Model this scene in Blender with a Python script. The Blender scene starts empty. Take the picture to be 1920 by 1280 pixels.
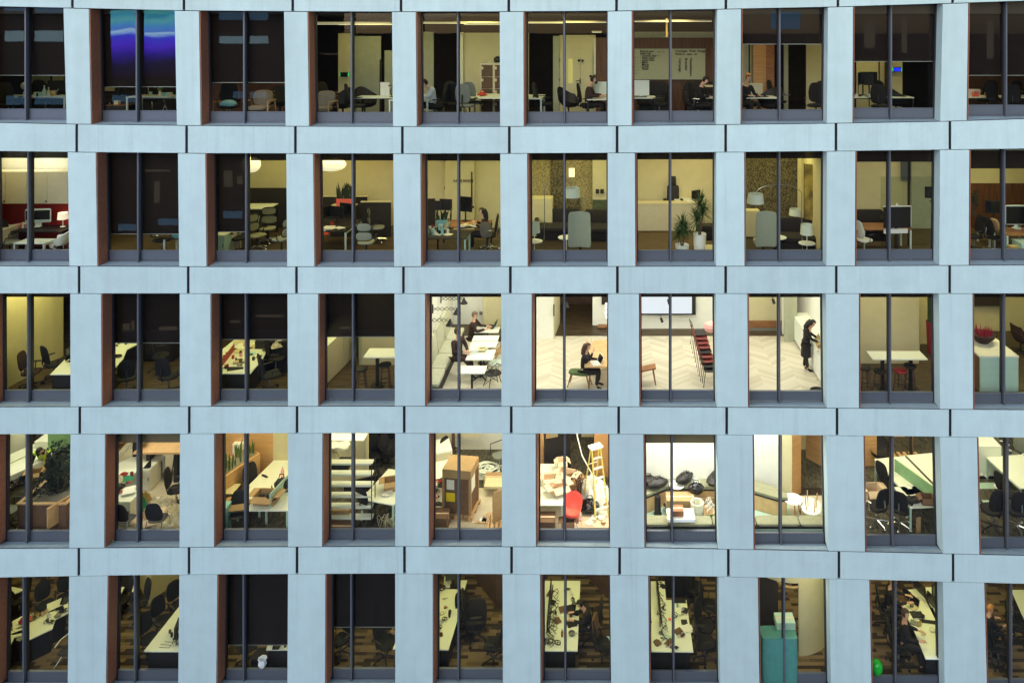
import bpy, math, random
from math import sin, cos, pi, radians
from mathutils import Matrix, Vector
random.seed(7)
# ------------------------------------------------------------------ measured set-up
S = 66.0          # photo pixels (1920 wide) per metre on the facade plane
D = 21.0          # camera distance from the facade
X0, YH, CZ = 1130.0, 55.0, 30.0   # optical axis foot in the photo, eye height
FY = [-16.5, 245, 510.5, 774, 1037.5, 1301, 1564.5]   # floor levels (photo px on facade plane)
sc = bpy.context.scene
COL = sc.collection
# camera
cam = bpy.data.cameras.new('camera'); co = bpy.data.objects.new('camera', cam); COL.objects.link(co)
co.location = (0, -D, CZ); co.rotation_euler = (radians(90), 0, 0)
cam.sensor_width = 36; cam.lens = 36*S*D/1920
cam.shift_x = (960-X0)/1920; cam.shift_y = -(640-YH)/1920
cam.clip_end = 2000; sc.camera = co
# sky
wd = bpy.data.worlds.new('World'); sc.world = wd; wd.use_nodes = True
nt = wd.node_tree; bg = nt.nodes['Background']
sky = nt.nodes.new('ShaderNodeTexSky'); sky.sky_type = 'NISHITA'; sky.sun_disc = False
sky.sun_elevation = radians(30); sky.sun_rotation = radians(200); sky.air_density = 1.0; sky.dust_density = 1.5; sky.ozone_density = 2.0
nt.links.new(sky.outputs[0], bg.inputs[0]); bg.inputs[1].default_value = 0.15
# soft overcast sun
sl = bpy.data.lights.new('sun', 'SUN'); sl.energy = 0.68; sl.angle = radians(70); sl.color = (.86, .94, 1)
so = bpy.data.objects.new('sun', sl); COL.objects.link(so)
so.rotation_euler = (radians(55), 0, radians(-20))
vs = sc.view_settings; vs.view_transform = 'Standard'; vs.look = 'None'; vs.gamma = 1; vs.exposure = 0.5
try:
    sc.cycles.use_light_tree = True; sc.cycles.max_bounces = 6; sc.cycles.transparent_max_bounces = 12
    sc.cycles.sample_clamp_indirect = 4
except Exception: pass

# ------------------------------------------------------------------ materials
MAT = {}
def mat(name, col, rough=.6, metal=0, emit=None, es=1, var=.12, scale=6, kind='noise', bump=0, col2=None, stretch=(1,1,1), spec=.5):
    m = bpy.data.materials.new(name); m.use_nodes = True; MAT[name] = m
    n = m.node_tree.nodes; l = m.node_tree.links; b = n['Principled BSDF']
    b.inputs['Roughness'].default_value = rough; b.inputs['Metallic'].default_value = metal
    b.inputs['Specular IOR Level'].default_value = spec
    c = (*col, 1)
    if var or col2:
        tc = n.new('ShaderNodeTexCoord'); mp = n.new('ShaderNodeMapping'); mp.inputs['Scale'].default_value = stretch
        l.new(tc.outputs['Object'], mp.inputs[0])
        if kind == 'noise':
            t = n.new('ShaderNodeTexNoise'); t.inputs['Scale'].default_value = scale; t.inputs['Detail'].default_value = 5; out = t.outputs['Fac']
        elif kind == 'wave':
            t = n.new('ShaderNodeTexWave'); t.inputs['Scale'].default_value = scale; t.inputs['Distortion'].default_value = 5; t.inputs['Detail'].default_value = 3; out = t.outputs['Fac']
        elif kind == 'brick':
            t = n.new('ShaderNodeTexBrick'); t.inputs['Scale'].default_value = scale; t.inputs['Mortar Size'].default_value = 0
            t.inputs['Color1'].default_value = (0,0,0,1); t.inputs['Color2'].default_value = (1,1,1,1); t.inputs['Brick Width'].default_value = 1.0; t.inputs['Row Height'].default_value = .25; out = t.outputs['Color']
        elif kind == 'vor':
            t = n.new('ShaderNodeTexVoronoi'); t.inputs['Scale'].default_value = scale; out = t.outputs['Color']
        l.new(mp.outputs[0], t.inputs['Vector'])
        r = n.new('ShaderNodeValToRGB'); r.color_ramp.elements[0].position = .3; r.color_ramp.elements[1].position = .7
        k = 1-var; r.color_ramp.elements[0].color = (col[0]*k, col[1]*k, col[2]*k, 1)
        r.color_ramp.elements[1].color = (*col2, 1) if col2 else (min(1, col[0]*(1+var*.6)), min(1, col[1]*(1+var*.6)), min(1, col[2]*(1+var*.6)), 1)
        l.new(out, r.inputs[0]); l.new(r.outputs[0], b.inputs['Base Color'])
        if bump:
            bp = n.new('ShaderNodeBump'); bp.inputs['Strength'].default_value = bump; bp.inputs['Distance'].default_value = .01
            l.new(out, bp.inputs['Height']); l.new(bp.outputs[0], b.inputs['Normal'])
    else: b.inputs['Base Color'].default_value = c
    if emit: b.inputs['Emission Color'].default_value = (*emit, 1); b.inputs['Emission Strength'].default_value = es
    return m
def concrete():
    m = mat('pale_concrete', (.62,.67,.66), .85, var=0)
    n = m.node_tree.nodes; l = m.node_tree.links; b = n['Principled BSDF']
    tc = n.new('ShaderNodeTexCoord')
    def noise(scale, st, det=6):
        mp = n.new('ShaderNodeMapping'); mp.inputs['Scale'].default_value = st; l.new(tc.outputs['Object'], mp.inputs[0])
        t = n.new('ShaderNodeTexNoise'); t.inputs['Scale'].default_value = scale; t.inputs['Detail'].default_value = det
        l.new(mp.outputs[0], t.inputs['Vector']); return t.outputs['Fac']
    a = noise(.8, (1,1,.35)); s = noise(5, (1,1,.07)); f = noise(60, (1,1,1))
    def ramp(i, lo, hi, p0=.35, p1=.65):
        r = n.new('ShaderNodeMapRange'); r.inputs['From Min'].default_value = p0; r.inputs['From Max'].default_value = p1
        r.inputs['To Min'].default_value = lo; r.inputs['To Max'].default_value = hi; l.new(i, r.inputs['Value']); return r.outputs[0]
    def mul(x, y):
        q = n.new('ShaderNodeMath'); q.operation = 'MULTIPLY'; l.new(x, q.inputs[0]); l.new(y, q.inputs[1]); return q.outputs[0]
    oi = n.new('ShaderNodeObjectInfo')
    v = mul(mul(mul(ramp(a,.945,1.02), ramp(s,.975,1.015)), ramp(f,.93,1.035)), ramp(oi.outputs['Random'],.95,1.025,0,1)); dr = noise(7, (1,1,.035), 3); v = mul(v, ramp(dr,1.0,.93,.56,.72)); bl_ = noise(2.2, (1,1,1), 4); v = mul(v, ramp(bl_,.96,1.01,.35,.6))
    mx = n.new('ShaderNodeVectorMath'); mx.operation = 'SCALE'; mx.inputs[0].default_value = (.545,.69,.675); l.new(v, mx.inputs['Scale'])
    l.new(mx.outputs[0], b.inputs['Base Color'])
    bp = n.new('ShaderNodeBump'); bp.inputs['Strength'].default_value = .15; bp.inputs['Distance'].default_value = .004; l.new(f, bp.inputs['Height']); l.new(bp.outputs[0], b.inputs['Normal'])
    return m
def glassy(name, tint, refl=1.0, alpha=0.0):
    m = bpy.data.materials.new(name); m.use_nodes = True; MAT[name] = m
    n = m.node_tree.nodes; l = m.node_tree.links; n.clear()
    o = n.new('ShaderNodeOutputMaterial'); mx = n.new('ShaderNodeMixShader'); tr = n.new('ShaderNodeBsdfTransparent'); gl = n.new('ShaderNodeBsdfGlossy')
    tr.inputs[0].default_value = (*tint, 1); gl.inputs['Roughness'].default_value = .005
    fr = n.new('ShaderNodeFresnel'); fr.inputs[0].default_value = 1.5
    mu = n.new('ShaderNodeMath'); mu.operation = 'MULTIPLY'; mu.inputs[1].default_value = refl; l.new(fr.outputs[0], mu.inputs[0])
    l.new(mu.outputs[0], mx.inputs[0]); l.new(tr.outputs[0], mx.inputs[1]); l.new(gl.outputs[0], mx.inputs[2]); l.new(mx.outputs[0], o.inputs[0])
    return m
def sheer(name, col, see):
    m = bpy.data.materials.new(name); m.use_nodes = True; MAT[name] = m
    n = m.node_tree.nodes; l = m.node_tree.links; n.clear()
    o = n.new('ShaderNodeOutputMaterial'); mx = n.new('ShaderNodeMixShader'); tr = n.new('ShaderNodeBsdfTransparent'); df = n.new('ShaderNodeBsdfDiffuse')
    tc = n.new('ShaderNodeTexCoord'); mp = n.new('ShaderNodeMapping'); mp.inputs['Scale'].default_value = (3,3,90); t = n.new('ShaderNodeTexNoise'); t.inputs['Scale'].default_value = 3
    l.new(tc.outputs['Object'], mp.inputs[0]); l.new(mp.outputs[0], t.inputs['Vector'])
    r = n.new('ShaderNodeValToRGB'); r.color_ramp.elements[0].color = (col[0]*.7,col[1]*.7,col[2]*.7,1); r.color_ramp.elements[1].color = (col[0]*1.3,col[1]*1.3,col[2]*1.3,1)
    l.new(t.outputs['Fac'], r.inputs[0]); l.new(r.outputs[0], df.inputs[0])
    mx.inputs[0].default_value = 1-see; l.new(tr.outputs[0], mx.inputs[1]); l.new(df.outputs[0], mx.inputs[2]); l.new(mx.outputs[0], o.inputs[0])
    return m
concrete()
mat('joint_black', (.008,.006,.009), .9, var=0)
mat('fin_metal', (.11,.12,.14), .5, .2, var=0); mat('frame_metal', (.115,.13,.155), .42, .25, var=.08, scale=40)
mat('frame_dark', (.03,.03,.04), .5, .3, var=0)
mat('brown_metal', (.36,.14,.075), .55, .2, var=.25, scale=30, stretch=(1,1,.4))
mat('tan_edge', (.5,.38,.27), .5, var=.1)
glassy('window_glass', (.95,.97,.94), .52)
glassy('partition_glass', (.74,.80,.74), 1.2)
sheer('blind_lit', (.20,.16,.09), .03); sheer('blind_fabric', (.021,.015,.013), .12)  # fourth-row blind copy: lamplight through the fabric put into its colour
mat('blind_bar', (.32,.33,.28), .4, .3, var=0)
mat('cream', (.62,.56,.34), .8, var=.05, scale=3)
mat('white_wall', (.80,.80,.74), .8, var=.03)
mat('off_white', (.72,.72,.60), .7, var=.04); mat('board_face', (.44,.45,.30), .6, var=.04)
mat('beige_board', (.55,.50,.36), .6, var=.05)
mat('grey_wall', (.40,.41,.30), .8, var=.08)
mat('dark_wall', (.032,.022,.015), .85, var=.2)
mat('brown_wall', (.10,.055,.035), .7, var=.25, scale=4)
mat('ceiling_dark', (.035,.027,.016), .8, var=.2, scale=5)
mat('ceiling_white', (.55,.5,.36), .8, var=.05)
mat('wood_wall', (.13,.05,.018), .5, var=.45, scale=2.2, kind='noise', stretch=(7,7,.6))
mat('wood_pale', (.55,.30,.12), .5, var=.2, scale=2, stretch=(.7,.7,14))
mat('ply', (.62,.36,.15), .5, var=.18, scale=2.5, stretch=(.5,.5,10))
mat('wood_furn', (.30,.13,.05), .45, var=.3, scale=4, stretch=(1,1,6))
mat('wood_light', (.60,.38,.18), .5, var=.15, scale=5)
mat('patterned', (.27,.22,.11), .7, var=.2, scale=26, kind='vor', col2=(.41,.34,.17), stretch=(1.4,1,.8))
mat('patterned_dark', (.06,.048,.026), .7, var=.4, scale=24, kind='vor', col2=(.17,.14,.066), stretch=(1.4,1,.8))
mat('leaf_dark', (.03,.045,.02), .7, var=.5, scale=30)
mat('yellow_glass', (.75,.68,.25), .3, var=0, emit=(.7,.6,.15), es=.12); mat('floor_dark', (.035,.022,.014), .6, var=.4, scale=3)
mat('floor_wood', (.028,.019,.010), .5, var=.55, scale=2.4, stretch=(.7,6,1), col2=(.12,.078,.038))
mat('floor_olive', (.09,.058,.022), .7, var=.25, scale=5)
mat('carpet_grey', (.04,.036,.024), .95, var=.5, scale=14, stretch=(1,.35,1), col2=(.12,.105,.068))
mat('carpet_brown', (.045,.026,.014), .95, var=.3, scale=2.1, kind='brick', col2=(.20,.135,.065))
mat('floor_pale', (.62,.56,.42), .5, var=.1, scale=2.2)
def herring():
    m = mat('floor_chevron', (.6,.55,.45), .5, var=0); n = m.node_tree.nodes; l = m.node_tree.links; b = n['Principled BSDF']
    tc = n.new('ShaderNodeTexCoord'); sp = n.new('ShaderNodeSeparateXYZ'); l.new(tc.outputs['Object'], sp.inputs[0])
    def ma(op, a, c=0):
        q = n.new('ShaderNodeMath'); q.operation = op
        for i, v in enumerate((a, c)):
            if isinstance(v, (int, float)): q.inputs[i].default_value = v
            else: l.new(v, q.inputs[i])
        return q.outputs[0]
    u = ma('DIVIDE', sp.outputs['X'], 1.1); tri = ma('ABSOLUTE', ma('SUBTRACT', ma('MULTIPLY', ma('FRACT', u), 2), 1))
    k = ma('FLOOR', ma('DIVIDE', ma('ADD', sp.outputs['Y'], ma('MULTIPLY', tri, .4)), .14)); c = ma('FLOOR', ma('MULTIPLY', u, 2))
    cb = n.new('ShaderNodeCombineXYZ'); l.new(k, cb.inputs[0]); l.new(c, cb.inputs[1]); w = n.new('ShaderNodeTexWhiteNoise'); l.new(cb.outputs[0], w.inputs['Vector'])
    r = n.new('ShaderNodeValToRGB'); r.color_ramp.elements[0].color = (.54,.48,.37,1); r.color_ramp.elements[1].color = (.66,.61,.50,1); r.color_ramp.elements[1].position = .75
    l.new(w.outputs['Value'], r.inputs[0]); l.new(r.outputs[0], b.inputs['Base Color'])
herring()
mat('black', (.010,.0075,.0075), .6, var=0)
mat('black_gloss', (.009,.007,.008), .18, var=0)
mat('black_mesh', (.007,.0055,.0055), .85, var=.3, scale=90)
mat('screen_dark', (.012,.011,.014), .12, var=0)
mat('chrome', (.65,.65,.62), .2, .9, var=0)
mat('grey_plastic', (.18,.18,.16), .5, var=0)
mat('mesh_grey', (.20,.22,.19), .7, var=.3, scale=80)
mat('white_lam', (.80,.84,.72), .35, var=.03, scale=2)
mat('white_metal', (.62,.70,.62), .4, var=0)
mat('mint', (.42,.60,.50), .5, var=.05)
mat('teal', (.07,.25,.21), .5, var=.12)
mat('green_screen', (.22,.40,.20), .8, var=.08)
mat('white_plastic', (.80,.82,.76), .4, var=0)
mat('paper', (.82,.83,.76), .8, var=.05, scale=12)
mat('card', (.40,.26,.12), .8, var=.12, scale=5)
mat('card_pale', (.72,.55,.38), .8, var=.1, scale=5)
mat('card_dark', (.16,.085,.045), .8, var=.15)
mat('red', (.55,.02,.015), .5, var=.05); mat('crimson', (.32,.012,.02), .5, var=.1)
mat('red_wall', (.40,.018,.008), .6, var=.15)
mat('coral', (.95,.17,.12), .35, var=0); mat('pink', (.95,.45,.45), .4, var=0)
mat('yellow', (.80,.62,.02), .4, var=.05); mat('ladder_yellow', (.85,.66,.14), .4, var=.05)
mat('hivis', (.55,.85,.03), .6, var=.1, emit=(.5,.9,.05), es=.0)
mat('silver_tape', (.8,.82,.78), .3, var=0)
mat('green', (.02,.35,.04), .3, var=0); mat('balloon', (.01,.42,.03), .12, var=0)
mat('leaf', (.035,.09,.022), .55, var=.5, scale=20); mat('leaf_bright', (.12,.20,.04), .5, var=.4, scale=20)
mat('leaf_red', (.40,.02,.05), .5, var=.3); mat('stem', (.10,.06,.03), .8, var=.2)
mat('soil', (.10,.09,.07), .95, var=.6, scale=70, col2=(.35,.33,.25))
mat('red_frame', (.20,.022,.018), .45, var=.1); mat('upholstery', (.30,.33,.25), .9, var=.1, scale=30); mat('upholstery_pale', (.55,.55,.42), .85, var=.08, scale=10)
mat('cushion_olive', (.27,.27,.17), .85, var=.1, scale=8); mat('cushion_cream', (.30,.25,.19), .85, var=.1)
mat('seat_green', (.07,.11,.035), .8, var=.1); mat('dark_sofa', (.022,.018,.017), .9, var=.2, scale=20)
mat('skin', (.66,.38,.26), .55, var=0); mat('skin_dark', (.42,.22,.14), .55, var=0)
mat('hair_dark', (.012,.008,.007), .6, var=.3, scale=60); mat('hair_brown', (.07,.03,.014), .6, var=.3, scale=60); mat('hair_blond', (.65,.28,.08), .6, var=.3, scale=60)
mat('hair_grey', (.18,.12,.09), .6, var=.3, scale=60)
mat('cloth_black', (.012,.009,.010), .9, var=.2); mat('cloth_white', (.70,.74,.78), .8, var=.05); mat('cloth_dark_red', (.035,.014,.012), .9, var=.2)
mat('cloth_brown', (.05,.028,.02), .9, var=.2); mat('cloth_grey', (.10,.09,.08), .9, var=.15); mat('denim', (.03,.035,.06), .9, var=.2)
mat('plastic_sheet', (.66,.60,.42), .3, var=.2, scale=9); mat('bag_black', (.014,.012,.011), .5, var=.3, scale=20)
mat('cable_white', (.80,.85,.75), .5, var=0); mat('cable_black', (.01,.01,.01), .5, var=0)
mat('bluish_white', (.50,.72,.78), .4, var=0); mat('aqua', (.25,.55,.58), .4, var=0)
mat('gold', (.6,.42,.12), .4, var=0); mat('green_bag', (.03,.30,.16), .4, var=.2, scale=20)
mat('lantern', (.9,.85,.6), .8, var=0, emit=(1,.93,.62), es=.55)
mat('shade_white', (.60,.66,.56), .8, var=.03, emit=(1,.95,.75), es=.0)
mat('shade_lit', (.8,.75,.6), .8, var=0, emit=(1,.85,.6), es=.45)
mat('strip_light', (.9,.9,.7), .8, var=0, emit=(1,.93,.55), es=.55)
mat('bulb', (1,1,1), .8, var=0, emit=(1,.97,.85), es=1.6)
mat('tv_lit', (.1,.1,.1), .3, var=0, emit=(.80,.88,1), es=.62)
mat('led_green', (0,.2,.02), .4, var=0, emit=(.0,1,.15), es=.5); mat('led_blue', (0,0,.2), .4, var=0, emit=(.02,.03,1), es=.8)
mat('led_red', (.3,0,0), .4, var=0, emit=(1,.03,.06), es=.9)
mat('art_paint', (.10,.05,.02), .5, var=.6, scale=2.2, col2=(.50,.38,.08), stretch=(1,4,.8))
mat('foliage_print', (.03,.06,.04), .5, var=.5, scale=30, col2=(.13,.16,.07))
mat('paving', (.56,.58,.58), .9, var=.2); mat('opposite_stone', (.20,.215,.22), .7, var=.2); mat('sill_stone', (.27,.35,.385), .8, var=.08)
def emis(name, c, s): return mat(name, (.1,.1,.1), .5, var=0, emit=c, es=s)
def blue_glow():  # blue-violet glow added only to be mirrored in a top-row pane
    m = mat('mirror_glow_blue', (.05,.05,.05), .5, var=0); n = m.node_tree.nodes; l = m.node_tree.links; b = n['Principled BSDF']
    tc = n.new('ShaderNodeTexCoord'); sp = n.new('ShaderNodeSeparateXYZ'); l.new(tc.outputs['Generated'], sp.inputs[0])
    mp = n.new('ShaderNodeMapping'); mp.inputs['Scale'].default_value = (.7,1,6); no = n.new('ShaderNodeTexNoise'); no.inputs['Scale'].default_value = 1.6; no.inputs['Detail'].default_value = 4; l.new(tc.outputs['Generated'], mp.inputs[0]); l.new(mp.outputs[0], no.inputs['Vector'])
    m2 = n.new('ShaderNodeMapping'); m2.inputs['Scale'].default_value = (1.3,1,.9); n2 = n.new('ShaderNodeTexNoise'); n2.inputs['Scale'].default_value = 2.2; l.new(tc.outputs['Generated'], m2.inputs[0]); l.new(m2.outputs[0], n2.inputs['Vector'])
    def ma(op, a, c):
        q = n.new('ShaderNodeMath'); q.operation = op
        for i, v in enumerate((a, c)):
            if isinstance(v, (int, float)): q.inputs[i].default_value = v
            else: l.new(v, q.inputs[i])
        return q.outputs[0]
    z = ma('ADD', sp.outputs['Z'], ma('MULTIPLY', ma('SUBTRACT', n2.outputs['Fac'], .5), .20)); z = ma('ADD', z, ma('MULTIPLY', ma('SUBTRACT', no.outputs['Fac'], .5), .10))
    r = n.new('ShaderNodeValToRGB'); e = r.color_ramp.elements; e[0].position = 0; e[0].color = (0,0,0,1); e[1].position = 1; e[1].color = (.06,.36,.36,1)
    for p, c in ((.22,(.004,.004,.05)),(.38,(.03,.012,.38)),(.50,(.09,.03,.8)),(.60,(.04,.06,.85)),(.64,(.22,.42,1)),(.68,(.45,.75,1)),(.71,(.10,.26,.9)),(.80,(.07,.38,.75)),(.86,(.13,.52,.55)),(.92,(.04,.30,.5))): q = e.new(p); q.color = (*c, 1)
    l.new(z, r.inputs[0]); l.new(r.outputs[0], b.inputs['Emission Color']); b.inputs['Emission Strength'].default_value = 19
blue_glow(); emis('mirror_glow_pale', (.42,.66,.78), 5.6); emis('mirror_glow_dim', (.16,.36,.6), 3.8); emis('glow_brown', (.5,.42,.3), 2.0)

# ------------------------------------------------------------------ mesh building
class M:
    def __init__(s): s.v = []; s.f = []
    def add(s, v, f):
        b = len(s.v); s.v += [tuple(p) for p in v]; s.f += [tuple(i+b for i in q) for q in f]; return s
    def hexa(s, p):   # 8 points: bottom ring 0-3, top ring 4-7
        return s.add(p, [(0,3,2,1),(4,5,6,7),(0,1,5,4),(1,2,6,5),(2,3,7,6),(3,0,4,7)])
    def box(s, x0, x1, y0, y1, z0, z1):
        return s.hexa([(x0,y0,z0),(x1,y0,z0),(x1,y1,z0),(x0,y1,z0),(x0,y0,z1),(x1,y0,z1),(x1,y1,z1),(x0,y1,z1)])
    def cbox(s, c, d): return s.box(c[0]-d[0]/2, c[0]+d[0]/2, c[1]-d[1]/2, c[1]+d[1]/2, c[2]-d[2]/2, c[2]+d[2]/2)
    def pad(s, c, d, n=3.2, seg=16, e=.14):  # soft cushion / rounded slab (flat in z)
        rings = [(-.5,1-e*1.6),(-.3,1-e*.25),(0,1),(.3,1-e*.25),(.5,1-e*1.6)]
        vs = []
        for z, k in rings:
            for i in range(seg):
                a = 2*pi*i/seg; q = 2/n
                x = abs(cos(a))**q*(1 if cos(a) >= 0 else -1); y = abs(sin(a))**q*(1 if sin(a) >= 0 else -1)
                vs.append((c[0]+x*k*d[0]/2, c[1]+y*k*d[1]/2, c[2]+z*d[2]))
        f = [tuple(range(seg))[::-1], tuple(range(4*seg, 5*seg))]
        for r in range(4):
            for i in range(seg):
                j = (i+1) % seg; f.append((r*seg+i, r*seg+j, (r+1)*seg+j, (r+1)*seg+i))
        return s.add(vs, f)
    def tube(s, pts, r, n=6, closed=False):
        pts = [Vector(p) for p in pts]; m = len(pts); rr = r if isinstance(r, (list, tuple)) else [r]*m
        vs = []; up = Vector((0,0,1))
        for i, p in enumerate(pts):
            if closed: t = pts[(i+1) % m]-pts[i-1]
            else: t = pts[min(i+1, m-1)]-pts[max(i-1, 0)]
            if t.length < 1e-9: t = Vector((0,0,1))
            t.normalize(); a = t.cross(up)
            if a.length < .05: a = t.cross(Vector((0,1,0)))
            a.normalize(); b = t.cross(a)
            for k in range(n):
                w = 2*pi*k/n; vs.append(p+(a*cos(w)+b*sin(w))*rr[i])
        f = []
        for i in range(m if closed else m-1):
            j = (i+1) % m
            for k in range(n):
                l = (k+1) % n; f.append((i*n+k, i*n+l, j*n+l, j*n+k))
        if not closed: f += [tuple(range(n))[::-1], tuple(range((m-1)*n, m*n))]
        return s.add(vs, f)
    def lathe(s, prof, c=(0,0,0), n=20, sx=1, sy=1):
        vs = []; 
        for r, z in prof:
            for k in range(n):
                a = 2*pi*k/n; vs.append((c[0]+r*sx*cos(a), c[1]+r*sy*sin(a), c[2]+z))
        f = []
        for i in range(len(prof)-1):
            for k in range(n):
                l = (k+1) % n; f.append((i*n+k, i*n+l, (i+1)*n+l, (i+1)*n+k))
        if prof[0][0] > 1e-4: f.append(tuple(range(n))[::-1])
        if prof[-1][0] > 1e-4: f.append(tuple(range((len(prof)-1)*n, len(prof)*n)))
        return s.add(vs, f)
    def ball(s, c, r, n=12, m=8):
        r = r if isinstance(r, (list, tuple)) else (r, r, r)
        prof = [(max(1e-5, cos(-pi/2+pi*i/m)), sin(-pi/2+pi*i/m)*r[2]) for i in range(m+1)]
        return s.lathe([(p*r[0], z) for p, z in prof], c, n, 1, r[1]/r[0])
    def quad(s, a, b, c, d): return s.add([a, b, c, d], [(0,1,2,3)])
    def xf(s, mtx, start=0):
        s.v = s.v[:start]+[tuple(mtx @ Vector(p)) for p in s.v[start:]]; return s
    def rot(s, ax, deg, c=(0,0,0), start=0):
        c = Vector(c); return s.xf(Matrix.Translation(c) @ Matrix.Rotation(radians(deg), 4, ax) @ Matrix.Translation(-c), start)
    def mesh(s, name, m):
        me = bpy.data.meshes.new(name); me.from_pydata([tuple(p) for p in s.v], [], s.f); me.materials.append(MAT[m])
        me.validate(); me.update()
        try: me.shade_smooth()
        except Exception:
            for p in me.polygons: p.use_smooth = True
        try: me.set_sharp_from_angle(angle=radians(38))
        except Exception: pass
        return me
def link(name, data, parent=None):
    o = bpy.data.objects.new(name, data); COL.objects.link(o)
    if parent: o.parent = parent
    return o
def tag(o, label=None, cat=None, group=None, kind=None):
    if label: o['label'] = label
    if cat: o['category'] = cat
    if group: o['group'] = group
    if kind: o['kind'] = kind
    return o
class Parts:
    def __init__(s): s.p = []
    def add(s, name, m, material, parent=-1):
        if isinstance(m, bpy.types.Mesh): me = m
        else: me = m.mesh(name, material)
        s.p.append((name, me, parent)); return len(s.p)-1
CACHE = {}
LIFT = 1
ROWN = ['', 'top', 'second', 'middle', 'fourth', 'bottom']; ORD = ['', 'first', 'second', 'third', 'fourth', 'fifth', 'sixth', 'seventh', 'eighth', 'ninth', 'last']
CUR = [1, 1]
def win(r, c): CUR[0], CUR[1] = r, c
def where(): return ' in %s window of %s row' % (ORD[CUR[1]], ROWN[CUR[0]])
def put(kind, fn, args, loc, rz=0, label='', cat=None, group=None, s=1, rx=0, ry=0):
    key = (fn.__code__, args)
    if key not in CACHE:
        P = Parts(); fn(P, *args); CACHE[key] = P.p
    P = CACHE[key]
    if len(P) == 1: root = link(kind, P[0][1])
    else:
        root = link(kind, None); root.empty_display_size = .1; made = []
        for (n, me, par) in P: made.append(link(n, me, root if par < 0 else made[par]))
    if CUR[0] == 1 and 'chair' in kind and s == 1: s = 1.08
    root.location = loc; root.rotation_euler = (radians(rx), radians(ry), radians(rz)); root.scale = (s, s, s) if not isinstance(s, tuple) else s
    tag(root, label+where(), cat or kind.replace('_', ' '), group)
    return root

# ------------------------------------------------------------------ photo pixel -> place (all real positions)
def X(px, d): return (px-X0)*(D+d)/(D*S)
def Z(py, d): return CZ-(py-YH)*(D+d)/(D*S)
def ZF(r=None): return CZ-(FY[r if r is not None else CUR[0]]-YH)/S
def W(px, py, d): return (X(px, d), d, Z(py, d))
def G(px, d, h=0): return (X(px, d), d, ZF()+h)
def F(px, py, h=0):
    dz = CZ-ZF()-h; d = dz*D*S/(py-YH)-D
    return (X(px, d), d, ZF()+h)
# ================================================================== FURNITURE KIT (local: front faces -Y, origin on the floor)
def office_chair(P, mcol='black_mesh', frame='black', arms=True):
    b = M()
    for k in range(5):
        a = 2*pi*k/5+.3; b.tube([(0,0,.12),(cos(a)*.3,sin(a)*.3,.075)], [.028,.016], 5)
        b.ball((cos(a)*.31,sin(a)*.31,.035), .035, 8, 5)
    P.add('base', b, 'chrome' if frame == 'chrome' else frame)
    P.add('gas_lift', M().tube([(0,0,.1),(0,0,.42)], [.03,.022], 8), 'chrome')
    P.add('seat', M().pad((0,-.02,.47), (.50,.48,.08)), mcol)
    m = M().pad((0,0,0), (.46,.58,.06), 3.5)
    for i, (x, y, z) in enumerate(m.v): m.v[i] = (x*(1-.12*max(0, y/.3)), y, z+.25*x*x)
    m.rot('X', 80).xf(Matrix.Translation((0,.24,.83))); P.add('backrest', m, mcol)
    P.add('back_support', M().tube([(0,.1,.42),(0,.26,.45),(0,.30,.62),(0,.27,.8)], .02, 6), frame)
    if arms:
        for s in (-1, 1):
            P.add('armrest', M().tube([(s*.2,.05,.44),(s*.29,.03,.46),(s*.29,.02,.66)], .014, 6).pad((s*.29,-.03,.68), (.07,.26,.03)), frame)
def curved_chair(P, m1='mesh_grey'):    # task chair with a split ring-framed mesh back
    b = M()
    for k in range(5):
        a = 2*pi*k/5; b.tube([(0,0,.12),(cos(a)*.3,sin(a)*.3,.075)], [.028,.016], 5); b.ball((cos(a)*.31,sin(a)*.31,.035), .035, 8, 5)
    P.add('base', b, 'chrome'); P.add('gas_lift', M().tube([(0,0,.1),(0,0,.42)], [.03,.022], 8), 'black')
    P.add('seat', M().pad((0,-.02,.47), (.50,.46,.07)), m1)
    for nm, zc, w, h in (('lower_back', .70, .48, .26), ('upper_back', .97, .42, .24)):
        i = P.add(nm, M().pad((0,0,0), (w,h,.04), 3).rot('X', 82).xf(Matrix.Translation((0,.24,zc))), m1)
        pts = [(w/2*1.02*(abs(cos(a))**.65)*(1 if cos(a) >= 0 else -1), .235-.02*sin(a)*0, zc+h/2*(abs(sin(a))**.65)*(1 if sin(a) >= 0 else -1)) for a in [2*pi*k/20 for k in range(20)]]
        P.add('rim', M().tube(pts, .016, 5, True), 'black', i)
    for s in (-1, 1): P.add('armrest', M().tube([(s*.2,.1,.45),(s*.28,.1,.5),(s*.28,.05,.66),(s*.28,-.1,.68)], .016, 6), 'black')
def stacking_chair(P, m1='black', legs='chrome'):
    m = M().pad((0,0,0), (.44,.42,.03)); P.add('seat', m.xf(Matrix.Translation((0,-.02,.45))), m1)
    m = M().pad((0,0,0), (.46,.56,.03), 4); 
    for i, (x, y, z) in enumerate(m.v): m.v[i] = (x*(1-.25*max(0, y/.21)), y, z+.3*x*x)
    P.add('backrest', m.rot('X', 78).xf(Matrix.Translation((0,.22,.76))), m1)
    for s in (-1, 1):
        P.add('leg', M().tube([(s*.19,-.2,.44),(s*.22,-.24,0)], .012, 6), legs); P.add('leg', M().tube([(s*.19,.18,.5),(s*.23,.26,0)], .012, 6), legs)
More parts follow.
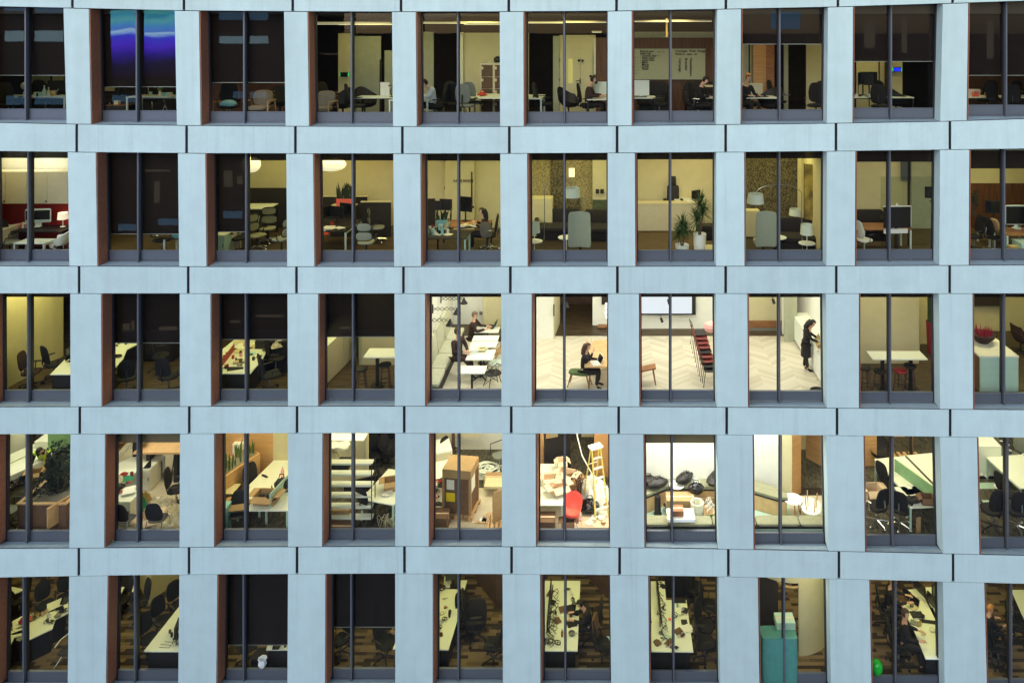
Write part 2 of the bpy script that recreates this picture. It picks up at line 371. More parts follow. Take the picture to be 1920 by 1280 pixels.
def shell_armchair(P, m1='white_plastic'):    # moulded shell chair, bent arms, thin legs
    m = M(); n = 24; vs = []; prof = [(.02,.43),(.16,.43),(.22,.46),(.25,.56),(.27,.68)]
    for j, (r, z) in enumerate(prof):
        for k in range(n):
            a = 2*pi*k/n; hh = z+(.16*(j/4)**2*max(0, sin(a)) if j > 1 else 0)-(.22*(j/4) if sin(a) < -.5 and j > 2 else 0); vs.append((r*1.05*cos(a), r*sin(a), hh))
    f = [tuple(range(n))]
    for j in range(len(prof)-1):
        for k in range(n): f.append((j*n+k, j*n+(k+1) % n, (j+1)*n+(k+1) % n, (j+1)*n+k))
    P.add('shell', m.add(vs, f), m1)
    for sx in (-1, 1):
        for sy in (-1, 1): P.add('leg', M().tube([(sx*.1,sy*.1,.43),(sx*.22,sy*.2,0)], .011, 5), 'chrome' if m1 != 'mint' else 'white_metal')
def lounge_chair(P, m1='black', shell='black'):   # low pedestal lounge chair with wing shell
    vs = []; n = 20; prof = [(.03,.36),(.22,.38),(.33,.46),(.37,.60)]
    for j, (r, z) in enumerate(prof):
        for k in range(n):
            a = 2*pi*k/n; up = max(0, sin(a)); side = abs(cos(a))**3; vs.append((r*cos(a), r*.9*sin(a), z+(j/3)**2*(.34*up*up+.10*side)-(.12*(j/3) if sin(a) < -.3 else 0)))
    f = [tuple(range(n))]
    for j in range(3):
        for k in range(n): f.append((j*n+k, j*n+(k+1) % n, (j+1)*n+(k+1) % n, (j+1)*n+k))
    P.add('shell', M().add(vs, f), m1); P.add('stem', M().tube([(0,0,.02),(0,0,.38)], .025, 8), shell)
    b = M(); [b.tube([(0,0,.05),(cos(a)*.28,sin(a)*.28,.02)], .018, 5) for a in (.4,1.97,3.54,5.1)]; P.add('base', b, shell)
def wood_armchair(P):
    P.add('seat_cushion', M().pad((0,-.03,.42), (.56,.56,.13)), 'cushion_cream')
    P.add('back_cushion', M().pad((0,0,0), (.56,.46,.13)).rot('X', 76).xf(Matrix.Translation((0,.25,.68))), 'cushion_cream')
    sl = M(); [sl.box(-.28,.28,.30+.02*k,.32+.02*k,.42+.1*k,.47+.1*k) for k in range(5)]; P.add('slats', sl, 'wood_furn')
    for s in (-1, 1):
        P.add('armrest', M().pad((s*.34,-.02,.62), (.08,.62,.035)), 'wood_light')
        P.add('leg', M().tube([(s*.33,-.28,.61),(s*.33,-.31,0)], .02, 6), 'wood_light'); P.add('leg', M().tube([(s*.33,.25,.61),(s*.33,.38,0)], .02, 6), 'wood_light')
def highback_chair(P, m1='upholstery'):
    P.add('seat', M().pad((0,-.06,.42), (.66,.62,.16)), m1)
    m = M().pad((0,0,0), (.76,.98,.10), 9)
    for i, (x, y, z) in enumerate(m.v): m.v[i] = (x*(1-.06*y), y, z-.9*x*x*(1 if abs(x) > .1 else .2))
    i = P.add('backrest', m.rot('X', 86).xf(Matrix.Translation((0,.26,.84))), m1)
    P.add('head_cushion', M().pad((0,0,0), (.6,.26,.07)).rot('X', 84).xf(Matrix.Translation((0,.19,1.13))), m1, i)
    P.add('plinth', M().tube([(0,0,.03),(0,0,.36)], .04, 8), 'black'); P.add('base', M().lathe([(.28,0),(.28,.015),(.05,.04)]), 'black')
def bar_stool(P, h=.68, m1='black'):
    P.add('seat', M().lathe([(.05,h-.05),(.17,h-.04),(.19,h-.01),(.18,h+.02),(.05,h+.03),(.001,h+.03)]), m1)
    P.add('foot_ring', M().tube([(.155*cos(a),.155*sin(a),.26) for a in [2*pi*k/16 for k in range(16)]], .009, 5, True), 'black')
    for k in range(4):
        a = pi/4+k*pi/2; P.add('leg', M().tube([(cos(a)*.12,sin(a)*.12,h-.04),(cos(a)*.21,sin(a)*.21,0)], [.022,.017], 6), 'brown_wall' if m1 != 'red' else 'wood_furn')
def wood_stool(P, m1='seat_green', w=.5):
    P.add('seat', M().pad((0,0,.43), (w,.36,.10)), m1)
    for sx in (-1, 1):
        for sy in (-1, 1): P.add('leg', M().tube([(sx*w*.34,sy*.11,.40),(sx*w*.5,sy*.17,0)], [.024,.015], 6), 'wood_furn')
def desk(P, w, dp, h=.73, top='white_lam', legs='white_metal', panel=False):
    P.add('tabletop', M().box(-w/2, w/2, -dp/2, dp/2, h-.028, h), top)
    for sx in (-1, 1):
        m = M()
        for sy in (-1, 1): m.box(sx*(w/2-.03)-.025, sx*(w/2-.03)+.025, sy*(dp/2-.03)-.025, sy*(dp/2-.03)+.025, 0, h-.028)
        m.box(sx*(w/2-.03)-.02, sx*(w/2-.03)+.02, -dp/2+.055, dp/2-.055, h-.075, h-.030); P.add('leg', m, legs)
    P.add('rail', M().box(-w/2+.06, w/2-.06, -.02, .02, h-.09, h-.03), legs)
    if panel: P.add('modesty_panel', M().box(-w/2+.03, w/2-.03, dp/2-.06, dp/2-.04, .12, h-.1), 'black')
def bench_desk(P, w, L, h=.73, screen=None, legs='black'):     # long double desk running away from the window, slot down the middle
    for s in (-1, 1): P.add('tabletop', M().box(min(s*.03, s*w/2), max(s*.03, s*w/2), -L/2, L/2, h-.03, h), 'white_lam')
    P.add('cable_tray', M().box(-.028, .028, -L/2+.02, L/2-.02, h-.16, h-.035), 'black')
    P.add('end_panel', M().box(-w/2+.04, w/2-.04, -L/2+.03, -L/2+.06, .02, h-.035), legs); P.add('end_panel', M().box(-w/2+.04, w/2-.04, L/2-.06, L/2-.03, .02, h-.035), legs)
    if screen: P.add('divider', M().box(-.018, .018, -L/2+.05, L/2-.02, h-.02, h+.42), screen)
def cafe_table(P, w=.9, dp=.7, h=.74, top='white_lam', base='black'):
    P.add('tabletop', M().box(-w/2, w/2, -dp/2, dp/2, h-.03, h), top); P.add('column', M().tube([(0,0,.03),(0,0,h-.03)], .035, 8), base)
    b = M(); [b.tube([(0,0,.12),(cos(a)*.16,sin(a)*.16,.07),(cos(a)*.3,sin(a)*.3,.015)], [.035,.025,.02], 6) for a in (pi/4,3*pi/4,5*pi/4,7*pi/4)]; P.add('base', b, base)
def bar_table(P, w=1.45, dp=.7, h=1.05):
    P.add('tabletop', M().box(-w/2, w/2, -dp/2, dp/2, h-.035, h), 'white_lam')
    for s in (-1, 1): P.add('column', M().box(s*w*.26-.045, s*w*.26+.045, -.045, .045, .02, h-.035), 'black'); P.add('foot_plate', M().box(s*w*.26-.2, s*w*.26+.2, -.25, .25, 0, .019), 'black')
def trestle_table(P, w=1.6, dp=1.0, h=.74, top='wood_light'):
    P.add('tabletop', M().box(-w/2, w/2, -dp/2, dp/2, h-.04, h), top)
    for s in (-1, 1):
        for t in (-1, 1): P.add('leg', M().tube([(s*w*.36,t*dp*.2,h-.04),(s*w*.42,t*dp*.42,0)], [.035,.025], 6), 'wood_furn')
def round_table(P, r=.3, h=.5, top='white_plastic', legs='wood'):
    P.add('tabletop', M().lathe([(.001,h-.02),(r-.01,h-.02),(r,h-.01),(r-.005,h),(.001,h)], n=28), top)
    if legs == 'wood':
        for k in range(3):
            a = 2*pi*k/3+.5; P.add('leg', M().tube([(cos(a)*r*.7,sin(a)*r*.7,h-.02),(cos(a)*r*.85,sin(a)*r*.85,0)], .018, 6), 'wood_furn')
    else:
        P.add('stem', M().tube([(0,0,.01),(0,0,h-.02)], .014, 8), 'white_plastic'); P.add('base', M().lathe([(.001,0),(.17,0),(.16,.015),(.02,.02)]), 'white_plastic')
def upturned_table(P, r=.3):      # round side table set upside down, legs in the air
    P.add('tabletop', M().lathe([(.001,0),(r,0),(r,.025),(.001,.025)], n=28), 'white_plastic')
    for k in range(4):
        a = 2*pi*k/4+.3; P.add('leg', M().tube([(cos(a)*r*.6,sin(a)*r*.6,.025),(cos(a)*r*.75,sin(a)*r*.75,.45)], .018, 6), 'wood_light')
def monitor(P, w=.54, h=.33, lift=.14, shell='black', scr='screen_dark', back=False):
    P.add('housing', M().box(-w/2, w/2, -.012, .02, lift, lift+h), shell)
    P.add('screen', M().box(-w/2+.012, w/2-.012, -.016, -.0125, lift+.015, lift+h-.012), scr)
    P.add('stand', M().box(-.025, .025, .022, .04, .012, lift+h*.5).box(-.11, .11, -.07, .09, 0, .012), shell)
def all_in_one(P, w=.60, h=.50):          # pale desktop computer: screen over a chin, bent foot
    P.add('housing', M().pad((0,0,0), (w,h*.8,.03), 12).rot('X', 90).xf(Matrix.Translation((0,.012,.34))), 'white_metal')
    P.add('screen', M().box(-w/2+.03, w/2-.03, -.012, -.006, .22, .51), 'screen_dark')
    P.add('foot', M().box(-.09, .09, .02, .032, .01, .3).box(-.09, .09, -.08, .1, 0, .01), 'white_metal')
def laptop(P, m1='grey_plastic', ang=18):
    P.add('base', M().box(-.17, .17, -.12, .12, 0, .016), m1)
    i = P.add('lid', M().box(-.17, .17, -.004, .004, 0, .23).rot('X', -ang).xf(Matrix.Translation((0,.12,.016))), m1)
    P.add('screen', M().box(-.16, .16, -.007, -.0045, .012, .22).rot('X', -ang).xf(Matrix.Translation((0,.12,.016))), 'screen_dark', i)
def white_laptop(P): laptop(P, 'white_plastic', 20)
def mug(P, m='white_plastic', r=.04, h=.095):
    P.add('mug', M().lathe([(.001,0),(r*.9,0),(r,h),(r*.86,h),(r*.8,.01),(.001,.01)], n=14).tube([(r,0,h*.8),(r*1.6,0,h*.7),(r*1.6,0,h*.35),(r,0,h*.2)], .006, 5), m)
def bottle(P, m='bluish_white', s=1.0):
    P.add('bottle', M().lathe([(.001,0),(.04*s,0),(.042*s,.14*s),(.015*s,.19*s),(.015*s,.235*s)], n=12), m); P.add('cap', M().lathe([(.017*s,.236*s),(.017*s,.26*s),(.001,.26*s)], n=10), 'white_plastic')
def book(P, m='paper', w=.21, d=.29, h=.02):
    P.add('pages', M().box(-w/2+.004, w/2-.004, -d/2+.004, d/2-.004, .003, h-.003), 'paper'); P.add('cover', M().box(-w/2, w/2, -d/2, d/2, h-.0025, h).box(-w/2, w/2, -d/2, d/2, 0, .0025).box(-w/2-.003, -w/2, -d/2, d/2, 0, h), m)
def sheets(P, n=3, m='paper', w=.21, d=.30):
    b = M(); R = random.Random(n)
    for k in range(n): b.box(-w/2, w/2, -d/2, d/2, k*.005, k*.005+.003); b.rot('Z', R.uniform(-22, 22), (R.uniform(-.05,.05),0,0), len(b.v)-8)
    P.add('sheets', b, m)
def keyboard(P, m='black'):
    b = M().box(-.22, .22, -.065, .065, 0, .014)
    for r in range(4):
        for c in range(14): b.box(-.21+c*.03, -.186+c*.03, -.055+r*.028, -.033+r*.028, .014, .02)
    P.add('keyboard', b, m)
def phone(P):
    P.add('body', M().hexa([(-.1,-.1,0),(.1,-.1,0),(.1,.1,0),(-.1,.1,0),(-.1,-.1,.02),(.1,-.1,.02),(.1,.1,.07),(-.1,.1,.07)]), 'black'); P.add('handset', M().tube([(-.07,-.08,.05),(-.07,0,.075),(-.07,.08,.1)], [.028,.018,.028], 8), 'black_gloss')
def open_box(P, w=.5, d=.4, h=.35, m='card', flap=60):
    t = .008; b = M().box(-w/2,w/2,-d/2,-d/2+t,0,h).box(-w/2,w/2,d/2-t,d/2,0,h).box(-w/2,-w/2+t,-d/2+t,d/2-t,0,h).box(w/2-t,w/2,-d/2+t,d/2-t,0,h).box(-w/2,w/2,-d/2,d/2,.001,t)
    P.add('box_body', b, m)
    for ax, s in (('x',1),('x',-1),('y',1),('y',-1)):
        if ax == 'x': f = M().box(0, s*d*.45, -d/2, d/2, 0, t) if s > 0 else M().box(-d*.45, 0, -d/2, d/2, 0, t); f.rot('Y', s*(flap-60)); f.xf(Matrix.Translation((s*w/2,0,h)))
        else: f = (M().box(-w/2, w/2, 0, d*.45, 0, t) if s > 0 else M().box(-w/2, w/2, -d*.45, 0, 0, t)); f.rot('X', -s*(flap-30)); f.xf(Matrix.Translation((0,s*d/2,h)))
        P.add('flap', f, m)
def shut_box(P, w=.5, d=.4, h=.35, m='card'):
    P.add('box_body', M().box(-w/2,w/2,-d/2,d/2,0,h), m); P.add('tape', M().box(-w/2-.001,w/2+.001,-.025,.025,h,h+.002).box(-w/2-.003,-w/2-.001,-.025,.025,h*.6,h+.002).box(w/2+.001,w/2+.003,-.025,.025,h*.6,h+.002), 'card_pale')
def pallet(P, w=1.2, d=1.0):
    t = M(); [t.box(-w/2+k*(w-.1)/6, -w/2+k*(w-.1)/6+.1, -d/2, d/2, .12, .14) for k in range(7)]; P.add('deck', t, 'wood_light')
    b = M(); [b.box(-w/2, w/2, y-.05, y+.05, 0, .02) for y in (-d/2+.05, 0, d/2-.05)]; [b.box(x-.06, x+.06, y-.05, y+.05, .02, .118) for x in (-w/2+.06, 0, w/2-.06) for y in (-d/2+.05, 0, d/2-.05)]; P.add('blocks', b, 'wood_light')
def crate_load(P, w=1.1, d=.9, h=1.5):
    P.add('wrapped_load', M().box(-w/2,w/2,-d/2,d/2,0,h-.26), 'card_dark'); P.add('lid', M().box(-w/2-.03,w/2+.03,-d/2-.03,d/2+.03,h-.255,h), 'card')
    c = M(); [c.box(sx*w/2-.035, sx*w/2+.035, sy*d/2-.035, sy*d/2+.035, 0, h-.26) for sx in (-1,1) for sy in (-1,1)]; P.add('corner_posts', c, 'card')
    P.add('label_sheet', M().box(-.32,-.08,-d/2-.006,-d/2-.002,h-.62,h-.32), 'paper'); P.add('label_sheet', M().box(-.34,-.06,-d/2-.006,-d/2-.002,h-.98,h-.72), 'yellow'); P.add('label_sheet', M().box(w/2+.002,w/2+.006,-.3,.1,h-.75,h-.32), 'paper')
def ladder(P, h=1.9):
    for s in (-1, 1):
        P.add('stile', M().tube([(s*.22,-.42,0),(s*.14,-.03,h)], .028, 6), 'ladder_yellow'); P.add('rear_stile', M().tube([(s*.22,.48,0),(s*.14,.05,h)], .022, 6), 'ladder_yellow')
    for k in range(1, 7):
        t = k/7; w = .22-.08*t; P.add('tread', M().box(-w, w, -.42+.39*t-.04, -.42+.39*t+.05, h*t-.012, h*t+.012), 'silver_tape')
    for k in (1, 3, 5): t = k/7; P.add('brace', M().tube([(-.22+.08*t,.48-.43*t,h*t),(.22-.08*t,.48-.43*t,h*t)], .011, 5), 'silver_tape')
    P.add('top_cap', M().box(-.2, .2, -.12, .14, h, h+.05), 'white_plastic')
def table_lamp(P, h=.45, r=.14, m='shade_white'):
    P.add('shade', M().lathe([(r,h-.2),(r*.86,h),(r*.84,h),(r*.97,h-.2)], n=24), m); P.add('stem', M().tube([(0,0,.015),(0,0,h-.06)], .01, 6), 'white_plastic'); P.add('foot', M().lathe([(.001,0),(.08,0),(.07,.015),(.01,.02)]), 'white_plastic')
def floor_lamp(P, h=1.2, r=.19):       # pole through a small round shelf
    P.add('shade', M().lathe([(r,h-.3),(r*.9,h),(r*.88,h),(r*.97,h-.3)], n=28), 'shade_white'); P.add('pole', M().tube([(0,0,.015),(0,0,h-.1)], .013, 8), 'white_plastic'); P.add('shelf', M().lathe([(.001,.44),(.25,.445),(.25,.46),(.001,.465)], n=28), 'white_plastic'); P.add('foot', M().lathe([(.001,0),(.16,0),(.15,.015),(.02,.02)]), 'white_plastic')
def arc_lamp(P, reach=.9, h=1.95, s=1, ri=.28):
    pts = [(0,0,0),(.03*s,0,.9)]+[(s*(.03+reach*.5*(1-cos(a))*1.0), 0, h-ri+ri*sin(a)) for a in [pi*k/12*1.0 for k in range(0, 13)]]
    ex = pts[-1]; P.add('arc', M().tube(pts, .012, 6), 'chrome'); P.add('shade', M().lathe([(.26,-.14),(.22,.14),(.215,.14),(.255,-.14)], (ex[0],0,ex[2]-.12), 28), 'shade_white'); P.add('foot', M().lathe([(.001,0),(.2,0),(.18,.03),(.02,.04)]), 'black')
def paper_lantern(P, r=.35, k=.55, n=9):
    pr = []
    for i in range(n*2+1):
        a = -pi/2+pi*i/(n*2); pr.append((max(.06*r, r*cos(a)**.8 if cos(a) > 0 else .02)*(1 if i % 2 == 0 else .965), r*k*sin(a)))
    P.add('lantern', M().lathe(pr, n=28), 'lantern'); P.add('cord', M().tube([(0,0,r*k),(0,0,r*k+.3)], .006, 5), 'black')
def plant(P, kind='spiky', h=1.2, r=.35, pot='white_plastic', ph=.4, pr=.17, n=0, seed=1, leafm='leaf'):
    R = random.Random(seed)
    P.add('pot', M().lathe([(.001,0),(pr*.78,0),(pr,ph),(pr*.93,ph),(pr*.9,ph-.04),(.001,ph-.04)], n=24), pot)
    lf = M()
    if kind == 'spiky':
        st = M(); heads = [(0,0,ph+(h-ph)*.62),(.09,.03,ph+(h-ph)*.42),(-.08,.05,ph+(h-ph)*.25)]
        for hx, hy, hz in heads:
            st.tube([(hx*.3,hy*.3,ph-.05),(hx,hy,hz)], .016, 6)
            for k in range(80):
                a = R.uniform(0, 2*pi); e = R.uniform(-.45, 1.35); L = r*R.uniform(.75, 1.1); dx, dy = cos(a)*cos(e), sin(a)*cos(e); tip = Vector((hx+dx*L, hy+dy*L, hz+sin(e)*L-.10*cos(e)))
                b0 = Vector((hx, hy, hz)); mid = (b0+tip)/2+Vector((0,0,.05*cos(e))); sd = Vector((-dy, dx, 0)); sd = sd.normalized()*.016 if sd.length > .01 else Vector((.016,0,0))
                lf.add([b0-sd*.6, b0+sd*.6, mid+sd, tip, mid-sd], [(0,1,2,4),(4,2,3)])
        P.add('stem', st, 'stem')
    elif kind == 'snake':
        for k in range(n or 16):
            x, y = R.uniform(-pr*.75, pr*.75), R.uniform(-pr*.5, pr*.5); L = (h-ph)*R.uniform(.65, 1.05); a = R.uniform(-.2, .2)
            lf.add([(x-.02,y,ph-.04),(x+.02,y,ph-.04),(x+.028+a*.1,y+.01,ph+L*.5),(x+a*.3,y,ph+L),(x-.028+a*.1,y-.01,ph+L*.5)], [(0,1,2,4),(4,2,3)])
    P.add('leaves', lf, leafm)
def trough(P, w=.6, d=.2, h=.2, m='red', n=22, lh=.35, lm='leaf_dark', seed=2):
    R = random.Random(seed); t = .015
    P.add('box', M().box(-w/2,w/2,-d/2,-d/2+t,0,h).box(-w/2,w/2,d/2-t,d/2,0,h).box(-w/2,-w/2+t,-d/2+t,d/2-t,0,h).box(w/2-t,w/2,-d/2+t,d/2-t,0,h), m); P.add('soil', M().box(-w/2+t,w/2-t,-d/2+t,d/2-t,0,h-.03), 'soil')
    lf = M()
    for k in range(n):
        x, y = R.uniform(-w*.46, w*.46), R.uniform(-d*.35, d*.35); L = lh*R.uniform(.6, 1.1); a = R.uniform(-.35, .35)
        lf.add([(x-.02,y,h-.04),(x+.02,y,h-.04),(x+.03+a*.12,y+.02,h+L*.5),(x+a*.35,y,h+L),(x-.03+a*.12,y-.02,h+L*.5)], [(0,1,2,4),(4,2,3)])
    P.add('leaves', lf, lm)
def bush(P, r=(.6,.5,.7), z=1.2, n=1400, seed=4, m='leaf_dark', size=.06):
    R = random.Random(seed); lf = M(); st = M()
    for k in range(7):
        a = R.uniform(0, 2*pi); e = (cos(a)*r[0]*.6, sin(a)*r[1]*.6, z+R.uniform(-.3, .4)*r[2]); st.tube([(cos(a)*.05,sin(a)*.05,0),(e[0]*.4,e[1]*.4,e[2]*.55),e], [.03,.02,.008], 5)
    P.add('stems', st, 'stem'); cl = [(R.uniform(-.7,.7), R.uniform(-.7,.7), R.uniform(-.8,.8), R.uniform(.25,.5)) for _ in range(16)]
    for k in range(n):
        c = R.choice(cl); v = Vector((R.gauss(0,1), R.gauss(0,1), R.gauss(0,1))).normalized()*c[3]*R.uniform(.5,1.05)
        p = Vector(((c[0]*.75+v.x)*r[0], (c[1]*.75+v.y)*r[1], z+(c[2]*.75+v.z)*r[2])); u = Vector((R.gauss(0,1), R.gauss(0,1), R.gauss(0,.6))).normalized(); w = u.cross(Vector((R.gauss(0,1),R.gauss(0,1),R.gauss(0,1)))).normalized(); L = size*R.uniform(.6,1.2)
        lf.add([p, p+u*L*.5+w*L*.28, p+u*L, p+u*L*.5-w*L*.28], [(0,1,2,3)])
    P.add('leaves', lf, m)
def cabinet(P, w, d, h, body='white_lam', top='white_lam', doors=2, dm=None):
    P.add('carcass', M().box(-w/2,w/2,-d/2,d/2,.03,h-.025), body); P.add('top', M().box(-w/2-.01,w/2+.01,-d/2-.01,d/2+.01,h-.025,h), top)
    for k in range(doors):
        x0 = -w/2+k*w/doors+.006; i = P.add('door', M().box(x0, x0+w/doors-.012, -d/2-.018, -d/2-.001, .05, h-.04), dm or body); P.add('handle', M().box(x0+w/doors-.06, x0+w/doors-.045, -d/2-.035, -d/2-.018, h*.5, h*.5+.1), 'black', i)
def lockers(P, w=.9, h=1.75, cols=2, rows=4):
    P.add('carcass', M().box(-w/2,w/2,-.2,.25,0,h), 'beige_board')
    for c in range(cols):
        for r in range(rows):
            x = -w/2+.05+c*w/cols; z = .08+r*(h-.14)/rows; i = P.add('locker_door', M().box(x, x+w/cols-.08, -.215, -.201, z, z+(h-.14)/rows-.015), 'brown_wall'); P.add('lock', M().box(x, x+.06, -.225, -.215, z+(h-.14)/rows-.16, z+(h-.14)/rows-.07), 'cream', i)
def screen_divider(P, w, h=.5, m='dark_sofa', cap='cream'): P.add('board', M().box(-w/2,w/2,-.02,.02,0,h), m); P.add('cap', M().box(-w/2,w/2,-.04,.04,h,h+.03), cap)
def banquette(P, L, h=1.05):
    P.add('plinth', M().box(-.25,.30,-L/2,L/2,0,.28), 'black'); n = max(1, int(L/1.0))
    for k in range(n):
        y = -L/2+L*(k+.5)/n; P.add('seat_cushion', M().pad((.06,y,.37), (.52,L/n-.01,.17), 9), 'upholstery_pale'); P.add('back_cushion', M().pad((0,0,0), (.14,L/n-.01,.75), 9).rot('Y', -7).xf(Matrix.Translation((-.24,y,.78))), 'upholstery_pale')
def long_bench(P, w, d=.5, h=.42, n=3, cm='cushion_olive', body='ply', plinth='black'):
    P.add('base', M().box(-w/2,w/2,-d/2+.04,d/2-.04,.0,h-.12), body); P.add('shadow_board', M().box(-w/2,w/2,-d/2+.01,d/2-.01,h-.12,h-.075), plinth)
    for k in range(n): x = -w/2+w*(k+.5)/n; P.add('seat_cushion', M().pad((x,0,h-.02), (w/n-.01,d,.11), 10), cm)
def sofa(P, w, m='dark_sofa'):
    P.add('seat', M().pad((0,-.05,.36), (w,.75,.2), 9), m); P.add('backrest', M().pad((0,.3,.6), (w,.2,.55), 9), m)
    for s in (-1, 1): P.add('arm', M().pad((s*(w/2-.06),-.03,.48), (.14,.8,.3), 7), m)
    P.add('feet', M().box(-w/2+.08,w/2-.08,-.3,.3,0,.26), 'black')
def bag(P, s=.3, m='bag_black', seed=1):
    R = random.Random(seed); b = M().ball((0,0,s*.38), (s*.62,s*.42,s*.4), 16, 10); b.v = [(x*(1+R.uniform(-.12,.12)), y*(1+R.uniform(-.12,.12)), max(0, z*(1+R.uniform(-.1,.1)))) for x, y, z in b.v]
    P.add('body', b, m); P.add('strap', M().tube([(-.25*s,0,s*.7),(-.15*s,0,s*1.02),(.15*s,0,s*1.04),(.25*s,0,s*.7)], .012, 6), m)
def heap(P, w=1.0, d=.7, h=.35, m='plastic_sheet', seed=3):
    R = random.Random(seed); n, k = 26, 18; vs = []; f = []
    for i in range(n+1):
        for j in range(k+1):
            u, v = i/n*2-1, j/k*2-1; e = max(0, 1-(u*u+v*v)**.9); vs.append((u*w/2*(1+.1*R.uniform(-1,1)), v*d/2*(1+.1*R.uniform(-1,1)), h*e**.6*R.uniform(.55,1.1)))
    for i in range(n):
        for j in range(k): a = i*(k+1)+j; f.append((a, a+k+1, a+k+2, a+1))
    P.add('heap', M().add(vs, f), m)
def coil(P, r=.28, m='cable_white', turns=14, seed=1, tr=.012, hgt=.1):
    R = random.Random(seed); pts = []; cx = cy = 0
    for t in range(turns*14):
        a = 2*pi*t/14; rr = r*(.6+.4*sin(t*.11+seed)); cx = .12*sin(t*.05); pts.append((cx+rr*cos(a)*(1+R.uniform(-.05,.05)), rr*.8*sin(a)*(1+R.uniform(-.05,.05)), .015+hgt*abs(sin(t*.07))))
    P.add('cable', M().tube(pts, tr, 5), m)
def cables(P, L=1.0, n=8, m='cable_black', seed=1, spread=.12, h=.3):
    R = random.Random(seed); b = M()
    for k in range(n):
        y = -L/2+L*k/n; x = 0; pts = []; hh = h*R.uniform(.3,1)
        for j in range(9): t = j/8; pts.append((x+spread*sin(t*5+k)*R.uniform(.4,1.2), y+L/n*1.6*t, .01+hh*sin(pi*t)**1.5))
        b.tube(pts, .008, 5)
    P.add('cables', b, m)
def arm_monitors(P, n=3, gap=.6):         # monitors on a rail seen edge on
    for k in range(n):
        y = (k-(n-1)/2)*gap; i = P.add('monitor', M().box(-.02,.015,y-.26,y+.26,.12,.44), 'black'); P.add('screen', M().box(-.024,-.0205,y-.25,y+.25,.13,.43), 'screen_dark', i)
    P.add('rail', M().tube([(.05,-gap*n/2,.2),(.05,gap*n/2,.2)], .018, 6).tube([(.05,0,0),(.05,0,.2)], .02, 6), 'black')
def door_leaf(P, w=.9, h=2.2, m='cream', pull=True, slit=False):
    P.add('leaf', M().box(-w/2,w/2,-.02,.02,0,h), m); P.add('hinges', M().box(-w/2-.02,-w/2,-.03,-.021,.25,.36).box(-w/2-.02,-w/2,-.03,-.021,h-.4,h-.29).box(-w/2-.02,-w/2,-.03,-.021,h*.5,h*.5+.1), 'black')
    if pull: P.add('pull_bar', M().box(w/2-.1,w/2-.06,-.08,-.05,.85,2.0), 'black')
    if slit: P.add('vision_panel', M().box(-.07,.09,-.026,-.021,1.0,1.85), 'yellow_glass')
def wall_lamp(P, s=1, L=.75):   # scissor arm reaching out from its plate along +X, bell shade
    b = M(); n = 5; st = L/n
    for k in range(n):
        for q in (-1, 1): b.tube([(k*st,0,q*.055),((k+1)*st,0,-q*.055)], .009, 5)
    P.add('scissor_arm', b, 'black'); P.add('wall_plate', M().box(-.03,0,-.03,.03,-.14,.14), 'black')
    P.add('shade', M().lathe([(.13,-.14),(.10,-.10),(.045,-.02),(.03,.05),(.001,.055)], (L+.04,0,-.02), 20), 'black')
    P.add('bulb', M().ball((L+.04,0,-.12), .035, 10, 6), 'bulb')
def spot(P): P.add('can', M().tube([(0,0,0),(.04,-.06,-.14)], [.045,.05], 10), 'black'); P.add('bracket', M().tube([(0,0,0),(0,0,.14)], .012, 5), 'black')
def strip(P, L=1.4): P.add('housing', M().box(-L/2,L/2,-.03,.03,.006,.05), 'beige_board'); P.add('tube', M().box(-L/2+.02,L/2-.02,-.025,.025,-.01,.005), 'strip_light'); P.add('wires', M().tube([(-L/2+.1,0,.05),(-L/2+.1,0,.3)], .004, 4).tube([(L/2-.1,0,.05),(L/2-.1,0,.3)], .004, 4), 'black')
def whiteboard(P, w=2.5, h=1.05):
    P.add('board', M().box(-w/2,w/2,-.012,.012,0,h), 'board_face'); P.add('rim', M().box(-w/2-.015,w/2+.015,-.016,.014,-.015,0).box(-w/2-.015,w/2+.015,-.016,.014,h,h+.015), 'grey_plastic')
def text_mesh(txt, size, m, rotz=0, ext=.002, align='LEFT'):
    cu = bpy.data.curves.new('writing', 'FONT'); cu.body = txt; cu.size = size; cu.extrude = ext; cu.offset = size*.025; cu.align_x = align
    o = bpy.data.objects.new('tmp', cu); COL.objects.link(o); dg = bpy.context.evaluated_depsgraph_get(); me = bpy.data.meshes.new_from_object(o.evaluated_get(dg)); bpy.data.objects.remove(o)
    me.materials.clear(); me.materials.append(MAT[m]); return me
def tv(P, w=1.45, h=.82, on=True): P.add('frame', M().box(-w/2,w/2,-.03,.03,0,h), 'black'); P.add('screen', M().box(-w/2+.05,w/2-.14,-.035,-.031,.06,h-.03), 'tv_lit' if on else 'screen_dark')
def rolling_screen(P, w=.9, h=.62):
    P.add('display', M().box(-w/2,w/2,-.03,.03,.78,.78+h), 'black'); P.add('bezel', M().box(-w/2-.02,w/2+.02,-.025,.025,.78+h,.80+h).box(w/2,w/2+.02,-.025,.025,.8,.78+h), 'white_plastic'); P.add('soundbar', M().box(-w/2,w/2-.1,-.04,.02,.62,.75), 'white_plastic')
    P.add('column', M().box(-.05,.05,.032,.08,.08,1.1), 'black'); P.add('wheeled_base', M().tube([(-.4,-.25,.05),(0,.05,.09),(.4,-.25,.05)], .025, 6).tube([(-.4,.3,.05),(0,.05,.09),(.4,.3,.05)], .025, 6), 'black'); P.add('camera', M().tube([(0,-.03,.83+h),(0,.04,.83+h)], .035, 10), 'white_plastic')
def canvas(P, w=.6, h=1.6): P.add('canvas', M().box(-w/2,w/2,-.02,.02,0,h), 'art_paint'); P.add('edge', M().box(-w/2-.02,-w/2-.001,-.022,.022,-.01,h+.01).box(w/2+.001,w/2+.02,-.022,.022,-.01,h+.01), 'black')
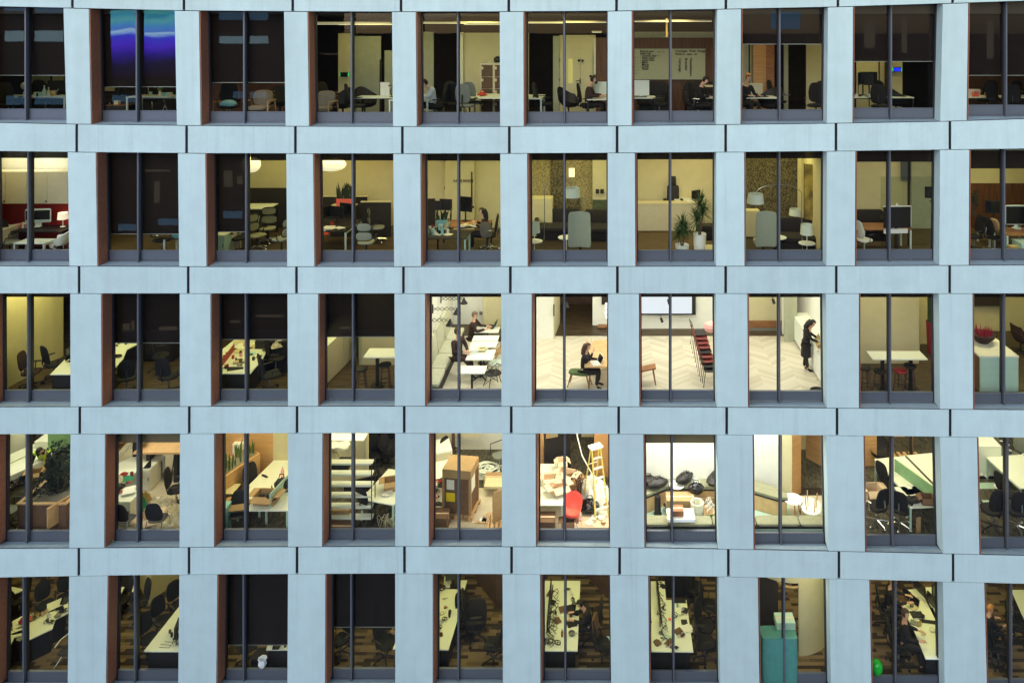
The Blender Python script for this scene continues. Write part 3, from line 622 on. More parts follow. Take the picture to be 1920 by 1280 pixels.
def counter(P, L, h=.9, dp=.6, top='off_white'):
    n = 4; P.add('carcass', M().box(0,dp,-L/2,L/2,.08,h-.03), 'white_plastic'); P.add('worktop', M().box(-.02,dp,-L/2,L/2,h-.03,h), top)
    for k in range(n): y = -L/2+L*k/n; P.add('drawer_front', M().box(-.018,-.001,y+.008,y+L/n-.008,.1,h-.05), 'white_plastic')
def shelving(P, w=1.3, h=1.75, n=5):
    for k in range(n): z = .3+k*(h-.32)/(n-1); P.add('shelf', M().box(-w/2,w/2,-.11,.11,z-.05,z), 'white_lam')
    for sx in (-1, 1):
        for sy in (-1, 1): P.add('upright', M().box(sx*(w/2+.012)-.011, sx*(w/2+.012)+.011, sy*.17-.012, sy*.17+.012, 0, h), 'black')
def stacked_chair(P, m1='red'):           # slim metal café chair with spindle back
    b = M()
    for s in (-1, 1): b.tube([(s*.2,-.2,0),(s*.19,-.18,.45)], .012, 5); b.tube([(s*.21,.26,0),(s*.19,.2,.45),(s*.17,.3,.86)], .012, 5)
    b.tube([(-.17,.3,.86),(0,.33,.89),(.17,.3,.86)], .012, 5); b.tube([(-.2,-.19,.2),(.2,-.19,.2)], .008, 5); b.tube([(-.2,-.19,.3),(.2,-.19,.3)], .008, 5)
    P.add('frame', b, 'black' if m1 == 'black' else 'red_frame'); P.add('seat', M().pad((0,0,.46), (.42,.42,.03)), m1); P.add('back_loop', M().tube([(-.1,.27,.62),(0,.3,.8),(.1,.27,.62)], .009, 5), m1)
def wire_chair(P, m1='black'):
    P.add('seat', M().pad((0,0,.44), (.46,.44,.05)), m1); b = M()
    for k in range(9): x = -.2+.05*k; b.tube([(x,.2,.44),(x*1.1,.27,.62),(x*.9,.31,.84-.25*abs(x))], .007, 4)
    b.tube([(-.23,.1,.5),(-.22,.27,.68),(0,.32,.86),(.22,.27,.68),(.23,.1,.5)], .012, 5); P.add('backrest', b, m1)
    l = M(); [l.tube([(sx*.12,sy*.12,.43),(sx*.24,sy*.22,0)], .012, 5) for sx in (-1,1) for sy in (-1,1)]; [l.tube([(sx*.22,-.2,.05),(-sx*.12,.12,.4)], .007, 4) for sx in (-1,1)]; P.add('legs', l, m1)
def bowl_plant(P): 
    P.add('bowl', M().lathe([(.001,0),(.13,0),(.26,.14),(.27,.2),(.24,.2),(.001,.12)], n=24), 'cloth_dark_red'); R = random.Random(5); lf = M()
    for k in range(40):
        a = R.uniform(0, 2*pi); r = .18*R.random()**.5; x, y = cos(a)*r, sin(a)*r; L = R.uniform(.12,.26); lf.add([(x-.02,y,.15),(x+.02,y,.15),(x*1.3,y*1.3,.15+L)], [(0,1,2)])
    P.add('leaves', lf, 'leaf_red'); P.add('handle', M().tube([(.26,0,.1),(.36,0,.14),(.36,0,.2),(.26,0,.19)], .012, 5), 'cloth_dark_red')
def balloon(P): P.add('skin', M().lathe([(.001,-.02),(.03,.03),(.13,.14),(.17,.27),(.15,.4),(.08,.47),(.001,.49)], n=24), 'balloon'); P.add('knot', M().lathe([(.001,-.01),(.02,-.05),(.001,-.045)], n=8), 'balloon')
def waste_bin(P, m='green', lm='leaf_bright'): P.add('bin', M().lathe([(.001,0),(.16,0),(.2,.6),(.19,.6),(.15,.02),(.001,.02)], n=20), m); P.add('liner', M().lathe([(.2,.6),(.23,.66),(.15,.62),(.05,.64),(.001,.63)], n=14), lm)
def pod_unit(P, w=1.1, d=.5, h=1.25): P.add('body', M().pad((0,0,h/2), (w,d,h), 9, 24, .015), 'teal'); P.add('fixings', M().ball((-w*.16,-d/2,h-.12), .018, 6, 4).ball((w*.38,-d/2,h-.12), .018, 6, 4), 'chrome')
def panel_display(P, col='led_green', scr='black_gloss'): P.add('bezel', M().box(-.13,.13,-.02,.02,0,.16), 'black'); P.add('side_glow', M().box(-.155,-.131,-.018,.015,.02,.14).box(.131,.155,-.018,.015,.02,.14), 'led_green'); P.add('screen', M().box(-.11,.11,-.024,-.021,.02,.14), scr)
# ------------------------------------------------------------------ people
SEAT = dict(pel=(0,.02,.52), ch=(0,-.02,.86), nk=(0,-.04,1.06), hd=(0,-.07,1.20), kn=(.13,-.42,.52), an=(.14,-.40,.09), sh=(.18,-.02,1.0), el=(.24,-.12,.76), wr=(.17,-.38,.76), gaze=(0,-1,-.1))
STAND = dict(pel=(0,0,.92), ch=(0,-.01,1.26), nk=(0,-.01,1.48), hd=(0,-.03,1.63), kn=(.11,-.02,.50), an=(.12,.02,.08), sh=(.19,0,1.41), el=(.25,.03,1.13), wr=(.25,-.07,.88), gaze=(0,-1,0))
def person(kind_label, loc, rz, pose, over={}, top='cloth_black', legs='cloth_black', hair='hair_dark', skin='skin', long_hair=False, coat=0, bun=False, bald=False, beard=False, vest=False, s=1.0, scale_top=1.0):
    p = dict(pose); p.update(over); root = link('person', None); root.location = loc; root.rotation_euler = (0, 0, radians(rz)); s *= 1.08 if CUR[0] == 1 else 1; root.scale = (s, s, s); tag(root, kind_label+where(), 'person')
    def two(k): 
        v = p.get(k); return [Vector(p.get(k+'_l', (-v[0], v[1], v[2]))), Vector(p.get(k+'_r', v))]
    pel, ch, nk, hd = [Vector(p[k]) for k in ('pel','ch','nk','hd')]; sh, el, wr, kn, an = two('sh'), two('el'), two('wr'), two('kn'), two('an'); gz = Vector(p['gaze']).normalized()
    def skin_obj(name, verts, edges, rad, m, sub=1):
        me = bpy.data.meshes.new(name); me.from_pydata([tuple(v) for v in verts], edges, []); me.update(); o = bpy.data.objects.new(name, me); COL.objects.link(o)
        md = o.modifiers.new('s', 'SKIN'); 
        if not me.skin_vertices: bpy.context.view_layer.objects.active = o
        sv = me.skin_vertices[0].data if me.skin_vertices else None
        if sv:
            for i, r in enumerate(rad): sv[i].radius = r if isinstance(r, tuple) else (r, r); 
            sv[0].use_root = True
        o.modifiers.new('u', 'SUBSURF').levels = sub; dg = bpy.context.evaluated_depsgraph_get(); nm = bpy.data.meshes.new_from_object(o.evaluated_get(dg)); bpy.data.objects.remove(o)
        nm.materials.clear(); nm.materials.append(MAT[m]); nm.name = name
        for q in nm.polygons: q.use_smooth = True; q.material_index = 0
        return link(name, nm, root)
    belly = pel.lerp(ch, .5); up = (hd-nk).normalized(); side = gz.cross(Vector((0,0,1))).normalized()
    V = [pel, belly, ch, nk, hd-up*.02, hd+up*.07, hd+gz*.085-up*.01]; E = [(0,1),(1,2),(2,3),(3,4),(4,5),(4,6)]; Rr = [(.115,.085),(.10,.075),(.13,.09),(.05,.05),(.078,.085),(.075,.085),(.016,.018)]
    def chain(pts, rs, root_i):
        i = root_i
        for q, r in zip(pts, rs): V.append(Vector(q)); E.append((i, len(V)-1)); Rr.append(r); i = len(V)-1
        return i
    for k in (0, 1):
        sg = -1 if k == 0 else 1; fd = (wr[k]-el[k]).normalized(); hp = wr[k]+fd*.09
        w = chain([sh[k], sh[k].lerp(el[k], .5), el[k], wr[k], hp], [.055,.046,.038,.025,(.034,.016)], 2)
        cr = fd.cross(Vector((0,0,1))); cr = cr.normalized() if cr.length > .1 else Vector((1,0,0))
        for j, L in enumerate((.062,.074,.07,.055)):
            q = hp+cr*(j-1.5)*.018; chain([q+fd*.03, q+fd*L*.7+Vector((0,0,-.012)), q+fd*L+Vector((0,0,-.03))], [.009,.008,.0065], w)
        chain([wr[k]+fd*.04-cr*sg*.032, wr[k]+fd*.075-cr*sg*.045+Vector((0,0,-.01))], [.010,.008], w-1)
        hip = pel+Vector((sg*.09, 0, -.03)); chain([hip, hip.lerp(kn[k], .5), kn[k], kn[k].lerp(an[k], .4), an[k]], [.085,.075,.055,.05,.034], 0)
    skin_obj('body', V, E, Rr, skin)
    # clothes
    V = [pel-Vector((0,0,.0)), belly, ch, nk-(nk-ch)*.22]; E = [(0,1),(1,2),(2,3)]; Rr = [(.175,.14),(.165,.13),(.18,.13),(.075,.07)]
    if p.get('bare'): fr = .45
    for k in (0, 1):
        def ch2(pts, rs, root_i):
            i = root_i
            for q, r in zip(pts, rs): V.append(Vector(q)); E.append((i, len(V)-1)); Rr.append(r); i = len(V)-1
        ch2([sh[k], sh[k].lerp(el[k], .5), el[k], el[k].lerp(wr[k], .93)], [.070,.060,.052,.036], 2)
    skin_obj('jacket' if coat else 'shirt', V, E, Rr, top)
    V = [pel+Vector((0,0,.06))]; E = []; Rr = [(.165,.135)]
    for k in (0, 1):
        sg = -1 if k == 0 else 1; hip = pel+Vector((sg*.085, 0, -.03)); pts = [hip, hip.lerp(kn[k], .5), kn[k], an[k]+Vector((0,0,.03))]; i = 0
        for q, r in zip(pts, [.105,.092,.07,.052]): V.append(q); E.append((i, len(V)-1)); Rr.append(r); i = len(V)-1
    skin_obj('trousers', V, E, Rr, legs)
    for k in (0, 1):
        f = Vector((0,-1,0)) if not p.get('toe') else Vector(p['toe']).normalized(); skin_obj('shoe', [an[k]+Vector((0,0,-.01)), an[k]+f*.08+Vector((0,0,-.04)), an[k]+f*.17+Vector((0,0,-.05))], [(0,1),(1,2)], [(.045,.05),(.042,.035),(.036,.025)], 'black')
    # hair: shell over crown and back of the head
    if not bald:
        m = M(); m.ball((0,0,0), (.092,.108,.112), 18, 12); m.v = [(x, y, z) for x, y, z in m.v]
        keep = []
        for f in m.f:
            c = Vector((0,0,0))
            for i in f: c += Vector(m.v[i])
            c /= len(f)
            if c.z > .055 or c.y > .0 and c.z > -.075 or c.y > .035: keep.append(f)
        m.f = keep
        if bun: m.ball((0,.10,.075), .042, 10, 8)
        if long_hair: m.tube([(0,.06,.03),(0,.10,-.1),(0,.11,-.26),(0,.10,-.38)], [.085,.09,.08,.04], 10)
        if beard: m.ball((0,-.075,-.085), (.055,.045,.05), 10, 6)
        rot = Vector((0,-1,0)).rotation_difference(gz).to_matrix().to_4x4(); m.xf(Matrix.Translation(hd+up*.03) @ rot); link('hair', m.mesh('hair', hair), root)
    ey = M(); rot = Vector((0,-1,0)).rotation_difference(gz).to_matrix().to_4x4()
    for q in (-1, 1): ey.ball((q*.033,-.083,.012), .011, 6, 4)
    ey.box(-.02,.02,-.092,-.086,-.052,-.046); ey.xf(Matrix.Translation(hd+up*.02) @ rot); link('eyes', ey.mesh('eyes', 'hair_dark'), root)
    er = M()
    if coat:
        m = M().lathe([(.17,0),(.185,-.12),(.17+coat*.08,-coat),(.16,-coat)], (pel.x,pel.y,pel.z+.06), 18, 1, .78); link('coat_skirt', m.mesh('coat_skirt', top), root)
    if vest:
        V = [pel, belly, ch, ch.lerp(nk, .6)]; skin_obj('hi_vis_vest', V+[sh[0], sh[1], sh[0].lerp(el[0], .45), sh[1].lerp(el[1], .45)], [(0,1),(1,2),(2,3),(2,4),(2,5),(4,6),(5,7)], [(.175,.14),(.165,.135),(.19,.145),(.1,.09),.082,.082,.07,.07], 'hivis')
        mm = M(); c = belly; mm.lathe([(.172,-.03),(.172,.03)], (0,0,0), 20, 1, .8); d = (ch-pel).normalized(); mm.xf(Matrix.Translation(c) @ Vector((0,0,1)).rotation_difference(d).to_matrix().to_4x4()); link('reflective_band', mm.mesh('reflective_band', 'silver_tape'), root)
    return root
# ================================================================== FACADE
LT = {1:[-41,167,373.5,577,780,982,1185,1390,1600,1816], 2:[-28,180,385.4,587.5,788.7,989,1191,1396,1604.5,1818], 3:[-18,190,395,597,797.5,997.5,1198.5,1402,1611,1824],
      4:[-11,197.5,402,605,805,1005,1207,1411.7,1619.6,1832.5], 5:[-8,202.5,408,610.6,812,1013.5,1216,1421.5,1630.4,1846]}
LB = {1:[-36,171,376.7,580,782,982.5,1185,1389,1599,1813], 2:[-25,183,387.7,590,790,990,1192,1396.5,1603.5,1817], 3:[-17,191,396,597,797.5,997.5,1199.5,1403,1611,1825],
      4:[-12,196,401.7,604.5,804.5,1005.5,1209,1413.5,1622.5,1837], 5:[-11,199,406,610,812,1014,1218,1424.6,1635,1851.6]}
RT = {1:[119,327.7,532.5,735,937,1139.6,1344.8,1552.7,1768,1992], 2:[127,333.7,536.7,737.5,938,1139.6,1343,1550.6,1763,1983], 3:[131.7,337,539,739.6,939.6,1140.4,1342.3,1548.5,1760.6,1979],
      4:[132.3,337.5,540,741,941,1142.7,1344.8,1549.6,1762.7,1982], 5:[129.8,336.5,540,741,942.3,1143.8,1347.5,1554.8,1768,1990]}
RB = {1:[125,331.7,535.4,737,937.7,1139.6,1343,1550.6,1763,1987], 2:[130,336,538.5,739,939,1139.6,1342.5,1549.6,1761,1980], 3:[132.3,337.5,540,740.4,940.2,1141,1344.4,1550.6,1763,1981],
      4:[130,336.5,540,741,941,1144,1347.5,1554.4,1768,1989], 5:[126.7,334,538.8,741,943,1146,1350.6,1558.5,1771.7,1996]}
for t in (LT, LB, RT, RB):
    for r in range(1, 6):
        a = t[r]; t[r] = [a[0]-(212)]+a+[a[-1]+226]
    t[0] = [v-(8 if t in (LT, LB) else 4) for v in t[1]]; t[6] = [v+(5 if t in (LT, LB) else 0) for v in t[5]]
TOPS = {1:[(-260,6),(0,12.5),(119,15),(328,20),(532,21.5),(700,22.2),(937,22),(1140,21),(1345,17.5),(1553,13.5),(1768,7),(1920,2),(2230,-8)],
 2:[(-260,280),(0,283.5),(180,285.5),(385,287.5),(735,288.1),(938,287.7),(1191,286.5),(1396,285),(1604,283),(1818,280),(1920,279),(2230,274)],
 3:[(-260,550),(2230,550)],
 4:[(-260,816),(0,813.5),(335,812.6),(400,812),(735,811.4),(940,812),(1207,813.5),(1411,814.7),(1620,816.3),(1832,819),(2230,823)],
 5:[(-260,1087),(0,1081.7),(202,1078),(408,1075.8),(740,1074.4),(942,1075.4),(1144,1077),(1347,1080),(1555,1084),(1768,1089.5),(1920,1093.5),(2230,1102)]}
BOTS = {1:[(-260,225),(0,229),(125,231.7),(332,234.4),(535,236),(860,236.9),(1140,235.5),(1343,233),(1550,230.6),(1763,227),(1920,222),(2230,212)],
 2:[(-260,496),(0,497.5),(388,499),(739,499),(1192,498.5),(1550,497.7),(1920,496),(2230,493)],
 3:[(-260,763),(0,761.7),(396,760.6),(739,760.2),(1141,761),(1344,762),(1550,763.7),(1763,765.8),(1920,767),(2230,770)],
 4:[(-260,1031),(0,1027),(337,1024.6),(740,1022.9),(1006,1023.5),(1209,1025.6),(1413,1029),(1622,1033),(1837,1038),(2230,1047)],
 5:[(-260,1298),(0,1292),(337,1288),(740,1286),(1006,1287),(1209,1289.5),(1413,1293.5),(1622,1298),(1837,1304),(2230,1315)]}
def interp(t, x):
    if x <= t[0][0]: return t[0][1]
    for (a, b), (c, e) in zip(t, t[1:]):
        if x <= c: return b+(e-b)*(x-a)/(c-a)
    return t[-1][1]
def YT(r, x): return interp(TOPS[1], x)-264.5 if r == 0 else interp(TOPS[5], x)+264.5 if r == 6 else interp(TOPS[r], x)
def YB(r, x): return interp(BOTS[1], x)-264.5 if r == 0 else interp(BOTS[5], x)+264.5 if r == 6 else interp(BOTS[r], x)
JX = {0:[-72,136,345,549,752,954,1156,1361,1571,1786,2008], 1:[-62,144,350,554,754.5,955,1157,1360.6,1567.4,1781,2000], 2:[-58,148.5,353,556,756.5,957,1157.6,1360.6,1568,1780.6,1999],
      3:[-57,149.8,355,557,758,958.6,1160,1362.5,1569.4,1781.6,2001], 4:[-60,148,354.5,557,758.5,959.2,1161.8,1365.6,1573,1787,2008], 5:[-63,145,352,555,757,960,1163,1368,1577,1793,2016], -1:[-80,128,338,544,748,952,1156,1363,1575,1792,2016]}
MUL = {1:[-155,52,259.5,460,660.4,859,1058,1257,1460.4,1668.5,1883.5,2105], 2:[-150,57,262,463.7,662.5,859.6,1058,1256.5,1460,1666,1880,2100], 3:[-150,56.5,262,463,663,860,1058,1257,1460,1667,1880,2098],
       4:[-152,54,261,461.7,662,860,1058.5,1259.6,1463,1671.7,1886,2105], 5:[-156,48,256,459,660,860,1060,1262.5,1469,1677,1893,2112]}
MUL[0] = MUL[1]; MUL[6] = MUL[5]
LED = [5,5,8,9,10.5,12,13]
RD = .37   # reveal depth
bld = link('office_building', None); bld.location = (0, 0, 0)
tag(bld, 'pale concrete office building with a grid of recessed dark framed windows at dusk', 'building')
def P0(px, py, d): return ((px-X0)/S, d, CZ-(py-YH)/S)
# blinds: (row, col): [(pane, py of its lower edge)] pane 0 both, 1 left, 2 right
BL = {(1,1):[(0,141)],(1,2):[(0,162.5)],(1,3):[(0,154.5)],(1,8):[(0,82.5)],(1,9):[(0,115)],(1,10):[(0,141)],(2,2):[(0,438)],(2,3):[(1,434)],
      (3,2):[(0,642)],(3,3):[(0,635.5)],(3,4):[(0,630.5)],(5,3):[(0,1207.5)],(5,4):[(0,1174)],(4,2):[(0,829)],(4,7):[(0,830)],(2,1):[(0,296.5)],(2,4):[(0,301)],(2,5):[(0,301.5)],(2,6):[(0,300.5)],(2,7):[(0,299)],(2,8):[(0,297)],(2,9):[(0,303.5)],(2,10):[(0,316)],(3,1):[(0,556.5)],
      (3,5):[(0,556.5)],(3,6):[(0,556.5)],(3,7):[(0,556.5)],(3,8):[(0,557)],(3,9):[(0,557)],(3,10):[(0,557)]}
BL[(2,3)] = [(1,434),(2,301)]
for r in range(0, 7):
    for c in range(0, 12):
        lt, lb, rt, rb = LT[r][c], LB[r][c], RT[r][c], RB[r][c]
        xm = (lt+rt)/2; yt = YT(r, xm); yb = YB(r, xm)
        # pier to the right of this window
        if c < 11:
            a0, a1, b0, b1 = rt, rb, LT[r][c+1], LB[r][c+1]
            q = []
            for (px0, px1, f) in ((a1, b1, 1), (a0, b0, 0)):
                yy0 = YB(r, px0)+.4 if f else YT(r, px0)+1.1; yy1 = YB(r, px1)+.4 if f else YT(r, px1)+1.1
                q += [P0(px0, yy0, 0), P0(px1-.6, yy1, 0), P0(px1-.6, yy1, RD+.12), P0(px0, yy0, RD+.12)]
            link('pier', M().hexa(q).mesh('pier', 'pale_concrete'), bld)
        # window: frame (mesh) + panes, panels, reveal, sill, blinds
        ty0, ty1 = YT(r, lt), YT(r, rt); by0, by1 = YB(r, lb), YB(r, rb)
        led = LED[r]
        fb = W(0, (by0+by1)/2-led, RD)[2]; gb = W(0, (by0+by1)/2-led-19.5, RD)[2]
        xl = (lb-X0)/S+.05; xr = (rb-X0)/S+.0; zt = CZ-(min(ty0, ty1)-YH)/S+.05
        xlt = (lt-X0)/S+.05; xrt = (rt-X0)/S
        xm = X(MUL[r][c], RD); fm = M()
        def post(xa, xb, xa2, xb2, y0, y1, z0, z1, m=fm): m.hexa([(xa,y0,z0),(xb,y0,z0),(xb,y1,z0),(xa,y1,z0),(xa2,y0,z1),(xb2,y0,z1),(xb2,y1,z1),(xa2,y1,z1)])
        post(xl-.03, xl+.035, xlt-.03, xlt+.035, RD, RD+.1, fb, zt)
        post(xr-.035, xr+.03, xrt-.035, xrt+.03, RD, RD+.1, fb, zt)
        fm.box(xm-.038, xm+.038, RD+.002, RD+.1, fb, zt)
        fm.box(xl, xr, RD+.004, RD+.1, zt-.09, zt-.001)
        w = link('window', fm.mesh('window', 'frame_dark'), bld)
        bm = M(); bm.box(xl+.03, xm-.036, RD+.012, RD+.09, fb+.045, gb-.015); bm.box(xm+.036, xr-.03, RD+.012, RD+.09, fb+.045, gb-.015)
        link('bottom_panel', bm.mesh('bottom_panel', 'frame_metal'), w)
        bm = M(); bm.box(xl+.02, xr-.02, RD-.012, RD+.006, fb, fb+.04); bm.box(xl+.03, xm-.036, RD+.002, RD+.08, gb-.012, gb+.02); bm.box(xm+.036, xr-.03, RD+.002, RD+.08, gb-.012, gb+.02)
        link('rail', bm.mesh('rail', 'frame_metal'), w)
        bm = M(); bm.box(xm-.018, xm+.026, RD-.10, RD, fb+.005, zt-.01); link('mullion_fin', bm.mesh('mullion_fin', 'fin_metal'), w)
        bm = M(); bm.quad((xl,RD+.06,gb),(xm-.03,RD+.06,gb),(xm-.03,RD+.06,zt),(xlt,RD+.06,zt)); link('pane', bm.mesh('pane', 'window_glass'), w)
        bm = M(); bm.quad((xm+.03,RD+.06,gb),(xr,RD+.06,gb),(xrt,RD+.06,zt),(xm+.03,RD+.06,zt)); link('pane', bm.mesh('pane', 'window_glass'), w)
        # brown lining on the left jamb
        a = P0(lb, by0+.3, .0); b2 = P0(lt, ty0+1, .0)
        bm = M().hexa([(a[0]+.014,-.004,a[2]),(a[0]+.034,-.004,a[2]),(a[0]+.05,RD+.01,a[2]),(a[0]-.006,RD+.01,a[2]),(b2[0]+.014,-.004,b2[2]),(b2[0]+.034,-.004,b2[2]),(b2[0]+.05,RD+.01,b2[2]),(b2[0]-.006,RD+.01,b2[2])])
        link('jamb_lining', bm.mesh('jamb_lining', 'brown_metal'), w)
        # sill ledge
        z0 = CZ-(by0-YH)/S; z1 = CZ-(by1-YH)/S
        bm = M().hexa([((lb-X0)/S,.02,z0-.1),((rb-X0)/S,.02,z1-.1),((rb-X0)/S,RD+.1,fb-.1),((lb-X0)/S,RD+.1,fb-.1),((lb-X0)/S,.02,z0),((rb-X0)/S,.02,z1),((rb-X0)/S,RD+.1,fb),((lb-X0)/S,RD+.1,fb)])
        link('sill', bm.mesh('sill', 'sill_stone'), w)
        # blinds
        bl = BL.get((r, c), [(0, (by0+by1)/2-30)] if r in (0, 6) or c in (0, 11) else [])
        for (pn, py) in bl:
            xa = xl-.22 if pn < 2 else xm; xb = xr+.12 if pn != 1 else xm-.02
            for (s0, s1) in ([(xa, xm), (xm+.002, xb)] if pn == 0 else [(xa, xb)]):
                zb = Z(py, RD+.2)
                o = link('roller_blind', M().box(s0, s1, RD+.198, RD+.202, zb, zt+.1).mesh('roller_blind', 'blind_lit' if r == 4 else 'blind_fabric'), w)
                if py-(ty0+ty1)/2 > 45: link('blind_bar', M().box(s0, s1, RD+.190, RD+.21, zb-.018, zb).mesh('blind_bar', 'blind_bar'), w)
    # spandrel panels below row r (between row r and row r+1)
for b in range(-1, 7):
    xs = [(-300)]+JX.get(b, JX[5])+[2240]
    def yt_(x): return YB(b, x)+1.7 if b >= 0 else YT(0, x)-53
    def yb_(x): return YT(b+1, x)-.3 if b < 6 else YB(6, x)+53
    for i in range(len(xs)-1):
        x0, x1 = xs[i]+2.6, xs[i+1]-2.6; n = 4; 
        q = M(); vs = []
        for k in range(n+1):
            x = x0+(x1-x0)*k/n
            for (yy, d) in ((yb_(x), 0), (yb_(x), .14), (yt_(x), .14), (yt_(x), 0)): vs.append(P0(x, yy, d-.006))
        f = [(0,1,2,3), (4*n+3,4*n+2,4*n+1,4*n)]
        for k in range(n):
            for j in range(4): f.append((4*k+j, 4*(k+1)+j, 4*(k+1)+(j+1) % 4, 4*k+(j+1) % 4))
        link('spandrel_panel', q.add(vs, f).mesh('spandrel_panel', 'pale_concrete'), bld)
        bk = M()
        for k in range(n):
            xa = x0-2.6+(x1-x0+5.2)*k/n; xb = x0-2.6+(x1-x0+5.2)*(k+1)/n
            bk.hexa([P0(xa,yb_(xa)-1.5,.012),P0(xb,yb_(xb)-1.5,.012),P0(xb,yb_(xb)-1.5,RD-.01),P0(xa,yb_(xa)-1.5,RD-.01),P0(xa,yt_(xa)-1.4,.012),P0(xb,yt_(xb)-1.4,.012),P0(xb,yt_(xb)+16,RD-.01),P0(xa,yt_(xa)+16,RD-.01)])
        link('joint_backing', bk.mesh('joint_backing', 'joint_black'), bld)
# floors, ceilings, plain base and parapet
XL, XR, YB_ = -24.0, 17.5, 10.0
for r in range(0, 7):
    zf = ZF(r)
    link('floor_slab', M().box(XL, XR, RD+.11, YB_, zf-.62, zf).mesh('floor_slab', 'floor_dark'), bld)
    link('ceiling', M().box(XL, XR, RD+.112, YB_, zf-.64, zf-.62).mesh('ceiling', 'ceiling_dark' if r == 0 else 'ceiling_white'), bld)
zt_ = ZF(0)+4.2; zb_ = ZF(6)-.8
link('lower_wall', M().box(XL, XR, -.004, RD, 0, zb_-.05).mesh('lower_wall', 'pale_concrete'), bld)
link('parapet', M().box(XL, XR, .0, YB_, zt_, zt_+1.4).mesh('parapet', 'pale_concrete'), bld)
link('end_wall', M().box(XL-.3, XL, 0, YB_, 0, zt_+1.4).mesh('end_wall', 'pale_concrete'), bld)
link('end_wall', M().box(XR, XR+.3, 0, YB_, 0, zt_+1.4).mesh('end_wall', 'pale_concrete'), bld)
link('end_pier', M().box((RT[3][11]-X0)/S, XR+.29, .02, RD, 0, zt_+1.39).mesh('end_pier', 'pale_concrete'), bld); link('end_pier', M().box(XL-.29, (LT[3][0]-X0)/S, .02, RD, 0, zt_+1.39).mesh('end_pier', 'pale_concrete'), bld)
link('rear_wall', M().box(XL, XR, YB_, YB_+.2, 0, zt_+1.4).mesh('rear_wall', 'dark_wall'), bld)
g = link('ground', M().quad((-400,-400,0),(400,-400,0),(400,400,0),(-400,400,0)).mesh('ground', 'paving')); tag(g, kind='structure')
# unseen building added opposite, behind the camera, for the panes to mirror
opp = link('unseen_opposite_building', None); tag(opp, 'unseen office block added across the street, mirrored in the glass', 'building'); opp.location = (0,-52,0)
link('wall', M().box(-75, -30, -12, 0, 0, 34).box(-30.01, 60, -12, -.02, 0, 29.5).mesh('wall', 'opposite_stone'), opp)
def glow(pxa, pxb, pya, pyb, m, skew=0):  # glowing panels added behind the camera so the panes show reflections
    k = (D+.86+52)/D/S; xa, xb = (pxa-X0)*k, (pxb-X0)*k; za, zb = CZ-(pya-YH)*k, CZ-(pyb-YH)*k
    link('mirror_glow_panel', M().box(xa, xb, .03, .1, zb, za).mesh('mirror_glow_panel', m), opp)
glow(160, 334, 18, 150, 'mirror_glow_blue')
glow(6, 46, 58, 78, 'mirror_glow_pale'); glow(57, 119, 58, 78, 'mirror_glow_pale'); glow(8, 46, 180, 196, 'mirror_glow_dim'); glow(60, 122, 180, 196, 'mirror_glow_dim')
glow(6, 46, 15, 21, 'mirror_glow_dim'); glow(57, 118, 16, 24, 'mirror_glow_dim')
glow(412, 456, 68, 82, 'mirror_glow_pale'); glow(466, 503, 68, 82, 'mirror_glow_pale'); glow(412, 456, 24, 38, 'mirror_glow_dim'); glow(466, 503, 24, 38, 'mirror_glow_dim')
glow(208, 256, 178, 192, 'mirror_glow_dim'); glow(438, 500, 172, 184, 'mirror_glow_dim'); glow(216, 256, 420, 432, 'mirror_glow_dim'); glow(297, 334, 410, 422, 'mirror_glow_dim'); glow(413, 455, 396, 409, 'mirror_glow_dim')
glow(1445, 1500, 22, 55, 'mirror_glow_dim')
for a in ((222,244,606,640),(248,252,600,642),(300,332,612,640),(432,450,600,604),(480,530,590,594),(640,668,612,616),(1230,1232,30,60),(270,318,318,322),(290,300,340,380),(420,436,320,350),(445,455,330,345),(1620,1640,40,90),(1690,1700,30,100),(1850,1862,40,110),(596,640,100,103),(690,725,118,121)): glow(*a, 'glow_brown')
# ------------------------------------------------------------------ rooms
def wall(p, q, m, h0=0, h1=3.36, t=.08, name='interior_wall', r=None):
    a = Vector((p[0], p[1], 0)); b = Vector((q[0], q[1], 0)); n = (b-a).normalized(); s = Vector((-n.y, n.x, 0))*t
    z = ZF(r); pts = [a, b, b+s, a+s]
    return link(name, M().hexa([(v.x, v.y, z+h0) for v in pts]+[(v.x, v.y, z+h1) for v in pts]).mesh(name, m), bld)
def back(pxa, pxb, d, m, h0=0, h1=3.36, name='interior_wall'): return wall(G(pxa, d), G(pxb, d), m, h0, h1, name=name)
def backpy(pxa, pxb, d, m, pya, pyb, name='interior_wall', t=.06):   # wall piece between two photo heights
    z0, z1 = Z(pyb, d)-ZF(), Z(pya, d)-ZF(); return wall(G(pxa, d), G(pxb, d), m, z0, z1, t, name)
def floor(pxa, pxb, d0, d1, m, lift=.004):
    z = ZF()+lift; return link('floor_finish', M().add([(X(pxa,d0),d0,z),(X(pxb,d0),d0,z),(X(pxb,d1),d1,z),(X(pxa,d1),d1,z)], [(0,1,2,3)]).mesh('floor_finish', m), bld)
def lamp(px, d, power, col=(1,.86,.45), size=1.4, drop=.05, r=None):
    l = bpy.data.lights.new('ceiling_light', 'AREA'); l.shape = 'RECTANGLE'; l.size = size; l.size_y = size*.6; l.energy = power; l.color = col
    o = bpy.data.objects.new('ceiling_light_source', l); COL.objects.link(o); o.location = (X(px, d), d, ZF()+3.36-drop)
Y = (1,.90,.34); Wm = (1,.88,.62); Wh = (1,.97,.80)
# ================================================================== ROOMS
def up(o, dz): o.location.z += dz; return o
def T(px, py, dx=0): # on a standard desk top
    p = F(px, py, .732); return p
def on(px, d, h=.732): return G(px, d, h)
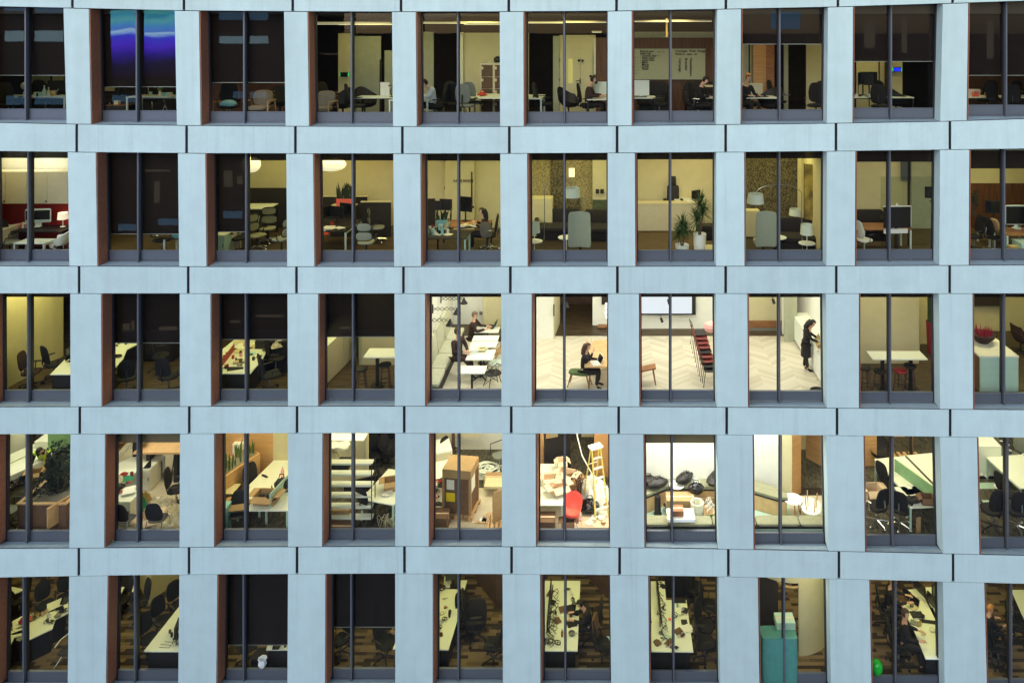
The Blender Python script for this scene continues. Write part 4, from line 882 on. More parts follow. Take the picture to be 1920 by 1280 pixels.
# base back wall of every storey
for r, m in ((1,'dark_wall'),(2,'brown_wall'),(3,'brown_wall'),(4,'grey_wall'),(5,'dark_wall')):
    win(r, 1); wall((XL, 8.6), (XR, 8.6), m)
# ------------------------------------------------------------------ top row
win(1, 1)
def R1(px, d, p=26, c=Y): lamp(px, d, p*.5, c, 1.2)
back(-120, 395, 5.2, 'dark_wall'); backpy(98, 118, 5.1, 'cream', 140, 152); backpy(54, 92, 5.1, 'grey_wall', 140, 158)
R1(60, 2.2, 18)
put('desk', desk, (2.3, .8), G(72, 2.9), 0, 'long white desk crowded with small office things')
put('desk_fan', lambda P: (P.add('cage', M().ball((0,0,.33), (.12,.05,.12), 16, 8), 'white_plastic'), P.add('stand', M().tube([(0,.03,.25),(0,.03,0)], [.012,.08], 8), 'white_plastic')), (), on(46, 2.7), 10, 'round white desk fan on the white desk', 'fan')
put('storage_box', shut_box, (.2,.2,.16,'card_pale'), on(100, 2.9), 12, 'small yellowish box at the right of the desk', 'box')
put('storage_box', shut_box, (.16,.14,.12,'bluish_white'), on(77, 2.8), 0, 'pale blue box in the middle of the desk', 'box')
put('spray_bottle', bottle, ('bluish_white',1.3), on(83, 2.75), 0, 'pale blue bottle standing beside the box', 'bottle')
put('bottle', bottle, ('off_white',1.1), on(91, 2.7), 0, 'off white bottle right of the pale blue one')
put('mug', mug, ('bluish_white',.045,.12), on(66, 2.7), 0, 'tall pale mug right of the mullion')
put('monitor', monitor, (), on(108, 3.2), 200, 'dark monitor at the right end of the desk')
put('office_chair', office_chair, (), G(15, 2.2), 60, 'black office chair at the left of the desk')
put('office_chair', office_chair, (), G(85, 3.9), 180, 'black office chair behind the crowded white desk')
put('paper_stack', sheets, (5,), on(112, 2.7), 10, 'stack of paper near the right pier', 'papers')
win(1, 2); R1(259, 2.2, 18)
backpy(196, 214, 5.1, 'cream', 160, 171)
put('desk', desk, (1.7, .8), G(300, 2.9), 0, 'white desk seen under the blind')
put('office_chair', office_chair, (), G(206, 3.4), -50, 'black office chair at the far left')
put('storage_box', shut_box, (.14,.14,.12,'cream'), on(220, 2.9, .45), 0, 'small cream box on a low dark cupboard', 'box')
put('low_cupboard', cabinet, (.7,.4,.45,'black','wood_furn',1), G(228, 2.9), 0, 'low dark cupboard with a wooden top', 'cupboard')
put('desk_lamp', lambda P: P.add('arm', M().tube([(0,0,0),(0,0,.3),(.2,-.05,.42)], .012, 5).lathe([(.001,0),(.08,0),(.08,.015)]).lathe([(.06,-.03),(.03,.05)], (.2,-.05,.42), 12), 'gold'), (), on(278, 2.9), 0, 'thin brass desk lamp', 'lamp')
put('mug', mug, ('aqua',.045,.12), on(306, 2.7), 0, 'blue mug on the white desk')
put('storage_box', shut_box, (.18,.14,.11,'bluish_white'), on(316, 2.8), 0, 'pale blue box right of the mug', 'box')
put('flower_vase', lambda P: (P.add('vase', M().lathe([(.001,0),(.04,0),(.05,.08),(.03,.15)], n=12), 'off_white'), P.add('flowers', M().ball((0,0,.22), (.08,.07,.07), 10, 6), 'leaf_bright')), (), on(300, 2.9), 0, 'small vase of flowers on the desk', 'vase')
put('power_cable', lambda P: P.add('cable', M().tube([(0,0,.62),(.02,0,.45),(-.04,0,.3),(-.07,0,.12)], .007, 5).tube([(.02,0,.45),(.09,0,.3),(.13,0,.1)], .007, 5), 'cable_white'), (), G(308, 2.6), 0, 'white cable hanging under the desk', 'cable')
put('office_chair', office_chair, (), G(285, 4), 170, 'black office chair behind the white desk')
win(1, 3); R1(460, 2.2, 26, (1,.75,.38)); back(380, 545, 4.6, 'wood_wall')
put('lounge_armchair', wood_armchair, (), G(487, 1.9), 4, 'wooden armchair with cream cushions', 'armchair')
put('office_chair', office_chair, (), G(428, 1.6), 20, 'black office chair in front of the wood wall')
put('office_chair', office_chair, (), G(432, 3.4), -160, 'dark chair back close to the wood wall')
put('lounge_chair', lounge_chair, (), G(525, 3.3), 30, 'dark pedestal chair right of the armchair')
put('side_table', round_table, (.35,.55,'wood_furn'), G(408, 2.9), 0, 'round wooden side table at the left')
put('blue_cushion', lambda P: P.add('cushion', M().ball((0,0,.1), (.26,.2,.13)), 'aqua'), (), G(428, 1.55, .5), 0, 'blue cushion on the black chair', 'cushion')
win(1, 4); R1(640, 1.9, 20); R1(690, 3.7, 20)
backpy(634, 657, 4.5, 'cream', 63, 222); backpy(664, 714, 4.7, 'grey_wall', 68, 222); backpy(721, 745, 4.7, 'grey_wall', 95, 222); backpy(711.5, 713.5, 4.4, 'black', 112, 222)
put('wall_display', panel_display, (), W(645.5, 144.5, 4.4), 0, 'small dark wall display with green glowing sides', 'display')
for nm, xa, d, py in (('front',663,3,43.5),('rear',700,4.2,46.5)): put('ceiling_light', strip, (2.4,), W(xa, py, d), 0, '%s slim hanging strip light' % nm, 'ceiling light', 'hanging strip lights of the top row')
put('ceiling_light', strip, (1.5,), W(608, 46, 4), 0, 'short hanging strip light at the left', 'ceiling light', 'hanging strip lights of the top row')
put('lounge_armchair', wood_armchair, (), G(604, 1.6), -6, 'wooden armchair with cream cushions at the left', 'armchair')
put('office_chair', office_chair, (), G(617, 2.6), 70, 'black office chair beside the wooden armchair')
put('lounge_chair', lounge_chair, (), G(643, 2.5), -20, 'black winged lounge chair below the display')
put('lounge_chair', lounge_chair, (), G(684, 2.9), 40, 'black winged lounge chair right of the mullion')
put('office_chair', office_chair, (), G(667, 1.9), 100, 'black office chair turned to the white desk')
put('desk', desk, (1.9,.8,.73,'white_lam','black'), G(727, 2.6), 0, 'white desk on black legs')
put('computer', monitor, (.34,.42,.03,'white_plastic','white_plastic'), on(722, 2.6), 160, 'white computer box on the desk', 'computer')
put('desk_lamp', lambda P: P.add('lamp', M().lathe([(.001,0),(.07,0),(.07,.02)]).tube([(0,0,0),(-.05,0,.2),(.05,0,.36),(-.12,0,.36)], .02, 6), 'black'), (), on(735, 2.4), 0, 'black desk lamp by the right pier', 'lamp')
win(1, 5); R1(800, 3.2, 22); R1(890, 2.6, 34)
backpy(780, 813, 4.9, 'grey_wall', 60, 222); backpy(860.5, 868, 4.5, 'off_white', 62, 222); backpy(868, 960, 4.6, 'cream', 62, 222); backpy(862, 869, 4.44, 'cream', 61, 64)
for nm, xa, d, py in (('left',823,3,44),('right',905,3,43.5)): put('ceiling_light', strip, (1.9,), W(xa, py, d), 0, '%s slim hanging strip light' % nm, 'ceiling light', 'hanging strip lights of the top row')
put('ceiling_light', strip, (1.3,), W(905, 46.5, 4.2), 0, 'short rear strip light', 'ceiling light', 'hanging strip lights of the top row')
person('man in white shirt bent over a laptop', G(812, 1.7), -72, SEAT, dict(ch=(0,-.08,.84), nk=(0,-.15,1.02), hd=(0,-.23,1.13), gaze=(0,-1,-.7)), top='cloth_white')
put('office_chair', office_chair, (), G(818, 1.75), -70, 'black office chair under the man in white')
put('laptop', white_laptop, (), G(791, 1.7, .74), 100, 'white laptop before the man')
put('desk', desk, (1.2,.8), G(772, 1.75), 0, 'white desk at the left pier')
put('office_chair', office_chair, (), G(832, 2.6), -30, 'black chair right behind the man')
put('office_chair', office_chair, (), G(857, 2.3), 160, 'black chair left of the wide mesh chairs')
put('office_chair', office_chair, ('mesh_grey','black'), G(873, 2.0), 170, 'wide dark mesh chair facing the window')
put('office_chair', office_chair, ('mesh_grey','black'), G(890, 2.9), 150, 'mesh chair beside the red bag')
put('red_bag', bag, (.28,'red',2), G(904, 3.0, .6), 0, 'bright red bag on a chair', 'bag')
put('desk', desk, (1.9,1.6,.73,'white_lam','black'), G(926, 2.9), 0, 'white desk in front of the lockers')
put('locker_cabinet', lockers, (), G(927, 4.0), 0, 'cream locker cabinet with brown doors')
put('helmet', lambda P: P.add('shell', M().ball((0,0,.1), (.16,.2,.12)), 'black_gloss'), (), G(934, 4, 1.75), 0, 'black object on top of the lockers', 'helmet')
put('paper_stack', sheets, (7,), G(922, 4, 1.75), 0, 'crumpled papers on the lockers', 'papers')
win(1, 6); R1(1010, 2.4, 14); R1(1080, 3.0, 34)
backpy(989, 991.5, 4.2, 'cream', 62, 222); backpy(1037, 1049, 4.7, 'grey_wall', 68, 222); backpy(1049, 1117, 4.8, 'cream', 66, 222); backpy(1113, 1117, 4.7, 'off_white', 72, 140); backpy(1117, 1150, 4.7, 'wood_wall', 71, 222)
k6 = (D+4.7)/D/S
put('door', door_leaf, (38*k6, 2.15,'cream',False,True), (X(1069,4.7),4.7,ZF()), 0, 'left leaf of the cream double door with a glass slit')
put('door', door_leaf, (23*k6, 2.15,'cream',False,False), (X(1100,4.7),4.7,ZF()), 0, 'right leaf of the cream double door')
for x, sd in ((1085.3,'left'), (1092.2,'right')): put('porthole', lambda P: P.add('disc', M().lathe([(.001,0),(.045,0),(.045,.02),(.001,.02)]).rot('X', 90), 'black'), (), W(x, 114, 4.6), 0, '%s round black disc on the cream double door' % sd, 'disc', 'discs on the double door')
put('lever_set', lambda P: P.add('handle', M().tube([(-.1,0,0),(.05,0,0),(.05,.05,0)], .014, 6).box(.03,.07,.04,.05,-.1,.06), 'black'), (), W(1085, 152, 4.58), 0, 'black lever latch on the cream double door', 'latch')
for nm, xa, d, py, L in (('left',1020,3,43.5,1.4),('right',1105,3,42.5,1.6)): put('ceiling_light', strip, (L,), W(xa, py, d), 0, '%s slim hanging strip light' % nm, 'ceiling light', 'hanging strip lights of the top row')
put('ceiling_light', strip, (.35,), W(1119, 61, 4.4), 0, 'tiny ceiling light above the wood wall', 'ceiling light')
put('desk', desk, (.9,1.4), G(993, 2.6), 0, 'white desk end at the left pier')
put('office_chair', office_chair, (), G(1018, 2.4), 110, 'black office chair beside the left desk end')
put('lounge_chair', lounge_chair, (), G(1066, 2.9), 60, 'black winged lounge chair before the double door')
person('bearded man with a bun working at a computer', G(1104, 2.0), 82, SEAT, dict(hd=(0,-.13,1.2), gaze=(0,-1,-.1)), top='cloth_brown', bun=True, beard=True)
put('office_chair', office_chair, (), G(1101, 2.05), 84, 'black office chair under the bearded man')
put('desk', desk, (1.3,1.3,.73,'white_lam','black'), G(1140, 2.3), 0, 'white desk of the bearded man')
put('computer', all_in_one, (.56,.5), G(1131, 2.35, .68), 176, 'white desktop computer seen from behind')
put('papers', sheets, (6,'card_pale'), on(1124, 2.0), 0, 'loose papers at the desk edge')
win(1, 7); R1(1257, 2.6, 34, (1,.82,.40))
backpy(1180, 1350, 4.9, 'grey_wall', 60, 71); backpy(1180, 1350, 4.95, 'wood_wall', 70, 230); k7 = (D+4.8)/D/S
wb = put('whiteboard', whiteboard, (2.62, 57*k7), W(1252, 149, 4.8), 0, 'long whiteboard with handwritten notes')
def scrawl(px, py, txt, size, rz, m='black', st=0):
    me = text_mesh(txt, size, m); o = link('writing', me, wb); o.rotation_euler = (radians(90), radians(rz), 0); p = W(px, py, 4.78); o.location = (p[0]-wb.location.x, p[1]-wb.location.y, p[2]-wb.location.z)
for i, t in enumerate(['Brand new', 'ideas list', '- Launch day', '- team plan', '- costs sum', '- Main', '  More', '- Draft', '  Next']): scrawl(1200, 98.5+i*4.1, t, .11, 0)
for i in range(6): scrawl(1190, 109+i*6, 'ok  %d' % (i*3+2), .06, 0, 'grey_plastic')
scrawl(1233, 99, 'Start  Fix', .07, 0, 'grey_plastic'); scrawl(1222, 106, '+ - -  Notes ..', .06, 0, 'grey_plastic')
scrawl(1266, 98, 'Concepts  Web  Design', .11, 0); scrawl(1266, 103.6, 'Platform  team  ok', .10, 0)
for x, t in ((1273,'Campaign'),(1284.5,'Branded'),(1293.5,'Newsletters')): scrawl(x, 109.5, t, .125, 90)
for nm, xa, d, py in (('left',1217,3,41),('right',1292,3,40.5)): put('ceiling_light', strip, (1.5,), W(xa, py, d), 0, '%s slim hanging strip light' % nm, 'ceiling light', 'hanging strip lights of the top row')
put('hanging_duct', lambda P: P.add('duct', M().box(-.03,.03,-.03,.03,-.42,.2), 'gold'), (), W(1250, 46, 3.2), 0, 'short cream drop pole from the ceiling', 'pole')
put('sofa', sofa, (1.1,), G(1224, 3.9), 0, 'high backed dark sofa left of the mullion', s=(1,1,1.25)); put('sofa', sofa, (1.3,), G(1318, 3.9), 0, 'high backed dark sofa behind the man', s=(1,1,1.25))
put('desk', desk, (.9,.8,.73,'white_lam','black'), G(1202, 2.5), 0, 'white desk at the left pier')
put('computer', monitor, (.52,.48,.03,'white_plastic','white_plastic'), on(1202, 2.7), 180, 'white computer seen from behind', 'computer')
put('keyboard', keyboard, (), on(1200, 2.35), 15, 'black keyboard and tools on the left desk')
put('office_chair', office_chair, (), G(1236, 2.3), -100, 'black office chair left of the mullion')
person('dark haired man in black reading at a desk', G(1313, 1.9), 62, SEAT, dict(hd=(0,-.16,1.2), gaze=(0,-1,-.45)), top='cloth_black')
put('office_chair', office_chair, ('black_mesh','chrome'), G(1309, 2.0), 64, 'black office chair under the reading man')
put('desk', desk, (.9,1.0,.76,'white_lam','black'), G(1346, 2.4), 0, 'white desk of the reading man')
put('open_book', book, ('paper',.3,.34), G(1335, 2.2, .765), 25, 'open white book on the desk', 'book')
put('side_shelf', lambda P: (P.add('board', M().box(-.35,.35,-.2,.2,1.0,1.04), 'cream'), P.add('side_panel', M().box(-.35,-.3,-.2,.2,0,1.0), 'black'), P.add('side_panel', M().box(.3,.35,-.2,.2,0,1.0), 'black')), (), G(1334, 3.2), 0, 'dark side shelf with a cream top', 'shelf')
win(1, 8); R1(1440, 2.6, 30, (1,.8,.4))
backpy(1390, 1411, 4.6, 'grey_wall', 80, 222); backpy(1404, 1406.5, 4.3, 'black', 60, 222); backpy(1412, 1437, 4.4, 'wood_pale', 60, 222); backpy(1437, 1452, 4.35, 'wood_furn', 60, 222); backpy(1512, 1560, 4.2, 'cream', 60, 222); backpy(1470, 1478, 4.5, 'grey_wall', 60, 222)
person('fair haired woman hidden behind a desk', G(1398, 2.3), 30, SEAT, dict(hd=(0,-.1,1.26)), top='cloth_black', hair='hair_blond')
put('desk', desk, (1.0,.9,.73,'white_lam','black'), G(1424, 2.6), 0, 'small white desk left of the mullion')
put('keyboard', keyboard, (), on(1420, 2.4), 10, 'black keyboard on the small white desk')
put('divider_board', screen_divider, (.7,.35,'beige_board'), G(1410, 3.2, .73), 0, 'beige board behind the small white desk', 'divider')
put('lounge_chair', lounge_chair, (), G(1444, 2.6), -40, 'black winged chair at the mullion'); put('office_chair', office_chair, (), G(1458, 3.2), 60, 'dark office chair right of the winged chair')
put('laptop', laptop, (), on(1473, 3.0), 60, 'opened laptop with a pale rim')
put('office_chair', office_chair, ('black_mesh','chrome'), G(1530, 2.0), -20, 'black office chair near the right reveal')
put('office_chair', office_chair, (), G(1545, 2.8), -10, 'second black chair tucked at the right reveal')
win(1, 9); R1(1690, 2.6, 26); R1(1630, 3.7, 22)
backpy(1606, 1660, 4.4, 'cream', 110, 222); backpy(1671, 1692, 4.3, 'cream', 110, 225); backpy(1660, 1671, 4.2, 'dark_wall', 60, 225); backpy(1648.5, 1650, 4.3, 'brown_wall', 110, 200)
put('wall_display', panel_display, ('led_green','led_blue'), W(1682, 135, 4.2), 0, 'wall display with blue screen and green sides', 'display')
for i, (x, d, rz) in enumerate(((1611,2.7,60),(1619,3.0,20),(1636,3.0,0),(1629,2.6,180))): put('monitor', monitor, (.30,.40,.36), on(x, d), rz, ['tilted monitor at the far left','small monitor second from left','tall monitor in the middle','low monitor seen from behind'][i])
put('desk', desk, (2.1,.8,.73,'white_lam','black'), G(1643, 2.7), 0, 'white desk full of black monitors')
put('office_chair', office_chair, (), G(1657, 3.5), 120, 'black chair behind the monitors'); put('lounge_chair', lounge_chair, (), G(1680, 2.9), 120, 'black winged chair below the display')
put('office_chair', office_chair, (), G(1650, 1.8), 150, 'black chair in front of the white desk')
for i, x in enumerate((1606, 1631, 1640)): put('mug', mug, ('off_white',.04,.1), on(x, 2.45), i*70, ['mug at the left end of the desk','mug below the tall monitor','mug right of the tall monitor'][i])
put('ceiling_sign', lambda P: P.add('lit_sign', M().hexa([(-.1,0,-.06),(.08,0,-.06),(.08,.02,-.06),(-.1,.02,-.06),(-.07,0,.05),(.11,0,.05),(.11,.02,.05),(-.07,.02,.05)]), 'led_red'), (), W(1658.5, 15, .55), 0, 'small glowing red sign at the window head', 'sign')
win(1, 10); R1(1860, 2.8, 26, (1,.72,.35)); back(1780, 2010, 4.8, 'brown_wall')
put('desk', desk, (2.6,.8,.73,'white_lam','black'), G(1870, 2.7), 0, 'long white desk across the window')
put('laptop', white_laptop, (), on(1826, 2.8), 160, 'white laptop at the left end'); put('storage_box', shut_box, (.14,.14,.16,'coral'), on(1829, 2.55), 0, 'small orange pink box by the laptop', 'box')
put('mug', mug, ('wood_light',.04,.12), on(1848, 2.7), 0, 'wooden pencil pot on the desk'); put('bowl', mug, ('white_plastic',.09,.08), on(1864, 2.5), 0, 'white bowl left of the mullion')
put('office_chair', office_chair, (), G(1850, 3.7), 180, 'dark chair behind the long desk'); put('office_chair', office_chair, (), G(1872, 1.8), 20, 'black chair right under the mullion'); put('office_chair', office_chair, (), G(1893, 3.4), 190, 'dark chair behind the desk at the right')
put('office_chair', office_chair, (), G(1895, 1.8), 160, 'black chair tucked under the desk at the right'); put('book', book, ('card',.25,.3), on(1908, 2.6), 10, 'brown book at the right end of the desk')
# ------------------------------------------------------------------ second row
def R2(px, d, p=34, c=Y): lamp(px, d, p*.6, c, 1.3)
win(2, 1); floor(-180, 140, .5, 7, 'floor_dark')
back(-100, 190, 2.45, 'white_wall', 1.75, 3.36); back(-100, 190, 2.44, 'red_wall', 0, 1.75); lamp(25, 2.25, 4.2, (1,.95,.75), .4); lamp(85, 2.25, 5.4, (1,.95,.75), .4); R2(50, 1.0, 6, (1,.9,.6)); R2(60, 1.6, 20, (1,.9,.6))
wall(G(-2, 2.4), G(-16, 1.0), 'cream')
k = (D+4)/D/S
put('wall_cupboard', lambda P: (P.add('carcass', M().box(-1.3,1.3,0,.4,0,1.0), 'beige_board'), [P.add('cupboard_door', M().box(x+.005,x+.645,-.018,-.001,.01,.99), 'beige_board') for x in (-1.3,-.65,0,.65)], [P.add('knob', M().ball((x,-.03,.08), .025, 8, 5), 'black') for x in (-.68,.62)]), (), W(50, 382, 2.0), 0, 'row of beige wall cupboards over a red wall', 'cupboard')
put('desk', desk, (2.4,.75,.73,'black','black'), G(60, 1.95), 0, 'long black desk below the cupboards')
put('desktop_computer', all_in_one, (.75,.55), on(71, 2.0, .76), 8, 'wide desktop screen with a pale rim', 'computer')
put('table_lamp', table_lamp, (.44,.15,'shade_lit'), on(118, 2.0, .76), 0, 'white shaded table lamp by the right pier'); lamp(119, 2.0, 1.0, (1,.6,.35), .1, drop=2.0)
put('side_table', desk, (.92,.5,.62,'white_metal','white_metal'), G(66, .95), 0, 'small white side table', 'table')
put('office_chair', curved_chair, (), G(18, 1.3), 120, 'dark office chair with a pale mesh back')
put('shell_chair', shell_armchair, ('white_plastic',), G(113, 1.2), -70, 'white moulded shell chair', 'chair')
put('office_chair', office_chair, (), G(6, 1.8), 200, 'black office chair at the far left wall')
for i, (x, m, h) in enumerate(((31,'card_pale',.1),(36,'coral',.12),(46,'paper',.16),(50,'card',.12))): put('storage_box', shut_box, (.14,.12,h,m), on(x, 2.0), i*20, ['cream box at the left of the desk','small orange box on the black desk','white box beside the screen','brown box touching the screen'][i], 'box')
put('chest_of_drawers', cabinet, (.6,.6,.85,'beige_board','beige_board',1), G(2, 1.6), 0, 'beige cabinet at the left edge', 'cabinet')
win(2, 2); back(150, 350, 4.6, 'cream'); R2(262, 3, 22); floor(150, 350, .5, 5, 'floor_olive')
put('office_chair', office_chair, ('black_mesh','chrome'), G(303, 1.6), 80, 'black office chair with shining fittings')
put('monitor', monitor, (.5,.36,.2,'aqua','aqua'), G(333, 1.5, .75), 180, 'light blue screen back at the right', 'monitor'); put('monitor', monitor, (.42,.25,.02,'aqua','aqua'), G(336, 1.3, .62), 180, 'lower light blue screen back', 'monitor')
put('desk', desk, (.9,.7,.6,'black','white_metal'), G(346, 1.6), 0, 'black desk with pale legs by the right pier')
win(2, 3); back(380, 545, 5.0, 'cream'); backpy(457, 545, 4.7, 'dark_sofa', 353, 452); R2(440, 1.8, 16); R2(500, 3.2, 36); floor(380, 545, .5, 6, 'floor_wood')
put('paper_lantern', paper_lantern, (.30,.82), W(470.5, 309, 3.0), 0, 'round white paper lantern crossed by the mullion', 'lamp'); lamp(470, 3.0, 3, (1,.93,.7), .2, drop=.9)
put('desk', desk, (1.1,.75,.95,'white_lam','black'), G(482, 3.9), 0, 'high white desk top against the dark partition')
put('cabinet', cabinet, (.55,.6,.72,'mint','white_lam',1), G(414, 1.5), 0, 'pale mint cabinet under the blind'); put('cabinet', cabinet, (.35,.6,.72,'beige_board','beige_board',1), G(433, 1.9), 0, 'beige cabinet right of the mint one')
put('laptop', laptop, ('white_plastic',), on(471, 2.8, .62), -10, 'white laptop on the dark desk'); put('desk', desk, (.8,.7,.62,'black','black'), G(470, 2.9), 0, 'dark desk holding the white laptop')
put('office_chair', curved_chair, ('cushion_olive',), G(502, 2.9), 15, 'olive mesh chair in the middle'); put('office_chair', curved_chair, ('cushion_olive',), G(482, 2.1), 60, 'olive mesh chair nearer the mullion'); put('office_chair', curved_chair, ('upholstery',), G(528, 1.7), -110, 'pale mesh chair by the right pier')
put('office_chair', office_chair, (), G(448, 1.8), 60, 'black office chair under the blind')
win(2, 4); back(545, 760, 5.0, 'cream'); floor(545, 760, .5, 6, 'floor_wood'); R2(625, 3.2, 30, (1,.80,.32)); R2(710, 2.6, 34, (1,.78,.30))
put('paper_lantern', paper_lantern, (.44,.42), W(623, 309.5, 3.0), 0, 'wide oval ribbed paper lantern', 'lamp')
put('partition_screen', screen_divider, (1.9,.95), G(637, 4.4, .2), 0, 'long dark partition with cream cap', 'partition')
put('plant_trough', trough, (.55,.22,.24,'coral',26,.55,'leaf_dark'), W(648, 385, 3.7), 0, 'red trough of dark spiky plants', 'plant'); 
put('shelf_unit', cabinet, (.8,.35,1.15,'dark_sofa','cream',1), (X(645,3.75),3.75,Z(385,3.7)-1.15), 0, 'dark shelf unit carrying the red trough', 'shelf')
put('partition_screen', screen_divider, (1.0,1.15), G(705, 3.6), 0, 'short dark partition behind the grey chair', 'partition')
put('desk', desk, (1.5,1.5,.73,'black','white_metal'), G(620, 2.3), 0, 'black desk on pale legs')
for i, (x, d, rz) in enumerate(((631,2.7,-16),(649,3.1,-22),(607,2.6,60))): put('monitor', monitor, (.50,.34,.16,'black'), on(x, d), rz, ['wide black monitor left of the mullion','black monitor beside the mullion','black monitor turned to the left'][i])
put('papers', sheets, (8,'paper',.3,.4), on(617, 1.9), 20, 'thick stack of white paper'); put('papers', sheets, (3,'paper'), on(637, 1.95), 60, 'thin white sheets right of the stack')
put('mug', mug, ('red',), on(622, 2.3), 0, 'red mug between papers and monitors')
put('office_chair', curved_chair, ('upholstery',), G(687, 1.35), 180, 'grey mesh chair with two part back'); put('office_chair', curved_chair, ('mesh_grey',), G(706, 3.0), 100, 'dark mesh chair behind the grey one')
win(2, 5); back(760, 960, 4.7, 'cream'); backpy(770, 815, 4.6, 'dark_sofa', 373, 460); R2(830, 2.2, 26); R2(905, 2.6, 30); floor(760, 960, .5, 6, 'floor_wood')
backpy(835, 890, 4.62, 'cream', 290, 452); kk = (D+4.5)/D/S
put('door', door_leaf, (55*kk, 2.75,'cream',True), (X(862,4.5),4.5,ZF()), 0, 'tall cream door with a long black pull bar')
o = put('door_lettering', lambda P: P.add('letters', text_mesh('GAME ROOM', .115, 'black'), 'black'), (), W(849.5, 341, 4.42), 0, 'small black room name lettering on the cream door', 'sign'); o.rotation_euler = (radians(90), 0, 0)
put('round_latch', lambda P: P.add('knob', M().ball((0,0,0), .04), 'black'), (), W(887, 388, 4.45), 0, 'round black latch on the tall cream door', 'latch')
person('long haired person in black at a crowded desk', G(910, 2.1), -84, SEAT, dict(wr=(.15,-.3,.86), hd=(0,-.1,1.2)), top='cloth_black', long_hair=True)
put('office_chair', office_chair, ('black_mesh','chrome'), G(917, 2.1), -80, 'high black office chair under the person')
put('grey_coat', lambda P: P.add('coat', M().pad((0,0,0), (.4,.5,.07)).rot('X', 70), 'cloth_grey'), (), G(911, 1.8, .72), 30, 'grey coat hanging on the chair side', 'coat')
put('desk', desk, (1.7,.8,.73,'black','mint'), G(825, 1.2), 0, 'mint framed black desk along the window'); put('desk', desk, (1.6,.9,.73,'wood_furn','black'), G(872, 2.5), 0, 'brown desk in front of the person')
for i, (x, d, rz, w, h) in enumerate(((821,3.0,170,.32,.3),(836,3.0,170,.42,.36),(872,2.8,-20,.5,.48),(846,1.9,100,.4,.3))): put('monitor', monitor, (w,h,.3), on(x, d), rz, ['small dark monitor back at the left','dark monitor back left of the mullion','large black monitor right of the mullion','monitor seen edge on at the mullion'][i])
for i, (x, d, s2) in enumerate(((814,1.15,1.0),(829,1.25,1.1),(824,1.35,1.0))): put('bottle', bottle, ('bluish_white' if i < 1 else 'aqua', s2), on(x, d), 0, ['pale blue bottle nearest the window','aqua bottle beside the pale blue one','aqua jar behind the pale blue bottle'][i])
for i, (x, m) in enumerate(((800,'crimson'),(806,'white_plastic'),(811,'crimson'),(826,'off_white'),(838,'cream'),(843,'off_white'))): put('mug', mug, (m,), on(x, 1.7+.12*i), i*40, ['dark red pot at the far left','white mug by the red pot','second red pot','off white mug behind the bottles','cream mug near the mullion','off white cup at the mullion'][i])
for i, (x, m) in enumerate(((868,'cream'),(878,'card_pale'),(889,'paper'),(886,'card'))): put('papers', sheets, (4+i,m), on(x, 2.2+.15*(i%2)), i*25, ['cream papers right of the mullion','tan papers on the brown desk','white papers before the person','brown paper heap by the person'][i])
put('plant_pot', trough, (.3,.2,.18,'aqua',14,.3,'leaf_dark'), on(829, 2.3), 0, 'leafy plant in a small aqua box', 'plant')
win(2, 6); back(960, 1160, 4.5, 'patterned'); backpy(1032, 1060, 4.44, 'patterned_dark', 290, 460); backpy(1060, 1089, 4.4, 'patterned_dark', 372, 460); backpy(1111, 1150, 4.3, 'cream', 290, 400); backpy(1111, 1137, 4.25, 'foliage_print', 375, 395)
R2(1010, 2.6, 34); R2(1100, 2.8, 34); floor(960, 1160, .5, 6, 'floor_dark')
put('arc_lamp', arc_lamp, (.85,2.3,1), G(1019, 1.7), 0, 'thin arc floor lamp with drum shade', 'lamp')
put('wall_pillar', lambda P: P.add('pillar', M().box(-.35,.35,-.25,.25,0,1.25).box(-.28,.28,-.26,-.25,1.05,1.08), 'cream'), (), G(1017, 3.9), 0, 'cream pillar stub with a thin shelf line', 'pillar')
put('side_lamp', floor_lamp, (1.02,.17), G(1002, 1.5), 0, 'pale drum lamp on a round shelf table', 'lamp')
put('highback_chair', highback_chair, (), G(1088, 1.3), 178, 'grey high backed lounge chair seen from behind', 'chair', s=(.9,.95,1.12))
put('side_table', round_table, (.26,.58,'white_plastic','metal'), G(1062, 1.5), 0, 'small round white side table')
put('sofa', sofa, (1.6,), G(1048, 3.5), 0, 'low dark sofa behind the round table'); put('sofa', sofa, (1.4,), G(1130, 3.4), 0, 'low dark sofa at the right pier')
put('picture_pair', lambda P: P.add('frames', M().box(-.14,-.02,-.01,.01,0,.15).box(.02,.14,-.01,.01,0,.15), 'black'), (), W(1124.5, 363, 4.2), 0, 'pair of small dark frames on the cream wall', 'picture')
put('wall_light', lambda P: P.add('glow', M().box(-.1,.1,-.02,.02,0,.3), 'strip_light'), (), W(1072, 332, 4.3), 0, 'small lit yellow wall light', 'lamp')
put('console_table', cabinet, (.55,.3,.6,'wood_pale','wood_light',1), G(1123, 4.0), 0, 'pale wooden console under the green print', 'console')
win(2, 7); back(1160, 1350, 5.0, 'cream'); backpy(1260, 1350, 4.9, 'cream', 290, 440); R2(1215, 2.8, 40, (1,.86,.5)); R2(1310, 3.2, 44, (1,.83,.45)); floor(1160, 1350, .5, 7, 'floor_olive')
put('reception_counter', lambda P: (P.add('front', M().box(-1.1,1.1,-.03,.03,.04,.94), 'beige_board'), P.add('top', M().box(-1.12,1.12,-.04,.3,.94,.99), 'cream'), P.add('desk_leaf', M().box(.3,1.1,.31,.8,.96,1.0), 'white_lam')), (), F(1250, 434.5), 0, 'long cream reception counter', 'counter')
